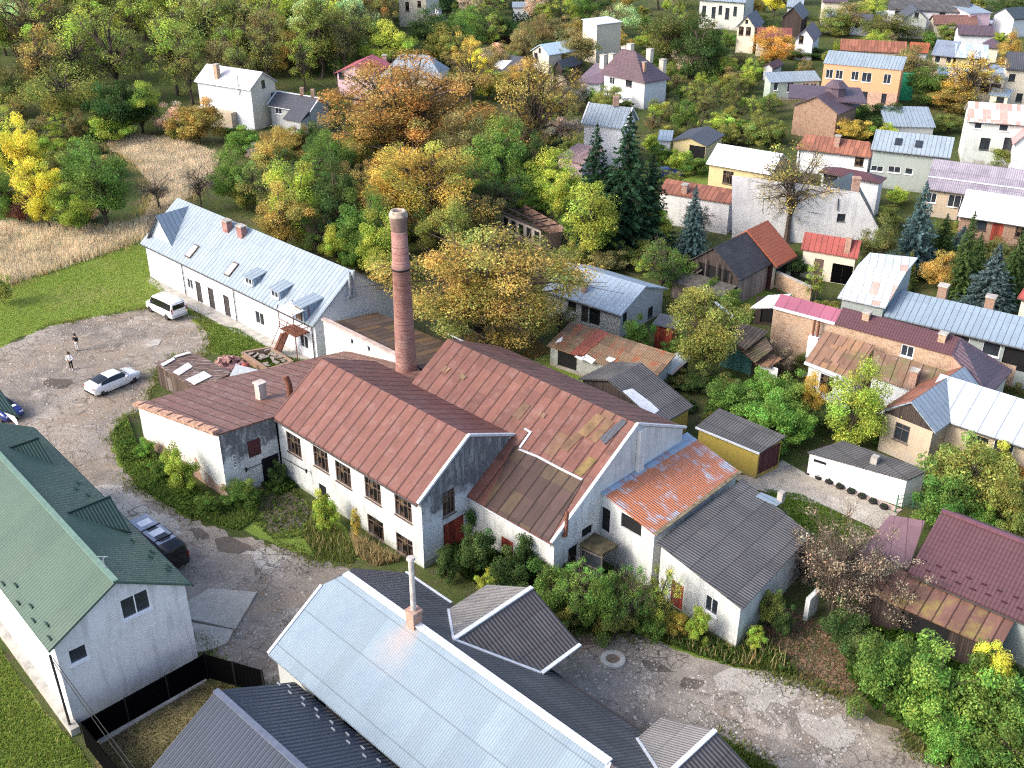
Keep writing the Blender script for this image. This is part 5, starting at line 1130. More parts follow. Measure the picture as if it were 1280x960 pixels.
h = front_gable_house('pink_house', 'pink walled house with a raspberry red roof behind the big orange tree', (418, 91), (466, 94), 5.2, (441.4, 81.5), 9., W_PINK, seam('raspberry_sheet', (.40, .10, .13), .6, 3., .02), gutter=False); W_(h, 'front', [(427, 94, 1., 1.1, 'dark2')]); h.finish()
h = gable_house('pale_roof_villa', 'house under a sweeping pale metal roof half hidden by the big orange tree', (474, 96), (553, 98), 4.6, (512.5, 69), 38, W_CREAM, WHITE_METAL, hip=3.0); h.chimney(481, 78, .8, 1.2, W_BRICK); h.finish()
h = front_gable_house('yellow_house_blue_roof', 'small cream yellow house with light blue metal roof', (663, 63), (686, 69), 4.4, (674.8, 55.5), 8., W_CREAM, seam('sky_blue_roof', (.42, .55, .66), .6, 4., .02, (.36, .47, .57), var=.04, soot=.1), gutter=False)
W_(h, 'front', [(674.7, 63, .7, .8, 'dark'), (670, 70, 1.0, 1.2, 'dark2')]); W_(h, 'right', [(705, 70, 1., 1.3, 'old1')]); h.finish()
h = gable_house('grey_roof_bungalow', 'bungalow with slate grey roof and one white roof sheet among the trees', (616, 88), (642, 92), 3.2, (652, 71), 35, W_CREAM, DARKGREY)
fr = h.fr; nr = (fr['E1'] - fr['E0']).cross(fr['R0'] - fr['E0']).normalized(); on = lambda x, y: ray_plane(x, y, fr['E0'], nr) + nr * .05; h.part(MB().slab([[on(617, 84), on(628, 87), on(640, 76), on(622, 75)]], .04), 'roof_sheet', PVC); h.finish()
h = front_gable_house('dark_gable_cottage', 'little cottage with a dark roof and black timber gable below the yellow house', (690, 85), (703, 87), 2.8, (697, 76), 7., WOOD_DARK, DARKGREY, gutter=False); h.finish()
# along the top
h = House('church_hall', 'pale grey church hall with tall narrow windows at the top of the picture', 'church', G(905, 20, 0))
E0 = G(873, -1, 6.2); E1 = G(932, 3, 6.2); h.W = h.gable(E0, E1, 5.5, 10., plaster('church_render', (.58, .60, .54), .2), BLUE_METAL)
W_(h, 'front', [(880, 14, .9, 2.4, 'dark'), (892, 15.5, .9, 2.4, 'dark'), (900.5, 12.5, .8, 1.9, 'dark'), (909, 17, .9, 2.4, 'dark'), (919, 14, .8, 2., 'dark')]); W_(h, 'right', [(927, 14, .8, 2.4, 'dark')]); h.finish()
wl = thing('church_wall', 'grey stone wall with a dark coping in front of the church hall', 'wall', G(905, 32, 0))
MB().bar(up(G(874, 31, 0), 1.), up(G(922, 36, 0), 1.), .5, 2.).build('wall', W_GREY, wl); MB().bar(up(G(874, 31, 0), 2.05), up(G(922, 36, 0), 2.05), .9, .12).build('coping', SLATE_BROWN, wl)
h = front_gable_house('cream_gabled_house', 'cream house with a steep dark gable below the church hall', (919.4, 34), (945, 36), 5.0, (933.4, 19.5), 8., W_CREAM, DARKGREY, gutter=False); W_(h, 'front', [(926.5, 38.5, 1., 1.7, 'old2'), (935.5, 39, 1., 1.7, 'old2'), (933.5, 27, .6, .7, 'dark')]); h.finish()
h = gable_house('long_maroon_roof_house', 'long low house with a maroon roof between two gabled houses', (945, 50), (990, 51.5), 3.2, (1000.6, 35), 38, W_CREAM, seam('maroon_roof', (.22, .075, .065), .5, 2., .03)); h.finish()
h = front_gable_house('half_timbered_house', 'white half timbered house with brown steep roof and balcony', (992, 50), (1018, 52), 3.8, (1005, 36), 9., W_WHITE, DKPURPLE, gutter=False); W_(h, 'front', [(1002, 46, .9, 1.5, 'old1'), (1006.5, 46.5, .9, 1.7, 'old1')]); h.finish()
h = front_gable_house('black_roof_house', 'dark timber house with black gabled roof near the top edge', (976, 22), (1004, 24), 4.2, (994, 8.5), 8., WOOD_DARK, DARKGREY, gutter=False); h.finish()
h = gable_house('brick_red_roof_house', 'house with a brick red roof half hidden behind the orange house', (1050, 62), (1133, 66), 3.6, (1133, 52), 35, W_CREAM, REDBROWN); h.finish()
h = gable_house('slate_blue_row', 'row house with slate blue roof and two skylights', (1164, 68), (1194, 71), 4.8, (1212, 52), 30, W_BEIGE, corr('slate_blue_roof', (.20, .24, .31), .3, 3., .3)); W_(h, 'front', [(1172, 74, 1., 1.4, 'white1'), (1178, 74.5, 1., 1.4, 'white1'), (1186, 75, 1., 1.4, 'white1')]); h.finish()
h = gable_house('pale_blue_row', 'row house with pale blue metal roof beside the slate blue one', (1194, 71), (1236, 73), 4.8, (1242, 56), 30, W_YELLOW, seam('pale_blue_roof', (.45, .56, .65), .6, 4., .02)); W_(h, 'front', [(1215, 78, 1., 1.4, 'white1'), (1225, 79, 1., 1.4, 'white1')]); h.finish()
h = shed_house('cream_flat_roof_house', 'cream flat roofed house with two big windows behind the yellow tree', (1216, 93), (1258, 98), 5., 84, 5.3, W_CREAM, BLUE_METAL); W_(h, 'front', [(1231, 109, 1.6, 1.7, 'old2'), (1244, 111, 1.6, 1.7, 'old2'), (1233, 97, .7, .7, 'dark'), (1247, 99, .7, .7, 'dark')]); h.finish()
h = gable_house('cream_edge_house', 'cream two storey house with a grey roof at the right edge', (1257, 86), (1288, 88), 6.4, (1270, 64), 35, W_CREAM, DARKGREY, end=0, ext=(0, 4)); W_(h, 'front', [(1265, 97, 1., 1.2, 'dark2'), (1264, 104, 1., 1.2, 'white2'), (1274, 122, 1., 1.4, 'dark2')]); h.finish()
h = gable_house('warehouse_grey_roof', 'large warehouse with a broad dark grey roof at the top edge', (1109, 10), (1211, 16), 4.6, (1211, -12), 20, W_WHITE, SLATE); W_(h, 'front', [(1122, 16, 1.2, 1., 'dark'), (1140, 17, 1.2, 1., 'dark'), (1178, 18, 1.2, 1., 'dark')]); h.finish()
h = front_gable_house('pale_gable_house', 'pale grey gabled house in front of the warehouse', (1128.4, 24), (1161, 25), 4., (1147, 12), 8., plaster('greyish_render', (.5, .52, .48), .3), DARKGREY, gutter=False); W_(h, 'front', [(1146, 18.5, .9, 1.1, 'dark')]); h.finish()
h = gable_house('red_brown_hall', 'long low house with brown red roof in front of the warehouse', (1167.5, 30), (1223, 31), 3., (1222, 19), 32, W_CREAM, corr('brown_red_roof', (.20, .105, .085), .3, 2., .4)); h.chimney(1224, 27, .6, 1.5, W_WHITE, z=3.); h.finish()
h = gable_house('purple_grey_roof_house', 'white house with a purple grey roof beside the far road', (1198, 43), (1243, 44.5), 3.2, (1245.6, 32), 30, W_WHITE, DKPURPLE); h.finish()
h = shed_house('pink_white_block', 'pale pink and white block by the far road', (1212, 17), (1241, 16), 5., 4, 5.6, W_PINK, WHITE_METAL); h.finish()
h = gable_house('roadside_white_house', 'white and green house right of the far road', (1268, 24), (1290, 22), 4., (1290, 8), 30, W_WHITE, DKGREEN); h.finish()
h = shed_house('cream_top_building', 'tall cream building cut by the top edge above the dark round trees', (496, -4), (533, -2), 6.5, -12, 7., W_CREAM, BLUE_METAL); W_(h, 'front', [(509, 8, .9, 2., 'old1'), (524, 5, .9, 1.4, 'old1')]); h.finish()
h = gable_house('small_purple_roof_house', 'small white house with purple roof beside the thuja hedge', (529, 25), (545, 27.5), 3.2, (550, 18), 30, W_WHITE, VR); h.chimney(548, 18.5, 1., 1.3, W_WHITE, z=4.); h.finish()
h = shed_house('white_block_behind_willow', 'white block with a flat roof behind the pale willow', (746, 31), (779, 27), 7.5, 20, 7.8, W_CREAM, ROOFEDGE); h.finish()
h = shed_house('white_roof_garage', 'low garage with white roof near the top edge', (1093, 18), (1112, 19), 2.6, 13, 3., W_WHITE, PVC); h.finish()
h = gable_house('top_white_house', 'small white roofed house behind the yellow green tree at the top', (983, 8), (1004, 9), 3.4, (1003, -4), 32, W_WHITE, WHITE_METAL); h.finish()
h = gable_house('top_beige_block', 'beige block at the top edge behind the autumn trees', (1028, 2), (1060, 3), 5., (1060, -8), 25, W_CREAM, DKPURPLE); h.finish()
h = shed_house('top_white_hangar', 'long white low hangar behind the thuja hedge', (640, 9), (664, 9), 3., 2, 3.4, W_WHITE, WHITE_METAL); h.finish()
h = shed_house('cream_long_building', 'long cream two storey building behind the yellow bare tree', (1172, 93), (1216, 96), 5., 86, 5.4, W_CREAM, BLUE_METAL); W_(h, 'front', [(1180, 101, 1., 1.4, 'white1'), (1190, 102, 1., 1.4, 'white1'), (1201, 103, 1., 1.4, 'white1'), (1211, 104, 1., 1.4, 'white1')]); h.finish()
h = gable_house('dark_low_roof_house', 'low house with a dark hipped roof right of the purple grey roof', (1226, 58), (1250, 60), 3., (1247, 49), 30, W_CREAM, DKPURPLE, hip=1.5); h.finish()
h = gable_house('tiny_grey_roof_house', 'tiny white house with grey roof left of the pale gabled house', (1062, 26), (1090, 28), 3., (1090, 18), 32, W_WHITE, DARKGREY); W_(h, 'front', [(1072, 31, 1., 1.1, 'dark2'), (1083, 32, 1., 1.1, 'dark2')]); h.finish()
h = gable_house('orange_roof_bungalow', 'white bungalow with an orange red roof above the dense olive bushes', (1135, 64), (1160, 66), 3., (1160, 54), 34, W_WHITE, ORANGE); h.finish()
h = gable_house('metal_roof_bungalow', 'bungalow with a shiny metal roof right of the church hall', (1030, 22), (1056, 24), 3.2, (1056, 13), 30, W_BEIGE, WHITE_METAL); W_(h, 'front', [(1040, 28, 1., 1.1, 'white2')]); h.finish()
h = shed_house('cream_corner_house', 'small cream flat roofed house right of the rust striped roof house at the edge', (1236, 118), (1262, 121), 3.4, 112, 3.7, W_CREAM, BLUE_METAL); W_(h, 'front', [(1250, 126, 1.2, 1.2, 'dark2')]); h.finish()
# roofless brick ruin in the trees
z2 = 3.3; a_ = G(618, 287, 0); b_ = G(676, 314, 0); d = (b_ - a_).normalized(); n = Vector((-d.y, d.x, 0)); L = (b_ - a_).length
h = House('roofless_ruin', 'roofless ruin with white columns and a broken brick end among the trees', 'ruin', (a_ + b_) / 2)
z2 = HT(a_, 262); i0 = h.wall(a_, b_, [(0, 0), (L, 0), (L, z2), (0, z2)], plaster('ruin_render', (.42, .38, .34), .8, (.16, .13, .11), brick=.4)); h.wall(b_, b_ + n * 4.5, [(0, 0), (4.5, 0), (4.5, z2 * .6), (0, z2 * .8)], W_BRICK); h.wall(b_ + n * 4.5, a_ + n * 4.5, [(0, 0), (L, 0), (L, z2 * .9), (0, z2 * .6)], W_BRICK)
for k in range(6): h.place(i0, L * (k + .5) / 6, z2 * .58, L / 6 * .62, z2 * .55, 'hole')
m = MB()
m.bar(up(a_, z2 + .1), up(b_, z2 + .1), .3, .14).bar(up(a_ + n * 1.2, z2 + .25), up(b_ + n * 1.2, z2 + .1), .16)
for k in range(8): c_ = a_.lerp(b_, (k + .3) / 8); m.bar(up(c_, z2 + .15), up(c_ + n * (2.5 + (k % 3)), z2 + .1 - .3 * (k % 2)), .12)
h.part(m, 'roof_beams', WOOD_DARK); h.finish()
# small dark-roofed huts left of the green tree
h = shed_house('white_post_hut', 'small hut with a red board front and white post left of the round green tree', (815, 405), (843, 411), 2.5, 397, 2.8, WOOD_RED, DARKGREY, gutter=False); h.finish()
# sheds beside the white house: collapsed woodshed, ruined pit, barrels
h = House('collapsed_woodshed', 'collapsed rotten shed of dark boards with loose roof sheets beside the factory', 'shed', G(235, 480, 0))
Q = [G(193, 453, 2.3), G(245, 487, 2.0), G(290, 466, 1.9), G(245, 441, 2.1)]
h.roof([Q], .08, seam('rotten_roof', (.20, .13, .10), .3, 1.4, .06, var=.5, soot=.6, pale=.6)); W = h.quadwalls(Q, planks('rotten_boards', (.10, .072, .058), .25, .5), .1, .08); h.win(W['front'], 213, 487, .9, 1.4, 'door_grey')
n4 = (Q[1] - Q[0]).cross(Q[2] - Q[0]).normalized(); on = lambda x, y, k=.08: ray_plane(x, y, Q[0], n4) + n4 * k
for q4 in (((201, 456), (217, 447), (219, 450), (204, 459)), ((216, 466), (235, 454), (241, 459), (224, 470)), ((232, 475), (255, 465), (265, 471), (243, 482)), ((217, 446), (236, 440), (239, 442), (220, 448))):
    h.part(MB().slab([[on(*p, .06 + .05 * R.random()) for p in q4][::-1]], .04), 'loose_sheet', plain('pale_loose_sheet', (.60, .58, .57), .8, var=.3, scale=3.))
h.finish()
t_ = thing('rubble_bin', 'low broken concrete pit with rubble under the fire stair', 'pit', G(333, 452, 0))
pq = [G(303, 440, .7), G(334, 461, .7), G(366, 452, .7), G(338, 434, .7)]; m = MB()
for p, q in zip(pq, pq[1:] + pq[:1]): m.bar(up(p, .35), up(q, .35), .25, .75)
m.build('rim', W_BROWNBRICK, t_); m = MB()
for k in range(34): c_ = pq[0].lerp(pq[1], R.random()).lerp(pq[3].lerp(pq[2], R.random()), R.random()); m.box(up(c_, .5 + R.random() * .2), (.3 + R.random() * .7, .12 + R.random() * .25, .08), R.random() * 3)
m.build('rubble', plain('rubble_boards', (.26, .23, .20), .9, var=.5, scale=4.), t_)
t_ = thing('pink_rubble_heap', 'small heap of pinkish bricks and a red drum behind the rotten shed', 'heap', G(285, 457, 0)); m = MB()
for k in range(60): a_ = R.random() * 6.3; r_ = R.random() ** .6 * 1.5; q = G(285, 458, 0); m.box((q.x + r_ * math.cos(a_), q.y + r_ * math.sin(a_), max(.1, (1.5 - r_) * .7 * R.random() + .1)), (.45, .3, .25), ax=tuple(Vector(v) for v in Matrix.Rotation(R.random() * 6, 3, Vector((R.random(), R.random(), R.random() + .1)).normalized()).col))
m.build('bricks', plain('pink_bricks', (.42, .24, .22), .9, var=.4, scale=2.), t_); q = G(308, 466, 0); MB().tube(q, q + Vector((0, 0, .9)), .35, .35, 16).build('drum', RED, t_, True)
h = shed_house('tin_hatch', 'tilted pale tin sheet hatch at the edge of the faded red roof', (287, 470), (318, 478), 1.9, 463, 2.6, WOOD_GREY, plain('dull_tin', (.27, .30, .33), .5)); h.finish()
# ================================================================ ground
from mathutils import noise as mn
def wob(p, s, a, seed=0.): return a * (mn.noise(Vector((p.x * s + seed, p.y * s, seed))) + .6 * mn.noise(Vector((p.x * s * 2.7, p.y * s * 2.7 + seed, 3.))))
def outline(pix, rough=.5, step=.45, z=0.):
    P = [G(x, y, 0) for x, y in pix]; out = []
    for a, b in zip(P, P[1:] + P[:1]):
        n_ = max(1, int((b - a).length / step)); d_ = (b - a).normalized(); nn_ = Vector((-d_.y, d_.x, 0))
        for k in range(n_):
            p = a.lerp(b, k / n_); out.append(p + nn_ * (wob(p, .55, rough) + wob(p, 2., rough * .35, 7.)) + Vector((0, 0, z)))
    return out
def sheet(name, pix, z, mat, rough=.5, **kw):
    o = outline(pix, rough, z=z); m = MB()
    for t in tessellate_polygon([o]):
        q = [o[i] for i in t]
        if (q[1] - q[0]).cross(q[2] - q[0]).z < 0: q.reverse()
        m.poly(q)
    ob = m.build(name, mat); kw.setdefault('kind', 'structure'); put(ob, **kw); return ob
GR = grassmat('garden_ground', (.075, .11, .032), (.115, .135, .042), (.06, .085, .03), dry=(.20, .165, .085), dryamt=.35, soil=(.10, .078, .055), soilamt=.35)
LAWN = grassmat('lawn_grass', (.19, .28, .05), (.25, .33, .07), (.17, .24, .045), dry=(.36, .31, .14), dryamt=.35, soil=(.14, .11, .07), soilamt=.1)
DRY = grassmat('dry_meadow', (.56, .48, .33), (.64, .56, .40), (.46, .41, .24), dry=(.66, .58, .43), dryamt=.5, soil=(.22, .19, .08), soilamt=.2)
o = MB().poly([(-500, 10, 0), (500, 10, 0), (500, 900, 0), (-500, 900, 0)]).build('ground', GR); put(o, kind='structure')
ASPH = asphaltmat('broken_asphalt', (.40, .352, .298), (.165, .145, .124), (.30, .235, .175), .8, .6)
YARD = [(-60, 452), (0, 434), (58, 408), (128, 394), (190, 384), (246, 396), (263, 425), (255, 446), (205, 446), (192, 470), (185, 510), (158, 520), (140, 545), (150, 580), (178, 612), (235, 648), (300, 668), (368, 690), (440, 712), (560, 830), (330, 860), (120, 720), (-60, 600)]
sheet('yard', YARD, .004, ASPH, .7)
ROAD = [(640, 775), (722, 793), (800, 792), (850, 812), (920, 836), (1000, 850), (1070, 885), (1150, 932), (1230, 985), (1080, 1010), (985, 985), (930, 935), (885, 925), (800, 930), (700, 880), (600, 830)]
sheet('road', ROAD, .004, asphaltmat('road_asphalt', (.41, .36, .305), (.15, .132, .113), (.29, .225, .168), 1.0, .9), .6)
LAWN1 = [(-80, 380), (0, 362), (70, 335), (150, 312), (184, 296), (192, 346), (210, 368), (250, 396), (190, 384), (128, 394), (58, 408), (0, 434), (-80, 460)]
sheet('lawn', LAWN1, .008, LAWN, .5)
LAWN2 = [(-80, 800), (0, 812), (45, 880), (98, 935), (140, 1000), (-80, 1010)]
sheet('lawn', LAWN2, .004, LAWN, .2)
MEADOW = [(-80, 300), (0, 280), (60, 282), (120, 290), (180, 275), (195, 240), (168, 205), (130, 180), (165, 170), (235, 178), (275, 196), (268, 222), (235, 250), (185, 292), (140, 312), (70, 335), (0, 362), (-80, 380)]
sheet('meadow', MEADOW, .004, DRY, .8)
LAWN3 = [(240, 398), (300, 412), (350, 445), (395, 452), (372, 462), (300, 450), (262, 440), (264, 418)]
sheet('lawn', LAWN3, .012, LAWN, .4)
sheet('path', [(186, 346), (232, 364), (296, 402), (400, 452), (388, 458), (288, 412), (215, 374), (184, 352)], .016, CONC, .06)
STRIPL = [(140, 545), (158, 520), (172, 560), (282, 634), (345, 606), (420, 650), (450, 700), (400, 700), (360, 685), (300, 664), (235, 646), (178, 612), (150, 580)]
sheet('grass_strip', STRIPL, .008, LAWN, .5)
STRIPR = [(640, 740), (700, 720), (800, 740), (915, 812), (960, 800), (1000, 845), (920, 834), (850, 812), (800, 792), (722, 790), (650, 770)]
sheet('grass_strip', STRIPR, .008, LAWN, .5)
sheet('lawn', [(955, 612), (1000, 618), (1095, 664), (1060, 700), (1010, 690), (985, 640)], .004, LAWN, .4)
sheet('lawn', [(930, 355), (985, 372), (940, 400), (900, 392)], .004, LAWN, .3); sheet('lawn', [(820, 195), (888, 202), (886, 232), (850, 228), (815, 215)], .004, LAWN, .3)
sheet('lawn', [(640, 462), (690, 440), (735, 470), (760, 505), (700, 480)], .004, LAWN, .3)
sheet('lawn', [(775, 255), (830, 250), (840, 300), (790, 305)], .004, LAWN, .3)
YLAWN = [(118, 960), (124, 931), (257, 852), (300, 850), (180, 1000)]
sheet('yard_lawn', YLAWN, .006, grassmat('worn_lawn', (.13, .12, .05), (.16, .15, .06), (.10, .10, .04), dryamt=.5, soilamt=.4), .05)
CMAT = asphaltmat('worn_concrete', (.52, .48, .41), (.34, .31, .26), (.42, .36, .29), .5, .6)
sheet('driveway', [(905, 592), (948, 595), (978, 575), (1008, 592), (1122, 642), (1096, 662), (1030, 632), (985, 622), (945, 612)], .008, CMAT, .08)
p_ = [(1006, 591), (1122, 641), (1128, 637), (1012, 587)]; sheet('planter_strip', p_, .014, CONC_PINK, .03)
for pix_ in ([(270, 676), (290, 668), (318, 682), (322, 692), (296, 694), (276, 688)], [(232, 662), (250, 660), (262, 672), (244, 676)], [(196, 600), (214, 606), (222, 622), (204, 616)], [(60, 470), (90, 476), (84, 486), (58, 480)], [(690, 796), (730, 796), (752, 806), (722, 808)], [(800, 826), (835, 832), (850, 842), (815, 838)], [(855, 845), (880, 850), (872, 862), (850, 858)]): sheet('pothole', pix_, .008, asphaltmat('pothole_dirt', (.17, .145, .12), (.08, .07, .06), (.19, .145, .11), .3, .15), .45)
for pix_ in ([(905, 842), (960, 838), (1000, 862), (985, 886), (935, 884), (900, 862)], [(1000, 900), (1050, 892), (1085, 920), (1040, 936)], [(110, 610), (150, 606), (200, 640), (230, 668), (190, 668), (140, 640)], [(300, 560 + 130), (345, 686), (372, 702), (330, 712)]): sheet('asphalt_plates', pix_, .012, asphaltmat('crazed_plates', (.50, .47, .42), (.38, .35, .31), (.40, .35, .29), 1.2, .5), .8)
# tilted concrete slabs by the green-roofed house
for lab, pix, z in (('large cracked concrete slab beside the white gable wall', [(232, 772), (294, 786), (321, 740), (262, 735), (236, 750)], .14), ('small broken concrete slab next to the black fence', [(240, 778), (292, 787), (284, 803), (262, 812), (243, 815)], .10)):
    P = [G(x, y, z) for x, y in pix]; m = MB(); m.slab([P], .16); o = m.build('concrete_slab', asphaltmat('slab_concrete', (.56, .52, .44), (.44, .41, .35), (.46, .40, .32), .4, .4), origin=P[0]); put(o, label=lab, category='slab')
for lab, pix in (('pale concrete cover plate in the yard near the parked white car', [(183, 430), (193, 424), (203, 424), (198, 431), (188, 433)]),):
    P = [G(x, y, .05) for x, y in pix]; o = MB().slab([P], .06).build('cover_plate', CONC, origin=P[0]); put(o, label=lab, category='slab')
# far road at the top right
sheet('far_road', [(1215, 45), (1228, 30), (1262, 14), (1300, 2), (1300, 12), (1262, 28), (1250, 42), (1246, 55)], .01, asphaltmat('far_asphalt', (.30, .30, .31), (.24, .24, .25), (.26, .25, .24), .2, .2), .1)
# ---------------------------------------------------------------- blades and leaves lying or growing in masses
def inpoly(P, x, y):
    r = False; j = len(P) - 1
    for i in range(len(P)):
        if (P[i].y > y) != (P[j].y > y) and x < (P[j].x - P[i].x) * (y - P[i].y) / (P[j].y - P[i].y) + P[i].x: r = not r
        j = i
    return r
def meshobj(name, V, Fq, tint, col, mat=None):
    me = bpy.data.meshes.new(name); nv = len(V); k = Fq.shape[1]
    me.vertices.add(nv); me.vertices.foreach_set('co', np.asarray(V, np.float32).ravel())
    nf = len(Fq); me.loops.add(nf * k); me.loops.foreach_set('vertex_index', Fq.ravel().astype(np.int32))
    me.polygons.add(nf); me.polygons.foreach_set('loop_start', np.arange(0, nf * k, k, dtype=np.int32)); me.polygons.foreach_set('loop_total', np.full(nf, k, dtype=np.int32))
    at = me.attributes.new('tint', 'FLOAT_COLOR', 'POINT'); t4 = np.ones((nv, 4), np.float32); t4[:, :3] = tint; at.data.foreach_set('color', t4.ravel())
    me.update(); me.validate(); me.materials.append(mat or LEAF)
    return me
NR = np.random.default_rng(5)
def scatter(pix, n):
    P = [G(x, y, 0) for x, y in pix] if not isinstance(pix[0], Vector) else pix
    xs = [p.x for p in P]; ys = [p.y for p in P]; out = []; tries = 0
    while len(out) < n and tries < n * 12:
        tries += 1; x = R.uniform(min(xs), max(xs)); y = R.uniform(min(ys), max(ys))
        if inpoly(P, x, y): out.append((x, y))
    return np.array(out)
def grass(name, pix, n, h, col, var=.35, wid=.03, lean=.5, clump=0.):
    c = scatter(pix, n); n = len(c)
    dens = np.array([mn.noise(Vector((x * .35, y * .35, 2.))) for x, y in c]); hh = h * (.45 + .75 * NR.random(n)) * (1 + .5 * dens)
    an = NR.random(n) * 6.28; b = np.stack([c[:, 0], c[:, 1], np.zeros(n)], 1); e = np.stack([np.cos(an), np.sin(an), 0 * an], 1)
    ld = NR.random(n) * 6.28; l = np.stack([np.cos(ld), np.sin(ld), 0 * ld], 1) * (lean * hh * NR.random(n))[:, None]
    wv = (wid * (1 + NR.random(n)))[:, None]
    V = np.empty((n, 3, 3)); V[:, 0] = b - e * wv; V[:, 1] = b + e * wv; V[:, 2] = b + l; V[:, 2, 2] = hh
    t = (1 + var * (NR.random((n, 1)) - .5) * 2 + .25 * dens[:, None]) * np.ones((n, 3)); t[:, 0] *= 1 + .35 * (NR.random(n) - .4)
    me = meshobj(name, V.reshape(-1, 3), np.arange(n * 3).reshape(n, 3), np.repeat(np.clip(t, .2, 2.), 3, 0), col)
    o = bpy.data.objects.new(name, me); COL.objects.link(o); o.color = (*col, 1); o['kind'] = 'stuff'; return o
def weeds(name, pix, n, h, col, size=.13, var=.4, flat=False):
    """low leafy growth: leaves spread through a bumpy layer"""
    c = scatter(pix, n); n = len(c)
    hm = np.array([max(.08, .55 + .8 * mn.noise(Vector((x * .6, y * .6, 5.)))) for x, y in c]); z = h * hm * NR.random(n) ** .6 if not flat else .02 + .04 * NR.random(n)
    ct = np.stack([c[:, 0], c[:, 1], z], 1)
    nr = NR.normal(size=(n, 3)); nr[:, 2] = np.abs(nr[:, 2]) + (.5 if not flat else 3.); nr /= np.linalg.norm(nr, axis=1)[:, None]
    a = np.cross(nr, NR.normal(size=(n, 3))); a /= np.linalg.norm(a, axis=1)[:, None]; b = np.cross(nr, a); s = (size * (.5 + NR.random(n)))[:, None]
    V = np.stack([ct - a * s, ct - b * s * .6, ct + a * s, ct + b * s * .6], 1)
    t = (1 + var * (NR.random((n, 1)) - .5) * 2) * (.75 + .5 * hm[:, None]) * np.ones((n, 3)); t[:, 0] *= 1 + .5 * (NR.random(n) - .4)
    me = meshobj(name, V.reshape(-1, 3), np.arange(n * 4).reshape(n, 4), np.repeat(np.clip(t, .2, 2.2), 4, 0), col)
    o = bpy.data.objects.new(name, me); COL.objects.link(o); o.color = (*col, 1); o['kind'] = 'stuff'; return o
grass('grass', LAWN1, 30000, .14, (.27, .37, .075)); grass('grass', LAWN2, 20000, .20, (.22, .30, .065)); grass('grass', LAWN3, 6000, .2, (.14, .22, .04))
grass('dry_grass', MEADOW, 46000, .7, (.70, .62, .45), wid=.035, lean=.6); grass('dry_grass', [(-60, 300), (60, 290), (180, 278), (185, 300), (70, 340), (-60, 378)], 9000, .8, (.66, .58, .38), wid=.04)
STA = [(140, 545), (158, 520), (172, 560), (282, 634), (330, 615), (318, 650), (300, 664), (235, 646), (178, 612), (150, 580)]; STB = [(395, 635), (450, 690), (440, 705), (395, 698), (378, 670)]
sheet('mud', [(326, 622), (360, 612), (388, 638), (380, 662), (345, 664), (322, 648)], .012, asphaltmat('mud_patch', (.20, .18, .15), (.085, .075, .06), (.15, .125, .09), .2, .3), .9)
weeds('low_weeds', [(320, 620), (365, 606), (400, 640), (392, 674), (340, 674), (314, 652)], 500, .25, (.11, .18, .04)); grass('grass', [(318, 620), (365, 606), (400, 640), (392, 674), (340, 674), (314, 652)], 1500, .25, (.18, .2, .07))
grass('grass', STB, 3500, .4, (.20, .25, .07)); weeds('low_weeds', STA, 6500, .5, (.13, .22, .045)); grass('grass', STA, 9000, .4, (.20, .27, .07))
grass('dry_weeds', [(440, 672), (462, 684), (500, 702), (470, 708), (445, 696)], 1500, .8, (.44, .37, .19), wid=.04)
grass('grass', STRIPR, 12000, .3, (.12, .17, .04)); weeds('low_weeds', STRIPR, 4500, .5, (.07, .125, .03))
grass('grass', [(955, 612), (1000, 618), (1095, 664), (1060, 700), (1010, 690), (985, 640)], 5000, .2, (.15, .25, .04))
grass('grass', [(890, 915), (960, 955), (1010, 985), (900, 960)], 2500, .25, (.13, .2, .04))
grass('grass', YLAWN, 5000, .08, (.15, .14, .055))
weeds('leaf_litter', [(955, 770), (985, 760), (1060, 800), (1080, 850), (1060, 870), (1000, 850), (950, 810)], 2600, .09, (.24, .175, .115), .10, flat=True)
weeds('leaf_litter', [(560, 425), (650, 455), (690, 440), (640, 400)], 2500, .1, (.30, .20, .07), .10, flat=True)
weeds('ground_ivy', [(1050, 780), (1100, 790), (1160, 800), (1260, 830), (1300, 860), (1300, 985), (1220, 980), (1150, 925), (1085, 880), (1060, 850)], 16000, .9, (.065, .14, .025), .13)
weeds('undergrowth', [(545, 705), (600, 660), (680, 690), (760, 720), (810, 760), (780, 780), (700, 765), (620, 745)], 9000, .9, (.055, .105, .025), .12)
weeds('undergrowth', [(1150, 640), (1200, 600), (1300, 620), (1300, 690), (1180, 655)], 5000, .9, (.08, .14, .03), .13)
weeds('undergrowth', [(870, 470), (950, 480), (1010, 530), (990, 545), (900, 520)], 5000, .8, (.06, .12, .025), .13)
weeds('undergrowth', [(326, 606), (352, 588), (372, 610), (345, 622)], 1600, .7, (.075, .13, .03), .11)

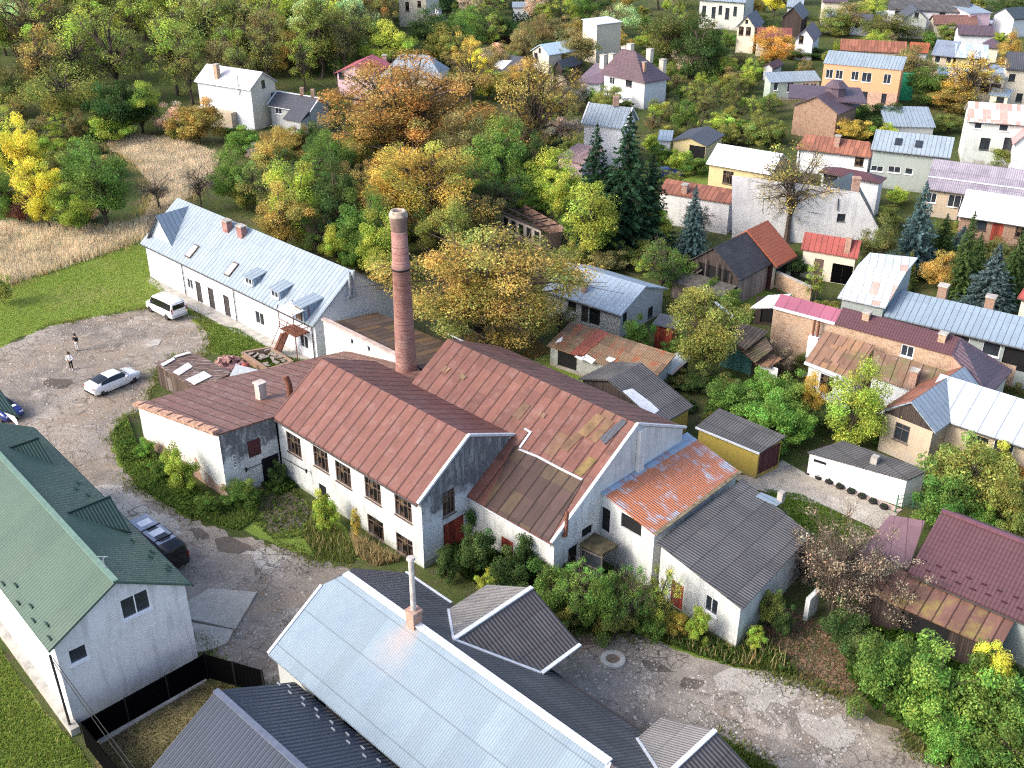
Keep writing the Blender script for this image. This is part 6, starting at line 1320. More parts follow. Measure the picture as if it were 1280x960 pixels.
def gravel(pix, n, col, size, name='gravel'):
    c = scatter(pix, n); n = len(c); mk = np.array([mn.noise(Vector((x * .25, y * .25, 9.))) for x, y in c]); c = c[mk > -.12]; n = len(c)
    V = []; s = size * (.4 + NR.random(n) ** 3 * 2.2); ang = NR.random(n) * 6.28; q = np.empty((n, 5, 3)); 
    for k in range(4):
        a = ang + k * 1.571 + NR.normal(size=n) * .25; q[:, k, 0] = c[:, 0] + s * np.cos(a); q[:, k, 1] = c[:, 1] + s * np.sin(a) * .8; q[:, k, 2] = .0
    q[:, 4, 0] = c[:, 0] + NR.normal(size=n) * s * .2; q[:, 4, 1] = c[:, 1]; q[:, 4, 2] = s * .7 + .012
    b = np.arange(n)[:, None] * 5; F_ = np.concatenate([b + np.array([[k, (k + 1) % 4, 4]]) for k in range(4)])
    t = (.55 + .8 * NR.random((n, 1))) * np.ones((n, 3)); me = meshobj(name, q.reshape(-1, 3), F_, np.repeat(t, 5, 0), col, STONE)
    o = bpy.data.objects.new(name, me); COL.objects.link(o); o.color = (*col, 1); o['kind'] = 'stuff'
def _stone():
    t = NT('stones'); oi = t.n('ObjectInfo'); at = t.n('Attribute', attribute_name='tint'); return t.done(t.mix(1., oi.outputs['Color'], at.outputs['Color'], 'MULTIPLY'), .95)
STONE = _stone()
gravel(YARD, 9000, (.36, .33, .29), .05); gravel(ROAD, 6000, (.40, .37, .33), .05)
# tufts creeping in from the edges of the paving
def fringe(pix, n, spread, h, col, z=0.):
    o = outline(pix, .7); pts = []
    for k in range(n):
        p = R.choice(o); 
        if mn.noise(Vector((p.x * .3, p.y * .3, 4.))) < -.15: continue
        pts.append((p.x + R.gauss(0, spread), p.y + R.gauss(0, spread)))
    c = np.array(pts); n = len(c); hh = h * (.4 + NR.random(n)); an = NR.random(n) * 6.28; b = np.stack([c[:, 0], c[:, 1], np.zeros(n)], 1); e = np.stack([np.cos(an), np.sin(an), 0 * an], 1)
    ld = NR.random(n) * 6.28; l = np.stack([np.cos(ld), np.sin(ld), 0 * ld], 1) * (.7 * hh * NR.random(n))[:, None]; V = np.empty((n, 3, 3)); V[:, 0] = b - e * .045; V[:, 1] = b + e * .045; V[:, 2] = b + l; V[:, 2, 2] = hh
    t = (.7 + .6 * NR.random((n, 1))) * np.ones((n, 3)); t[:, 0] *= .8 + .6 * NR.random(n); me = meshobj('edge_grass', V.reshape(-1, 3), np.arange(n * 3).reshape(n, 3), np.repeat(t, 3, 0), col)
    o = bpy.data.objects.new('edge_grass', me); COL.objects.link(o); o.color = (*col, 1); o['kind'] = 'stuff'
fringe(YARD, 9000, .35, .28, (.20, .25, .07)); fringe(ROAD, 7000, .4, .3, (.19, .23, .07)); fringe(MEADOW, 7000, .8, .7, (.42, .38, .17))
grass('dry_weeds', STB, 200, .8, (.42, .36, .17), wid=.03); grass('dry_weeds', STRIPR, 900, .9, (.42, .36, .17), wid=.03); grass('dry_weeds', LAWN2, 120, .4, (.40, .34, .16), wid=.03)
weeds('fallen_leaves', LAWN1, 1400, .07, (.46, .34, .12), .07, flat=True); weeds('fallen_leaves', YARD, 1600, .05, (.40, .27, .10), .06, flat=True)
# ================================================================ trees
def tubes(segs, n=5):
    V = []; Fc = []
    for a, b, r0, r1 in segs:
        a = np.array(a, float); b = np.array(b, float); d = b - a; L = np.linalg.norm(d)
        if L < 1e-6: continue
        d /= L; u = np.array([0, 0, 1.]) if abs(d[2]) < .9 else np.array([1., 0, 0]); e = np.cross(d, u); e /= np.linalg.norm(e); g = np.cross(e, d); k = len(V)
        for c, r in ((a, r0), (b, r1)):
            for i in range(n): t = 6.2832 * i / n; V.append(c + e * (r * math.cos(t)) + g * (r * math.sin(t)))
        for i in range(n): j = (i + 1) % n; Fc.append((k + i, k + j, k + n + j, k + n + i))
    return np.array(V), np.array(Fc)
def leafcards(C, N_, S, aspect=.6):
    n = len(C); a = np.cross(N_, NR.normal(size=(n, 3))); a /= np.linalg.norm(a, axis=1)[:, None] + 1e-9; b = np.cross(N_, a); b /= np.linalg.norm(b, axis=1)[:, None] + 1e-9; S = S[:, None]
    return np.stack([C - a * S, C - b * S * aspect, C + a * S, C + b * S * aspect], 1).reshape(-1, 3)
DEN = 2.6
def proto(seed, rx, rz, cz, N, rc, per, ls, trunk=.03, base=.18, twig=0, droop=0., lop=.25, fill=.3, limbr=.012, hue=.10, sh=(.72, 1.0)):
    global NR
    NR = np.random.default_rng(seed); segs = []; C = []; Nn = []; T = []
    lob = NR.normal(size=3) * lop
    tt = np.array([NR.normal() * .02, NR.normal() * .02, max(base, .05)]); segs.append(((0, 0, 0), tt * .55, trunk * 1.25, trunk * .95)); segs.append((tt * .55, tt, trunk * .95, trunk * .8))
    lead = np.array([NR.normal() * .03, NR.normal() * .03, cz + rz * .45]); mid = (tt + lead) / 2 + NR.normal(size=3) * .02; segs.append((tt, mid, trunk * .8, trunk * .5)); segs.append((mid, lead, trunk * .5, trunk * .2))
    for i in range(N):
        d = NR.normal(size=3); d /= np.linalg.norm(d); d[2] = d[2] * .9 + .12
        inside = NR.random() < fill
        r = (NR.uniform(.3, .6) if inside else NR.uniform(*sh)) * (1 + .22 * math.sin(3 * d[0] + 7 * lob[0]) + .18 * math.sin(4 * d[1] + 9 * lob[1] + 5 * d[2]))
        c = np.array([d[0] * rx * r, d[1] * rx * r, cz + d[2] * rz * r]); c[2] = max(c[2], rc * .4)
        if droop: c[2] -= droop * (d[0] ** 2 + d[1] ** 2)
        st = tt + (lead - tt) * NR.uniform(0, .75); m1 = st + (c - st) * .5 + np.array([0, 0, .04 + .05 * NR.random()]) + NR.normal(size=3) * .02
        segs.append((st, m1, limbr, limbr * .65)); segs.append((m1, c, limbr * .65, limbr * .25))
        for k in range(twig):
            e = c + NR.normal(size=3) * rc * .9; s_ = m1 + (c - m1) * NR.uniform(.2, 1); segs.append((s_, e, limbr * .3, limbr * .1))
            if twig > 3:
                for q in range(2): segs.append((s_ + (e - s_) * .6, e + NR.normal(size=3) * rc * .5, limbr * .16, limbr * .07))
        n = int(per * DEN * NR.uniform(.55, 1.45)); dd = NR.normal(size=(n, 3)); dd /= np.linalg.norm(dd, axis=1)[:, None]
        rr_ = rc * NR.uniform(.75, 1.3) * NR.random(n) ** .42; sq = np.array([1., 1., .72])
        pc = c + dd * rr_[:, None] * sq
        if droop: pc[:, 2] -= NR.random(n) * droop * 1.2
        C.append(pc); Nn.append(dd * .55 + NR.normal(size=(n, 3)) * .55 + np.array([0, 0, .35]))
        cb = NR.uniform(.68, 1.35); hs = NR.normal() * hue
        t = cb * np.exp(NR.normal(size=(n, 1)) * .30) * np.ones((n, 3)); t[:, 0] *= 1 + hs + .22 * NR.normal(size=n) * .6; t[:, 2] *= .9 + .2 * NR.random(n); T.append(t)
    C = np.concatenate(C); Nn = np.concatenate(Nn); T = np.concatenate(T); C[:, 2] = np.maximum(C[:, 2], .01)
    V = leafcards(C, Nn, ls / 1.5 * (.55 + .9 * NR.random(len(C)))); n = len(C)
    crown = meshobj('crown', V, np.arange(4 * n).reshape(n, 4), np.repeat(np.clip(T, .25, 2.6), 4, 0), None)
    tv, tf = tubes(segs); trunkm = bpy.data.meshes.new('trunk'); trunkm.from_pydata([tuple(v) for v in tv], [], [tuple(int(i) for i in f) for f in tf]); trunkm.update(); trunkm.materials.append(BARK)
    return crown, trunkm
def spruce(seed, wid, blue=False, dens=1.):
    global NR
    NR = np.random.default_rng(seed); C = []; Nn = []; T = []; segs = [((0, 0, 0), (0, 0, 1.), .018, .003)]; S = []
    lev = 34
    for i in range(lev):
        f = i / (lev - 1); z = .05 + .93 * f; r = wid * (1 - f) ** .85 * NR.uniform(.85, 1.12) + .01; nb = max(4, int(13 * (1 - f) + 4))
        for b in range(nb):
            a = 6.283 * (b + NR.random()) / nb; L = r * NR.uniform(.7, 1.15); n = max(3, int(44 * dens * L / wid + 3)); t = NR.random(n) ** .75
            dirv = np.array([math.cos(a), math.sin(a), 0]); side = np.array([-dirv[1], dirv[0], 0])
            p = dirv * (t * L)[:, None] + side * ((NR.random(n) - .5) * .35 * L * (1.1 - t))[:, None]; p[:, 2] = z - .16 * L * t + .10 * L * t ** 2 - NR.random(n) * .018
            C.append(p); nn_ = NR.normal(size=(n, 3)) * .45 + np.array([0, 0, .9]) + dirv * .3; Nn.append(nn_)
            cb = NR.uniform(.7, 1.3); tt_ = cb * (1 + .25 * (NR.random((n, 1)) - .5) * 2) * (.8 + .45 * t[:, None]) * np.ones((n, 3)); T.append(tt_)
        segs.append(((0, 0, z), (math.cos(i * 2.4) * r * .8, math.sin(i * 2.4) * r * .8, z - .08 * r), .005, .001))
    C = np.concatenate(C); Nn = np.concatenate(Nn); T = np.concatenate(T); V = leafcards(C, Nn, .017 * (.6 + .8 * NR.random(len(C))), .38); n = len(C)
    crown = meshobj('crown', V, np.arange(4 * n).reshape(n, 4), np.repeat(np.clip(T, .25, 2.), 4, 0), None)
    tv, tf = tubes(segs); tm = bpy.data.meshes.new('trunk'); tm.from_pydata([tuple(v) for v in tv], [], [tuple(int(i) for i in f) for f in tf]); tm.update(); tm.materials.append(BARK)
    return crown, tm
PR = dict(
    broad=[(proto(11 + k, .40, .45, .50, 50, .13, 135, .016, base=.10, hue=.09), .84) for k in range(4)],
    big=[(proto(31 + k, .47, .44, .52, 130, .10, 165, .0100, trunk=.03, twig=3, fill=.35, base=.14, hue=.14), .98) for k in range(2)],
    airy=[(proto(41 + k, .42, .40, .57, 46, .10, 60, .014, trunk=.026, twig=4, lop=.4, base=.22), .90) for k in range(3)],
    tall=[(proto(51 + k, .25, .45, .53, 52, .105, 105, .0145, trunk=.022, twig=1, base=.08, hue=.09), .56) for k in range(3)],
    thin=[(proto(131 + k, .26, .42, .58, 44, .085, 46, .0115, trunk=.019, twig=3, lop=.5, base=.2, hue=.12, limbr=.009, fill=.25, sh=(.5, 1.1)), .58) for k in range(4)],
    willow=[(proto(61 + k, .36, .34, .62, 42, .12, 125, .014, droop=.12, base=.2), .78) for k in range(2)],
    bush=[(proto(71 + k, .44, .40, .44, 54, .145, 120, .025, hue=.09, sh=(.55, 1.22), twig=1, trunk=.02, base=.06, limbr=.008, lop=.4), 1.05) for k in range(4)],
    bare=[(proto(81 + k, .46, .38, .58, 44, .10, 26, .012, trunk=.03, twig=6, fill=.3, base=.25, limbr=.010), .98) for k in range(2)],
    twiggy=[(proto(91 + k, .48, .42, .46, 60, .10, 26, .015, hue=.05, trunk=.02, twig=8, fill=.3, base=.05, limbr=.008), 1.05) for k in range(2)],
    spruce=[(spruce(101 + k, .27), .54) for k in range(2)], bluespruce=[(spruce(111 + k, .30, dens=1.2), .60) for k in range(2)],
    thuja=[(proto(121, .17, .46, .48, 34, .09, 110, .016, base=.04), .36)])
KIND = dict(thin=('slender_tree', 'thin tall tree'), broad=('broadleaf_tree', 'leafy tree'), big=('broadleaf_tree', 'wide crowned tree'), airy=('broadleaf_tree', 'thin crowned tree'), tall=('slender_tree', 'slender tall tree'), willow=('willow_tree', 'willow'), bush=('bush', 'bush'), bare=('bare_tree', 'nearly bare tree'),
            twiggy=('dry_shrub', 'dry twiggy shrub'), spruce=('spruce_tree', 'spruce'), bluespruce=('spruce_tree', 'blue spruce'), thuja=('thuja', 'thuja'))
CC = dict(dkgreen=(0.092, 0.152, 0.050), green=(0.165, 0.271, 0.064), fresh=(0.218, 0.377, 0.080), olive=(0.298, 0.331, 0.090), oliveb=(0.311, 0.271, 0.113), ygreen=(0.437, 0.529, 0.099), yellow=(0.860, 0.793, 0.119), gold=(0.621, 0.477, 0.113), orange=(0.767, 0.449, 0.113), rust=(0.529, 0.317, 0.106), goldolive=(0.49, 0.375, 0.11),
          brown=(0.449, 0.344, 0.238), tan=(0.661, 0.543, 0.383), maroon=(0.317, 0.158, 0.113), spruce=(0.034, 0.080, 0.042), blue=(0.113, 0.179, 0.179), teal=(0.119, 0.225, 0.158), grey=(0.344, 0.317, 0.251), pale=(0.555, 0.714, 0.331), ivy=(0.113, 0.205, 0.056), dkolive=(0.179, 0.198, 0.066))
CW = dict(dkgreen='dark green', green='green', fresh='fresh green', olive='olive green', oliveb='brownish olive', ygreen='yellow green', yellow='bright yellow', gold='golden', orange='orange', rust='rusty orange', goldolive='golden olive', brown='brown', tan='tan', maroon='maroon', spruce='dark green', blue='silvery blue', teal='teal green', grey='greyish', pale='pale green', ivy='ivy green', dkolive='dark olive')
LM = [('the tall white house', 285, 150), ('the dark roofed grey house', 375, 155), ('the pink house', 440, 105), ('the long white house', 290, 370), ('the tall brick chimney', 503, 440), ('the purple roofed villa', 795, 112), ('the white gabled house', 770, 190), ('the roofless ruin', 648, 300),
      ('the light blue roofed cottage', 745, 405), ('the rusty patchwork shed', 755, 465), ('the slate barn', 800, 520), ('the yellow garage', 925, 590), ('the white garage', 1080, 625), ('the plum roofed house', 1200, 790), ('the beige house', 1130, 560), ('the long brick building', 1080, 450),
      ('the old black barn', 905, 365), ('the blank white fire wall', 1000, 300), ('the small red roofed house', 1035, 345), ('the blue roofed range', 1190, 420), ('the lilac roofed house', 1215, 262), ('the brown brick white roofed house', 1240, 295), ('the orange house', 1078, 130), ('the yellow white roofed house', 930, 235),
      ('the small yellow garage', 865, 200), ('the church hall', 905, 30), ('the grey warehouse', 1160, 22), ('the dry meadow', 215, 215), ('the lawn', 60, 370), ('the slate roofed annex', 900, 790), ('the sooty factory gable', 570, 715), ('the green roofed house', 100, 760), ('the blue grey house', 1145, 222),
      ('the rust striped roof house', 1245, 190), ('the unfinished brown brick house', 1018, 165), ('the low tiled factory wing', 250, 610), ('the yellow house with blue roof', 685, 80), ('the cream gabled house', 932, 55), ('the slate blue row house', 1180, 88), ('the rusty lean-to', 790, 720), ('the half timbered house', 1005, 62), ('the thuja hedge', 565, 20)]
LMW = [(n_, G(x, y, 0)) for n_, x, y in LM]
used = {}; TREES = []
def tree_label(kind, colour, p, h):
    big = {'bush': (1.6, 3.2), 'twiggy': (2, 4)}.get(kind, (6, 12)); sz = 'small' if h < big[0] else ('medium' if h < big[1] else 'large')
    c_ = sorted(LMW, key=lambda q: (q[1] - p).length)[:4]
    for n_, q in c_:
        dx, dy = p.x - q.x, p.y - q.y; rel = ('behind' if dy > 0 else 'in front of') if abs(dy) > abs(dx) * .8 else ('right of' if dx > 0 else 'left of')
        l = f'{sz} {CW[colour]} {KIND[kind][1]} {rel} {n_}'
        if l not in used: used[l] = []; return l, None
    for (n1, q1), (n2, q2) in ((c_[0], c_[1]), (c_[0], c_[2]), (c_[1], c_[2]), (c_[0], c_[3])):
        l = f'{sz} {CW[colour]} {KIND[kind][1]} between {n1} and {n2}'
        if l not in used and len(l.split()) <= 16: used[l] = []; return l, None
    n_, q = c_[0]; dx, dy = p.x - q.x, p.y - q.y; rel = ('behind' if dy > 0 else 'in front of') if abs(dy) > abs(dx) * .8 else ('right of' if dx > 0 else 'left of')
    l = f'{sz} {CW[colour]} {KIND[kind][1]} {rel} {n_}'
    return l, f'{CW[colour]} {KIND[kind][1]}s {rel} {n_}'
def tree(kind, x, yb, yt, wpx, colour, p=None, h=None, w=None, label=None):
    b = p if p is not None else G(x, yb, 0)
    dist = b.y * cp + CH * sp
    h = h or max(.5, HT(b, yt)); w = w or wpx / CF * dist
    (cr, tr), uw = R.choice(PR[kind]); name, kw_ = KIND[kind]
    lb, grp = (label, None) if label else tree_label(kind, colour, b, h)
    t = thing(name, lb, kw_.split()[-1] if kind != 'bluespruce' else 'spruce', b, R.random() * 6.28)
    TREES.append((t, lb, grp))
    sx = w / uw; c = CC[colour]; k = R.uniform(.88, 1.14)
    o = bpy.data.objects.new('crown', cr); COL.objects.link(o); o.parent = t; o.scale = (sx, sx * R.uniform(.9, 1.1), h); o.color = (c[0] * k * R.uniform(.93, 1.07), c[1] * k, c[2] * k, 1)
    o2 = bpy.data.objects.new('trunk', tr); COL.objects.link(o2); o2.parent = t; o2.scale = o.scale
    return t
for a_ in (
    ('big', 512, 212, 76, 200, 'rust'), ('big', 528, 296, 170, 150, 'gold'), ('big', 605, 438, 284, 222, 'goldolive'),
    ('spruce', 779, 316, 138, 108, 'spruce'), ('spruce', 741, 308, 152, 78, 'spruce'), ('spruce', 810, 310, 190, 66, 'spruce'), ('spruce', 760, 312, 205, 80, 'spruce'), ('tall', 738, 334, 224, 66, 'ygreen'),
    ('bluespruce', 863, 322, 230, 50, 'blue'), ('bare', 983, 304, 188, 122, 'gold'), ('broad', 880, 474, 370, 84, 'olive'),
    ('bush', 920, 522, 478, 62, 'green'), ('bush', 955, 548, 490, 78, 'fresh'), ('bush', 985, 522, 468, 62, 'green'), ('bush', 903, 502, 465, 42, 'dkolive'), ('bush', 947, 505, 462, 52, 'fresh'), ('bush', 990, 552, 505, 58, 'fresh'), ('bush', 868, 490, 466, 40, 'dkgreen'),
    ('broad', 1013, 524, 468, 36, 'gold'), ('broad', 1062, 556, 460, 92, 'ygreen'),
    ('bluespruce', 1138, 340, 224, 66, 'blue'), ('bluespruce', 1231, 392, 303, 74, 'blue'), ('spruce', 1196, 374, 262, 50, 'dkgreen'), ('spruce', 1260, 378, 284, 52, 'dkgreen'), ('spruce', 1172, 334, 266, 46, 'dkgreen'), ('bluespruce', 1200, 314, 281, 40, 'blue'),
    ('spruce', 1215, 350, 290, 40, 'dkgreen'), ('broad', 1088, 350, 276, 52, 'dkolive'), ('broad', 1175, 364, 316, 52, 'goldolive'), ('bush', 1185, 300, 275, 34, 'olive'), ('bush', 1240, 325, 296, 50, 'dkolive'),
    ('bush', 1205, 640, 545, 104, 'olive'), ('bush', 1180, 662, 590, 72, 'green'), ('bush', 1250, 656, 592, 62, 'olive'), ('bush', 1268, 612, 580, 32, 'orange'), ('bush', 1232, 612, 555, 62, 'ygreen'), ('bush', 1272, 684, 622, 62, 'olive'), ('bush', 1215, 668, 628, 50, 'fresh'),
    ('bush', 1105, 892, 798, 90, 'green'), ('bush', 1152, 905, 812, 108, 'fresh'), ('bush', 1212, 902, 818, 108, 'green'), ('bush', 1268, 930, 850, 88, 'green'), ('bush', 1180, 945, 884, 88, 'fresh'), ('bush', 1246, 962, 900, 108, 'green'), ('tall', 1228, 888, 803, 46, 'yellow'), ('bush', 1085, 842, 786, 70, 'dkgreen'), ('bush', 1058, 806, 762, 60, 'dkgreen'), ('bush', 1275, 890, 840, 60, 'dkgreen'), ('bush', 1135, 855, 800, 70, 'green'),
    ('twiggy', 1040, 772, 640, 120, 'brown'), ('twiggy', 1090, 764, 672, 112, 'tan'), ('twiggy', 1000, 726, 655, 80, 'brown'), ('twiggy', 1062, 740, 660, 70, 'tan'),
    ('bush', 690, 768, 702, 70, 'green'), ('airy', 722, 782, 700, 60, 'fresh'), ('bush', 748, 790, 716, 64, 'green'), ('airy', 785, 795, 706, 60, 'green'), ('bush', 770, 797, 742, 50, 'olive'), ('airy', 822, 790, 712, 46, 'ygreen'), ('bush', 700, 786, 750, 46, 'olive'), ('bush', 812, 800, 764, 36, 'green'), ('bush', 658, 728, 672, 44, 'dkgreen'), ('bush', 598, 672, 606, 40, 'ivy'), ('bush', 592, 718, 652, 50, 'dkgreen'), ('bush', 640, 740, 690, 58, 'dkgreen'), ('bush', 838, 794, 764, 30, 'gold'), ('bush', 868, 804, 758, 28, 'ygreen'), ('bush', 560, 728, 690, 34, 'dkgreen'), ('bush', 610, 738, 712, 30, 'ygreen'), ('bush', 710, 730, 698, 40, 'dkgreen'),
    ('bush', 958, 782, 734, 40, 'olive'), ('bush', 976, 796, 758, 30, 'dkgreen'), ('bush', 945, 808, 780, 26, 'ygreen'),
    ('bush', 232, 618, 560, 40, 'ygreen'), ('bush', 302, 634, 600, 42, 'green'), ('bush', 349, 606, 574, 26, 'dkgreen'), ('bush', 410, 662, 612, 36, 'ygreen'), ('bush', 206, 596, 570, 30, 'green'), ('bush', 182, 572, 548, 26, 'fresh'), ('bush', 262, 640, 614, 34, 'green'), ('bush', 720, 338, 300, 40, 'olive'), ('tall', 447, 678, 634, 14, 'gold'),
    ('broad', 62, 288, 204, 50, 'yellow'), ('broad', 133, 284, 178, 86, 'green'), ('broad', 100, 292, 234, 52, 'ygreen'), ('bush', 26, 280, 236, 44, 'maroon'), ('broad', 40, 242, 148, 52, 'yellow'), ('broad', 8, 282, 200, 46, 'green'), ('broad', 95, 244, 184, 62, 'dkolive'), ('airy', 15, 204, 130, 60, 'olive'), ('bush', 5, 380, 340, 30, 'olive'),
    ('willow', 85, 162, 72, 104, 'olive'), ('bush', 160, 172, 92, 76, 'dkgreen'), ('broad', 18, 146, 72, 66, 'dkolive'), ('broad', 180, 168, 108, 52, 'ygreen'), ('bush', 143, 176, 134, 62, 'ygreen'), ('bush', 215, 168, 128, 52, 'tan'), ('bush', 252, 180, 122, 54, 'goldolive'), ('bush', 228, 178, 142, 40, 'olive'), ('bush', 296, 176, 156, 40, 'green'), ('bush', 120, 178, 148, 40, 'dkgreen'), ('bush', 50, 190, 150, 50, 'oliveb'),
    ('bare', 200, 262, 220, 48, 'grey'), ('bare', 252, 266, 202, 44, 'grey'), ('broad', 298, 258, 184, 62, 'green'), ('broad', 345, 224, 164, 62, 'goldolive'), ('broad', 376, 302, 204, 78, 'ygreen'), ('airy', 328, 268, 200, 54, 'olive'), ('bush', 308, 262, 222, 46, 'olive'), ('broad', 424, 304, 200, 70, 'dkgreen'), ('bush', 404, 312, 266, 30, 'teal'), ('broad', 418, 242, 168, 62, 'green'), ('broad', 456, 334, 238, 70, 'green'), ('broad', 478, 348, 264, 62, 'ygreen'), ('bush', 438, 338, 300, 40, 'green'), ('bush', 425, 270, 236, 30, 'rust'), ('bush', 310, 192, 158, 50, 'fresh'), ('bush', 355, 196, 156, 60, 'goldolive'), ('bush', 330, 200, 176, 36, 'grey'), ('bush', 395, 192, 150, 44, 'dkgreen'),
    ('broad', 562, 334, 240, 74, 'olive'), ('broad', 622, 254, 140, 72, 'green'), ('airy', 668, 218, 78, 108, 'goldolive'), ('broad', 684, 258, 184, 72, 'ygreen'), ('broad', 648, 262, 196, 60, 'green'), ('bush', 704, 280, 214, 54, 'ygreen'), ('bush', 668, 266, 224, 60, 'fresh'), ('bush', 600, 300, 240, 60, 'oliveb'), ('broad', 470, 300, 215, 60, 'goldolive'), ('broad', 580, 235, 150, 66, 'oliveb'), ('bush', 560, 260, 205, 50, 'green'), ('bush', 724, 300, 260, 50, 'green'),
    ('airy', 590, 130, 62, 62, 'goldolive'), ('broad', 600, 108, 62, 24, 'yellow'), ('broad', 612, 124, 88, 34, 'yellow'), ('tall', 586, 100, 40, 30, 'gold'), ('broad', 540, 76, 8, 70, 'dkgreen'), ('broad', 560, 84, 26, 60, 'olive'), ('broad', 580, 72, 20, 60, 'green'), ('broad', 592, 50, 8, 42, 'fresh'), ('broad', 620, 62, 5, 56, 'dkgreen'), ('bush', 658, 60, 34, 44, 'fresh'), ('broad', 680, 60, 20, 60, 'oliveb'), ('broad', 720, 92, 30, 54, 'oliveb'), ('broad', 705, 36, -8, 42, 'ygreen'), ('broad', 670, 28, -8, 34, 'tan'), ('bush', 632, 60, 42, 30, 'maroon'), ('bush', 645, 78, 54, 44, 'olive'),
    ('bush', 640, 115, 86, 54, 'olive'), ('broad', 655, 128, 70, 60, 'goldolive'), ('thuja', 696, 104, 78, 12, 'dkgreen'), ('thuja', 712, 106, 82, 13, 'dkgreen'), ('bush', 718, 128, 104, 40, 'grey'), ('broad', 760, 140, 108, 46, 'olive'), ('bush', 735, 128, 108, 20, 'fresh'), ('bush', 726, 120, 108, 16, 'orange'), ('bush', 778, 120, 108, 32, 'dkgreen'), ('bush', 800, 124, 112, 26, 'green'), ('bush', 700, 180, 140, 50, 'grey'), ('bush', 712, 200, 170, 40, 'olive'), ('airy', 700, 160, 108, 50, 'goldolive'),
    ('willow', 775, 46, -4, 46, 'pale'), ('broad', 836, 92, 4, 78, 'dkolive'), ('broad', 872, 104, 24, 64, 'dkgreen'), ('broad', 764, 66, 36, 42, 'gold'), ('tall', 967, 20, -16, 30, 'yellow'), ('tall', 941, 28, -6, 20, 'gold'), ('broad', 888, 95, 40, 50, 'dkgreen'), ('airy', 858, 100, 58, 34, 'tan'), ('broad', 740, 30, -10, 60, 'dkgreen'),
    ('broad', 965, 88, 38, 50, 'orange'), ('broad', 1098, 74, 38, 44, 'ygreen'), ('broad', 1137, 112, 58, 72, 'oliveb'), ('broad', 1158, 130, 84, 72, 'green'), ('airy', 1206, 138, 66, 78, 'gold'), ('broad', 1182, 140, 108, 50, 'goldolive'), ('broad', 1256, 92, 40, 34, 'goldolive'), ('bush', 1184, 52, 26, 32, 'olive'), ('broad', 1108, 52, 16, 66, 'dkolive'), ('broad', 1060, 40, 4, 60, 'oliveb'), ('broad', 1085, 34, -8, 40, 'ygreen'), ('broad', 1040, 45, 12, 50, 'olive'), ('bush', 1016, 74, 58, 50, 'dkgreen'), ('bush', 1215, 145, 124, 50, 'dkolive'), ('bush', 1165, 62, 40, 26, 'green'), ('broad', 1265, 24, -8, 60, 'dkgreen'), ('bush', 990, 74, 58, 36, 'dkolive'),
    ('bush', 1066, 178, 148, 46, 'gold'), ('bush', 1092, 168, 130, 54, 'dkgreen'), ('bush', 1072, 152, 126, 44, 'green'), ('bush', 1105, 182, 150, 26, 'ygreen'), ('bush', 1090, 172, 156, 40, 'fresh'), ('bush', 1252, 206, 176, 48, 'olive'), ('bush', 1185, 166, 140, 36, 'olive'), ('bush', 1125, 160, 142, 26, 'ygreen'), ('bush', 1150, 166, 146, 34, 'green'), ('bush', 868, 218, 192, 46, 'green'), ('bush', 846, 212, 184, 36, 'ygreen'), ('bush', 828, 206, 180, 30, 'green'),
    ('airy', 1018, 380, 334, 36, 'ygreen'), ('twiggy', 972, 476, 424, 44, 'brown'), ('bush', 912, 398, 360, 36, 'green'), ('bush', 845, 360, 316, 60, 'green'), ('airy', 825, 372, 308, 66, 'green'), ('bush', 795, 440, 388, 36, 'green'), ('tall', 822, 312, 258, 28, 'ygreen'), ('bush', 870, 390, 352, 44, 'olive'), ('bush', 800, 332, 300, 60, 'olive'), ('bush', 760, 340, 312, 50, 'oliveb'), ('twiggy', 700, 420, 376, 50, 'olive'), ('bush', 888, 380, 350, 30, 'green'), ('airy', 872, 300, 252, 40, 'grey'), ('bush', 1028, 400, 376, 30, 'olive'), ('bush', 1000, 470, 440, 30, 'dkolive'),
    ('bush', 850, 448, 420, 36, 'green'), ('bush', 848, 482, 458, 40, 'dkolive'), ('bush', 905, 430, 410, 26, 'green'), ('bush', 1030, 540, 505, 40, 'dkgreen'), ('bush', 1280, 440, 400, 30, 'fresh'), ('bush', 1258, 508, 480, 40, 'dkolive'), ('bush', 1272, 470, 440, 40, 'dkgreen'), ('bush', 1225, 450, 436, 30, 'fresh')): tree(*a_)
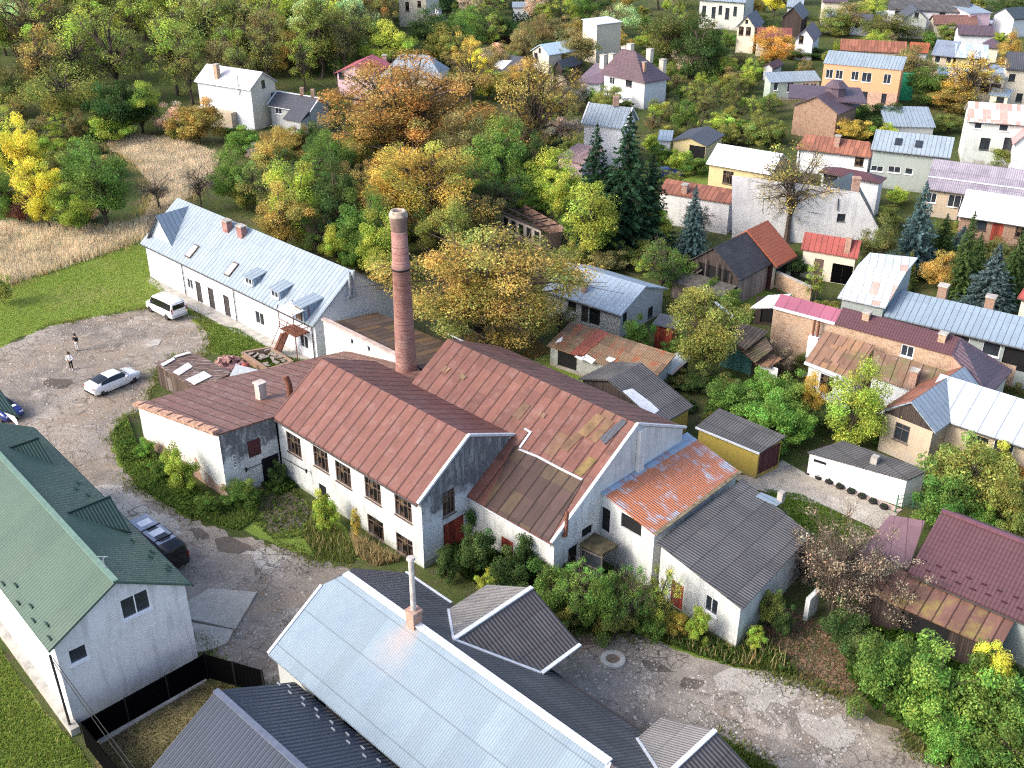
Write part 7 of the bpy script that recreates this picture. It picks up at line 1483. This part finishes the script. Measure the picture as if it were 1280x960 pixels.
# the wood at the upper left and other thick planting: one tree at a time, never in front of the houses
OPEN = [[G(x, y, 0) for x, y in P] for P in (YARD, ROAD, MEADOW, LAWN1, LAWN3, [(905, 592), (978, 570), (1125, 642), (1096, 662)], [(1210, 50), (1228, 28), (1300, 0), (1300, 14), (1250, 48)])]
def ok(b, x, yb, yt, w, over):
    if any(inpoly(P, b.x, b.y) for P in OPEN): return False
    for x0, y0, x1, y1, roofs, hy in HOUSES:
        if x + w * .45 < x0 or x - w * .45 > x1: continue
        if yb < y0 - 2 or yt > y1: continue
        for P in roofs:
            c = sum(P, Vector()) / len(P)
            if inpoly([c + (p - c) * 1.12 for p in P], b.x, b.y): return False
        if b.y < hy and yt < y1 - over * (y1 - y0): return False
    return True
PLACED = [(t[0].location.copy(), 3.) for t in TREES]
def fill(x0, x1, y0, y1, n, kinds, cols, hr, gap=.36, over=.3):
    k = 0
    for _ in range(n * 40):
        if k >= n: break
        x = R.uniform(x0, x1); yb = R.uniform(y0, y1); b = G(x, yb, 0); h = R.uniform(*hr); kd = R.choice(kinds); uw = PR[kd][0][1]; w = h * uw * R.uniform(.85, 1.15)
        if kd == 'bush': h *= .75
        yt = PX((b.x, b.y, h))[1]; dist = b.y * cp + CH * sp
        if not ok(b, x, yb, yt, w * CF / dist, over): continue
        if any((q - b).length < gap * (w + w2) for q, w2 in PLACED): continue
        tree(kd, x, yb, yt, 0, R.choice(cols), p=b, h=h, w=w); PLACED.append((b.copy(), w)); k += 1
WOOD = ['olive', 'ygreen', 'ygreen', 'oliveb', 'goldolive', 'olive', 'dkolive', 'ygreen', 'pale']
fill(-30, 470, 96, 140, 16, ['thin', 'thin', 'airy', 'willow'], WOOD, (11, 16), .25)
fill(-30, 480, 60, 98, 30, ['thin', 'thin', 'airy', 'tall', 'willow'], WOOD, (12, 17), .25, .5)
fill(-30, 480, 20, 62, 36, ['thin', 'thin', 'tall', 'airy'], WOOD, (12, 18), .25)
fill(-30, 520, 2, 22, 20, ['thin', 'tall', 'broad'], WOOD, (12, 18), .25)
fill(-20, 130, 130, 245, 14, ['broad', 'bush', 'airy'], ['olive', 'dkolive', 'oliveb', 'green', 'ygreen'], (4, 8))
fill(350, 740, 195, 335, 40, ['broad', 'airy', 'broad'], ['olive', 'green', 'ygreen', 'dkgreen', 'oliveb', 'olive', 'goldolive', 'green'], (4, 8), .3)
fill(560, 760, 20, 135, 34, ['broad', 'airy', 'bush'], ['olive', 'green', 'goldolive', 'oliveb', 'dkgreen', 'ygreen', 'tan'], (4, 8.5), .3)
fill(815, 1005, 84, 182, 60, ['broad', 'bush', 'airy', 'bush'], ['olive', 'olive', 'green', 'dkolive', 'ygreen', 'oliveb', 'green'], (2.6, 5.5), .28)
fill(560, 1290, 3, 14, 18, ['broad', 'airy', 'tall'], ['olive', 'green', 'dkgreen', 'ygreen', 'oliveb', 'goldolive', 'gold'], (6, 12), .3)
fill(600, 1290, 12, 135, 60, ['broad', 'bush', 'airy'], ['olive', 'green', 'dkolive', 'oliveb', 'ygreen', 'green'], (2.2, 5.5), .3, .25)
fill(690, 1290, 130, 345, 44, ['bush', 'bush', 'airy'], ['green', 'olive', 'dkgreen', 'fresh', 'ygreen', 'dkolive'], (1.6, 4.), .3, .2)
fill(1100, 1290, 268, 385, 14, ['bush', 'bush', 'spruce'], ['dkolive', 'dkgreen', 'olive', 'dkgreen'], (1.8, 4.5))
fill(820, 1100, 380, 560, 24, ['bush'], ['green', 'olive', 'dkgreen', 'fresh'], (1.2, 2.6), .32, .15)
fill(290, 500, 36, 100, 26, ['airy', 'tall', 'broad'], WOOD, (10, 16), .2, .5)
fill(440, 760, 6, 60, 24, ['broad', 'airy', 'tall', 'bush'], ['green', 'dkgreen', 'olive', 'ygreen', 'goldolive', 'oliveb'], (5, 10), .24, .4)
fill(380, 740, 130, 320, 30, ['bush'], ['olive', 'green', 'dkolive', 'ygreen', 'oliveb'], (1.8, 3.5), .3, .2)
fill(-40, 130, 140, 290, 22, ['bush'], ['olive', 'green', 'dkolive', 'ygreen', 'tan', 'oliveb'], (1.6, 3.2), .3, .2)
fill(330, 520, 140, 215, 16, ['broad', 'bush', 'airy'], ['olive', 'green', 'goldolive', 'oliveb', 'ygreen'], (3.5, 7), .3, .3)
# shared labels: mark the members of one group
cnt = {}
for t, lb, g in TREES: cnt.setdefault(lb, []).append((t, g))
for lb, l in cnt.items():
    gs = [g for _, g in l if g]
    if gs:
        for t, _ in l: t['group'] = gs[0]
# thuja hedges along the top
for lab, x0, x1, y, hh, n_ in (('long dark clipped thuja hedge behind the small purple roofed house', 534, 600, 22, 5., 1), ('dark thuja hedge with a pale top among the trees near the top', 640, 676, 34, 3.4, 1)):
    a_ = G(x0, y, 0); b_ = G(x1, y + 1, 0); d_ = b_ - a_; L = d_.length; n = int(L * 190); ct = np.stack([NR.random(n) * L, NR.normal(size=n) * .45, hh * NR.random(n)], 1)
    ct[:, 2] *= (.92 + .08 * np.sin(ct[:, 0] * 5)); d_ = d_.normalized(); W3 = np.stack([ct[:, 0] * d_.x - ct[:, 1] * d_.y, ct[:, 0] * d_.y + ct[:, 1] * d_.x, ct[:, 2]], 1)
    V = leafcards(W3, NR.normal(size=(n, 3)) + np.array([0, -.6, .3]), .16 * (.6 + NR.random(n))); me = meshobj('hedge', V, np.arange(4 * n).reshape(n, 4), np.repeat((.7 + .6 * NR.random((n, 1))) * np.ones((n, 3)), 4, 0), None)
    o = bpy.data.objects.new('hedge', me); COL.objects.link(o); o.location = a_; o.color = (.02, .055, .03, 1); put(o, label=lab, category='hedge')
# ================================================================ vehicles
def paint(name, col): return plain(name, col, .22, var=.02, spec=.6)
RUBBER = plain('rubber', (.012, .012, .013), .85); RIM = plain('alloy', (.10, .10, .11), .35, .6); LAMPR = plain('tail_red', (.30, .01, .01), .3); LAMPW = plain('lamp_clear', (.6, .62, .65), .15); TINT = plain('tinted_glass', (.008, .009, .011), .06, var=.1, spec=.7)
def car(name, label, cat, loc, rz, st, col, glass, wheels, wr=.33, tail=None, extras=None, group=None, roofm=None):
    """stations (x, bottom, belt, top, w_bottom, w_belt, w_top) from tail to nose; glass: list of (i0, i1, 'side'|'top')"""
    t = thing(name, label, cat, loc, rz, group)
    def ring(s):
        x, zb, zl, zt, wb, wl, wt = s; zm = (zb + zl) / 2
        half = [(wb * .93, zb), (wb, zb + .12), (max(wb, wl) * 1.01, zm + .08), (wl, zl), (wt + (wl - wt) * .12, zt - (zt - zl) * .14), (wt * .86, zt - .015), (wt * .4, zt + .012)]
        return [Vector((x, -y, z)) for y, z in half] + [Vector((x, y, z)) for y, z in reversed(half)]
    rings = [ring(s) for s in st]; m = MB(); N = len(rings[0])
    for r in rings: m.v += r
    for i in range(len(rings) - 1):
        for k in range(N - 1): m.f.append((i * N + k, (i + 1) * N + k, (i + 1) * N + k + 1, i * N + k + 1))
    m.f.append(tuple(range(N))); m.f.append(tuple(range(len(rings) * N - 1, (len(rings) - 1) * N - 1, -1)))
    b = m.build('body', col, t, True, origin=(0, 0, 0))
    def lerp(a, b_, k): return a + (b_ - a) * k
    for nm, kind, i0, i1, a0, a1 in glass:
        for side in ((0, 1) if kind == 'side' else (0,)):
            g = MB()
            for i in range(i0, i1):
                A, B = rings[i], rings[i + 1]
                if kind == 'side':
                    k0, k1 = (3, 4) if side == 0 else (N - 5, N - 4)
                    lo0, hi0, lo1, hi1 = (A[k0], A[k1], B[k0], B[k1]) if side == 0 else (A[k1], A[k0], B[k1], B[k0])
                    s0 = a0 if i == i0 else 0.; s1 = a1 if i == i1 - 1 else 1.
                    P = [lerp(lo0, lo1, s0), lerp(lo0, lo1, s1), lerp(hi0, hi1, s1), lerp(hi0, hi1, s0)]
                    P = [lerp(P[0], P[3], .08), lerp(P[1], P[2], .08), lerp(P[1], P[2], .97), lerp(P[0], P[3], .97)]
                    off = Vector((0, -.012 if side == 0 else .012, .006)); P = [p + off for p in P]; g.poly(P if side == 0 else P[::-1])
                else:
                    for k in range(4, N - 5):
                        s0 = a0 if i == i0 else 0.; s1 = a1 if i == i1 - 1 else 1.
                        P = [lerp(A[k], B[k], s0), lerp(A[k], B[k], s1), lerp(A[k + 1], B[k + 1], s1), lerp(A[k + 1], B[k + 1], s0)]
                        off = (P[1] - P[0]).cross(P[3] - P[0]).normalized() * .012; g.poly([p + off for p in P])
            g.build(nm, TINT, t, origin=(0, 0, 0))
    for x, y in [(wx, s * wy) for wx, wy in wheels for s in (-1, 1)]:
        s = 1 if y > 0 else -1
        wh = MB().tube((x, y - .11 * s, wr), (x, y + .115 * s, wr), wr, wr, 20).build('wheel', RUBBER, t, origin=(0, 0, 0))
        r = MB().tube((x, y + .10 * s, wr), (x, y + .122 * s, wr), wr * .68, wr * .62, 14).build('rim', RIM, None); r.parent = wh
    for nm, c, sz, mt in extras or ():
        o = MB().box(c, sz).build(nm, mt, t, origin=(0, 0, 0))
    return t
WHITE = paint('white_paint', (.80, .81, .82))
ST = [(-2.36, .42, .78, .84, .62, .66, .55), (-2.3, .3, .92, .98, .82, .82, .66), (-1.9, .24, .98, 1.10, .90, .89, .66), (-1.3, .2, .98, 1.28, .925, .91, .62), (-.6, .19, .96, 1.41, .93, .91, .58), (.1, .19, .95, 1.44, .93, .91, .57), (.55, .19, .94, 1.39, .93, .91, .58), (1.05, .19, .92, 1.13, .93, .91, .66), (1.25, .2, .90, 1.00, .925, .90, .70), (1.9, .22, .82, .88, .90, .87, .70), (2.25, .28, .70, .75, .82, .79, .62), (2.36, .38, .60, .64, .62, .6, .5)]
LAMPS = [('headlight', (2.2, .6, .68), (.22, .34, .1), LAMPW), ('headlight', (2.2, -.6, .68), (.22, .34, .1), LAMPW), ('tail_light', (-2.28, .62, .88), (.14, .42, .1), LAMPR), ('tail_light', (-2.28, -.62, .88), (.14, .42, .1), LAMPR), ('mirror', (.85, .98, .98), (.14, .2, .13), WHITE), ('mirror', (.85, -.98, .98), (.14, .2, .13), WHITE), ('bumper', (-2.3, 0, .36), (.18, 1.4, .16), BLACKMETAL)]
r0 = G(131, 493.7); f0 = G(166, 478.7); dv = (f0 - r0).normalized(); rz = math.atan2(dv.y, dv.x); lat = Vector((-dv.y, dv.x, 0))
cc = (r0 + f0) / 2 + lat * .8
GL = [('side_window', 'side', 2, 7, .55, .6), ('windscreen', 'top', 6, 8, .0, .92), ('rear_window', 'top', 2, 4, .25, .8)]
car('parked_car', 'white electric saloon car with black wheels and glass roof parked alone in the yard', 'car', cc, rz, ST, WHITE, GL, ((1.45, .80), (-1.43, .80)), .34, extras=LAMPS)
SV = [(-2.42, .42, 1.0, 1.86, .86, .88, .74), (-2.36, .32, 1.08, 1.95, .92, .93, .76), (-1.2, .28, 1.08, 2.0, .95, .95, .78), (.4, .28, 1.06, 1.99, .95, .95, .78), (1.05, .28, 1.04, 1.90, .95, .94, .76), (1.72, .28, 1.0, 1.22, .94, .92, .74), (2.2, .32, .86, .94, .90, .86, .7), (2.42, .42, .70, .75, .75, .72, .6)]
b0 = G(212, 398); a_ = G(190.5, 390); b_ = G(211, 400); dv = (a_ - b_).normalized(); rz = math.atan2(dv.y, dv.x); lat = Vector((-dv.y, dv.x, 0))
cc = (a_ + b_) / 2 - lat * .8 + dv * .1
VL = [('headlight', (2.3, .62, .8), (.2, .3, .16), LAMPW), ('headlight', (2.3, -.62, .8), (.2, .3, .16), LAMPW), ('tail_light', (-2.4, .84, 1.15), (.1, .1, .45), LAMPR), ('tail_light', (-2.4, -.84, 1.15), (.1, .1, .45), LAMPR), ('bumper', (-2.42, 0, .5), (.14, 1.6, .2), ZINC), ('rear_window', (-2.425, 0, 1.48), (.05, 1.35, .5), TINT), ('number_plate', (-2.45, 0, .82), (.02, .5, .11), PVC), ('mirror', (1.2, 1.04, 1.2), (.16, .2, .2), WHITE), ('mirror', (1.2, -1.04, 1.2), (.16, .2, .2), WHITE)]
car('parked_van', 'white passenger minivan with dark windows parked by the long white house', 'van', cc, rz, SV, WHITE, [('side_window', 'side', 1, 5, .06, .7), ('windscreen', 'top', 4, 5, .08, .95)], ((1.5, .84), (-1.45, .84)), .33, extras=VL)
# black minibus half hidden behind the green roof
dv = Vector((-.72, .69, 0)); q = G(205, 690, 1.0); q = Vector((q.x, q.y, 0)); BLK = paint('black_paint', (.012, .012, .014))
SB = [(x * 1.12, a, b * 1.05, c * 1.08, d, e, f) for x, a, b, c, d, e, f in SV]
VB = [('tail_light', (-2.68, .84, 1.15), (.1, .1, .45), LAMPR), ('tail_light', (-2.68, -.84, 1.15), (.1, .1, .45), LAMPR), ('rear_window', (-2.71, 0, 1.55), (.05, 1.35, .55), TINT), ('roof_panel', (.2, 0, 2.13), (3.9, 1.35, .06), plain('grey_roof_panel', (.33, .36, .42), .3)), ('skylight', (1.2, 0, 2.17), (.7, .9, .05), PVC), ('skylight', (-.4, 0, 2.17), (.7, .9, .05), PVC), ('roof_bar', (-1.3, 0, 2.19), (.06, 1.4, .06), BLACKMETAL), ('roof_bar', (.4, 0, 2.19), (.06, 1.4, .06), BLACKMETAL)]
cv = G(204, 699, 0) + Vector((.72, -.69, 0)) * -.6
car('parked_van', 'black minibus with a grey roof and white roof hatches half hidden by the green roof', 'van', cv, math.atan2(dv.y, dv.x), SB, BLK, [('side_window', 'side', 1, 5, .06, .7), ('windscreen', 'top', 4, 5, .08, .95)], ((1.66, .84), (-1.6, .84)), .35, extras=VB)
# car at the left edge
dv = Vector((.80, -.60, 0)); q = G(2, 516, 0); BLUE = paint('blue_paint', (.015, .03, .16))
car('parked_car', 'white and dark blue car half hidden by the green roof at the left edge', 'car', q, math.atan2(dv.y, dv.x), ST, BLUE, GL, ((1.45, .80), (-1.43, .80)), .33, extras=[('bonnet_panel', (1.35, 0, .985), (.5, 1.3, .05), WHITE)] + LAMPS[:4])
# far cars
for lab, x, y, az, colr in (('tiny white car driving on the far road at the upper right', 1244, 31, .6, WHITE), ('small dark car parked by the right end of the far road', 1266, 33, .4, BLK), ('dark blue car parked on the grass below the small yellow garage', 831, 222, .2, BLUE)):
    car('parked_car', lab, 'car', G(x, y, 0), az, ST, colr, GL, ((1.45, .80), (-1.43, .80)), .33, extras=LAMPS[:4])
# ================================================================ people
def skin(name, verts, edges, radii, mat, root=0, sub=1):
    me = bpy.data.meshes.new(name); me.from_pydata(verts, edges, []); o = bpy.data.objects.new(name, me); COL.objects.link(o)
    md = o.modifiers.new('skin', 'SKIN'); md.use_smooth_shade = True
    for i, r in enumerate(radii): sv = me.skin_vertices[0].data[i]; sv.radius = (r, r) if not isinstance(r, tuple) else r; sv.use_root = (i == root)
    o.modifiers.new('s', 'SUBSURF').levels = sub; o.modifiers['s'].render_levels = sub
    dg = bpy.context.evaluated_depsgraph_get(); m2 = bpy.data.meshes.new_from_object(o.evaluated_get(dg)); bpy.data.objects.remove(o); m2.name = name
    m2.materials.clear(); m2.materials.append(mat); q = bpy.data.objects.new(name, m2); COL.objects.link(q); return q
SKIN = plain('skin', (.50, .30, .22), .6, var=.05)
def person(loc, rz, label, top, legs, shoes, hair, lh, rh, el, er):
    """standing figure 1.76 m tall facing +x; lh/rh: hand positions, el/er: elbows"""
    V = [(0, 0, .96), (0, 0, 1.12), (.01, 0, 1.30), (0, 0, 1.46), (.01, 0, 1.53), (.025, 0, 1.62), (.025, 0, 1.72)]; E_ = [(0, 1), (1, 2), (2, 3), (3, 4), (4, 5), (5, 6)]; Rr = [(.15, .11), (.14, .10), (.16, .11), (.12, .09), (.055, .055), (.085, .095), (.075, .085)]
    for s, h_, e_ in ((1, lh, el), (-1, rh, er)):
        k = len(V); V += [(0, .19 * s, 1.42), e_, h_]; E_ += [(3, k), (k, k + 1), (k + 1, k + 2)]; Rr += [.055, .042, .032]
        d_ = (Vector(h_) - Vector(e_)).normalized(); sd = d_.cross(Vector((0, 0, 1))).normalized() if abs(d_.z) < .9 else Vector((1, 0, 0)); pm = Vector(h_) + d_ * .07
        V.append(tuple(pm)); E_.append((k + 2, k + 3)); Rr.append((.036, .018))
        for j in range(4):
            f0 = pm + sd * (.03 - .02 * j) + d_ * .03; L = (.06, .07, .066, .05)[j]; f1 = f0 + d_ * L * .55; f2 = f1 + d_ * L * .4 - Vector((0, 0, .015)); q = len(V); V += [tuple(f0), tuple(f1), tuple(f2)]; E_ += [(k + 3, q), (q, q + 1), (q + 1, q + 2)]; Rr += [.0095, .009, .008]
        th = Vector(h_) + sd * .04 + d_ * .03; q = len(V); V += [tuple(th), tuple(th + d_ * .045 + sd * .012)]; E_ += [(k + 2, q), (q, q + 1)]; Rr += [.011, .009]
    for s in (1, -1):
        k = len(V); V += [(0, .095 * s, .90), (.015, .105 * s, .50), (-.01, .11 * s, .09), (.10, .12 * s, .04)]; E_ += [(0, k), (k, k + 1), (k + 1, k + 2), (k + 2, k + 3)]; Rr += [.085, .058, .042, .035]
    b = skin('person', V, E_, Rr, SKIN); b.location = loc; b.rotation_euler = (0, 0, rz); put(b, label=label, category='person')
    def ch(o): o.parent = b
    V2 = [(0, 0, .90), (0, 0, 1.12), (.01, 0, 1.30), (0, 0, 1.47)]; E2 = [(0, 1), (1, 2), (2, 3)]; R2 = [(.175, .13), (.165, .125), (.185, .13), (.12, .095)]
    for s, h_, e_ in ((1, lh, el), (-1, rh, er)):
        k = len(V2); V2 += [(0, .195 * s, 1.42), e_, tuple(Vector(e_).lerp(Vector(h_), .85))]; E2 += [(3, k), (k, k + 1), (k + 1, k + 2)]; R2 += [.072, .058, .046]
    ch(skin('jacket', V2, E2, R2, top))
    V3 = [(0, 0, .93)]; E3 = []; R3 = [(.155, .12)]
    for s in (1, -1):
        k = len(V3); V3 += [(0, .095 * s, .86), (.015, .105 * s, .50), (-.01, .11 * s, .10)]; E3 += [(0, k), (k, k + 1), (k + 1, k + 2)]; R3 += [.10, .073, .058]
    ch(skin('trousers', V3, E3, R3, legs))
    for s in (1, -1): ch(skin('shoe', [(-.06, .11 * s, .05), (.05, .115 * s, .05), (.17, .125 * s, .04)], [(0, 1), (1, 2)], [(.05, .045), (.055, .045), (.045, .035)], shoes, 1))
    ch(skin('hair', [(-.03, 0, 1.62), (-.015, 0, 1.71), (.04, 0, 1.765)], [(0, 1), (1, 2)], [(.09, .07), (.098, .098), (.07, .06)], hair, 1))
    for s in (1, -1): o = MB().box((.112, .033 * s, 1.655), (.02, .028, .014)).build('eye', BLACKMETAL, None); ch(o)
    ch(MB().box((.118, 0, 1.625), (.04, .026, .05)).build('nose', SKIN, None)); ch(MB().box((.103, 0, 1.58), (.015, .05, .012)).build('mouth', LAMPR, None))
    return b
CL_BLACK = plain('black_cloth', (.012, .012, .014), .9); CL_WHITE = plain('white_cloth', (.72, .74, .76), .9); CL_GREY = plain('light_grey_cloth', (.55, .54, .53), .9); HAIR = plain('dark_hair', (.02, .014, .01), .8)
person(G(97.5, 438.5), rad(250), 'person in a black jacket and pale trousers standing at the back of the yard', CL_BLACK, CL_GREY, CL_BLACK, HAIR, (.28, .12, 1.12), (.28, -.12, 1.12), (.04, .30, 1.14), (.04, -.30, 1.14))
person(G(90, 462), rad(265), 'person in a white hoodie and black trousers standing near the white car', CL_WHITE, CL_BLACK, CL_WHITE, HAIR, (.28, .14, 1.05), (.28, -.14, 1.05), (.04, .33, 1.14), (.04, -.33, 1.14))
# ================================================================ cables and poles
def cable(label, a, b, sag=.4, r=.018):
    m = MB(); n_ = 14; P = [a.lerp(b, i / n_) - Vector((0, 0, sag * (1 - (2 * i / n_ - 1) ** 2))) for i in range(n_ + 1)]
    for p, q in zip(P, P[1:]): m.tube(p, q, r, r, 5, False)
    o = m.build('overhead_cable', BLACKMETAL, origin=a); put(o, label=label, category='cable')
cable('left one of two thin cables running from the white gable down to the bottom edge', G(63, 822, 5.4), G(172, 975, 5.2), .15, .022); cable('right one of two thin cables running from the white gable down to the bottom edge', G(66, 822, 5.5), G(180, 975, 5.3), .15, .022)
cable('upper one of two wires running into the white gabled house by the spruces', G(640, 122, 8.), G(728, 160, 5.2), .5, .03); cable('lower one of two wires running into the white gabled house by the spruces', G(642, 124, 7.4), G(728, 161, 4.8), .5, .03)
for lab, x, yb, yt in (('thin pale lamp post among the olive bushes below the church hall', 914, 92, 76), ('dark wooden pole between the blue spruces', 1192, 296, 258)):
    b = G(x, yb, 0); h_ = HT(b, yt); t = thing('utility_pole', lab, 'pole', b); MB().tube(b, b + Vector((0, 0, h_)), .12, .08, 8).build('pole', WOOD_GREY if x < 1000 else WOOD_DARK, t); MB().bar(b + Vector((-.7, 0, h_ - .2)), b + Vector((.7, 0, h_ - .2)), .1).build('crossarm', WOOD_GREY, t)
f_ = thing('green_wire_fence', 'low green wire fence at the end of the white garage', 'fence', G(1120, 640)); pp = [G(1119, 640, 0), G(1140, 636, 0), G(1163, 645, 0)]
for p in pp: MB().tube(p, p + Vector((0, 0, 1.5)), .05, .05, 6).build('post', plain('green_paint', (.05, .2, .12), .5), f_)
for p, q in zip(pp, pp[1:]):
    m = MB()
    for z in (.3, .7, 1.1, 1.4): m.bar(p + Vector((0, 0, z)), q + Vector((0, 0, z)), .025)
    for k in range(1, 9): c_ = p.lerp(q, k / 9); m.bar(c_ + Vector((0, 0, .2)), c_ + Vector((0, 0, 1.42)), .018)
    m.build('wire_panel', plain('green_paint', (.05, .2, .12), .5), f_)
# ---------------------------------------------------------------- light, sky, camera
w = bpy.data.worlds.new('World'); SC.world = w; w.use_nodes = True
nt = w.node_tree; bg = nt.nodes['Background']; sky = nt.nodes.new('ShaderNodeTexSky'); sky.sky_type = 'NISHITA'; sky.sun_disc = False
TOSUN = Vector((-.86, -.30, .62)).normalized()
el = math.asin(TOSUN.z); sky.sun_elevation = el; sky.sun_rotation = math.atan2(TOSUN.x, TOSUN.y); sky.air_density = .7; sky.dust_density = 3.; sky.ozone_density = .3
nt.links.new(sky.outputs[0], bg.inputs[0]); bg.inputs[1].default_value = .15
sd = bpy.data.lights.new('sun', 'SUN'); sd.energy = .85; sd.angle = rad(16); sd.color = (1, .95, .86)
so = bpy.data.objects.new('sun', sd); COL.objects.link(so); so.rotation_euler = (-TOSUN).to_track_quat('-Z', 'Y').to_euler()
cd = bpy.data.cameras.new('camera'); cd.sensor_width = 36; cd.lens = 36 * CF / 1280; cd.clip_end = 2000
co = bpy.data.objects.new('camera', cd); COL.objects.link(co); co.location = CAM; co.rotation_euler = (rad(90) - CPITCH, 0, 0)
SC.camera = co
SC.view_settings.view_transform = 'Standard'; SC.view_settings.look = 'None'; SC.view_settings.exposure = EXPOSURE; SC.view_settings.gamma = 1; SC.view_settings.use_curve_mapping = False
SC.render.engine = 'CYCLES'; SC.cycles.use_denoising = False; SC.cycles.filter_width = 1.2; SC.cycles.sample_clamp_indirect = 4.; SC.cycles.max_bounces = 5; SC.cycles.diffuse_bounces = 2; SC.cycles.transmission_bounces = 3; SC.cycles.transparent_max_bounces = 4
SC.cycles.caustics_reflective = False; SC.cycles.caustics_refractive = False
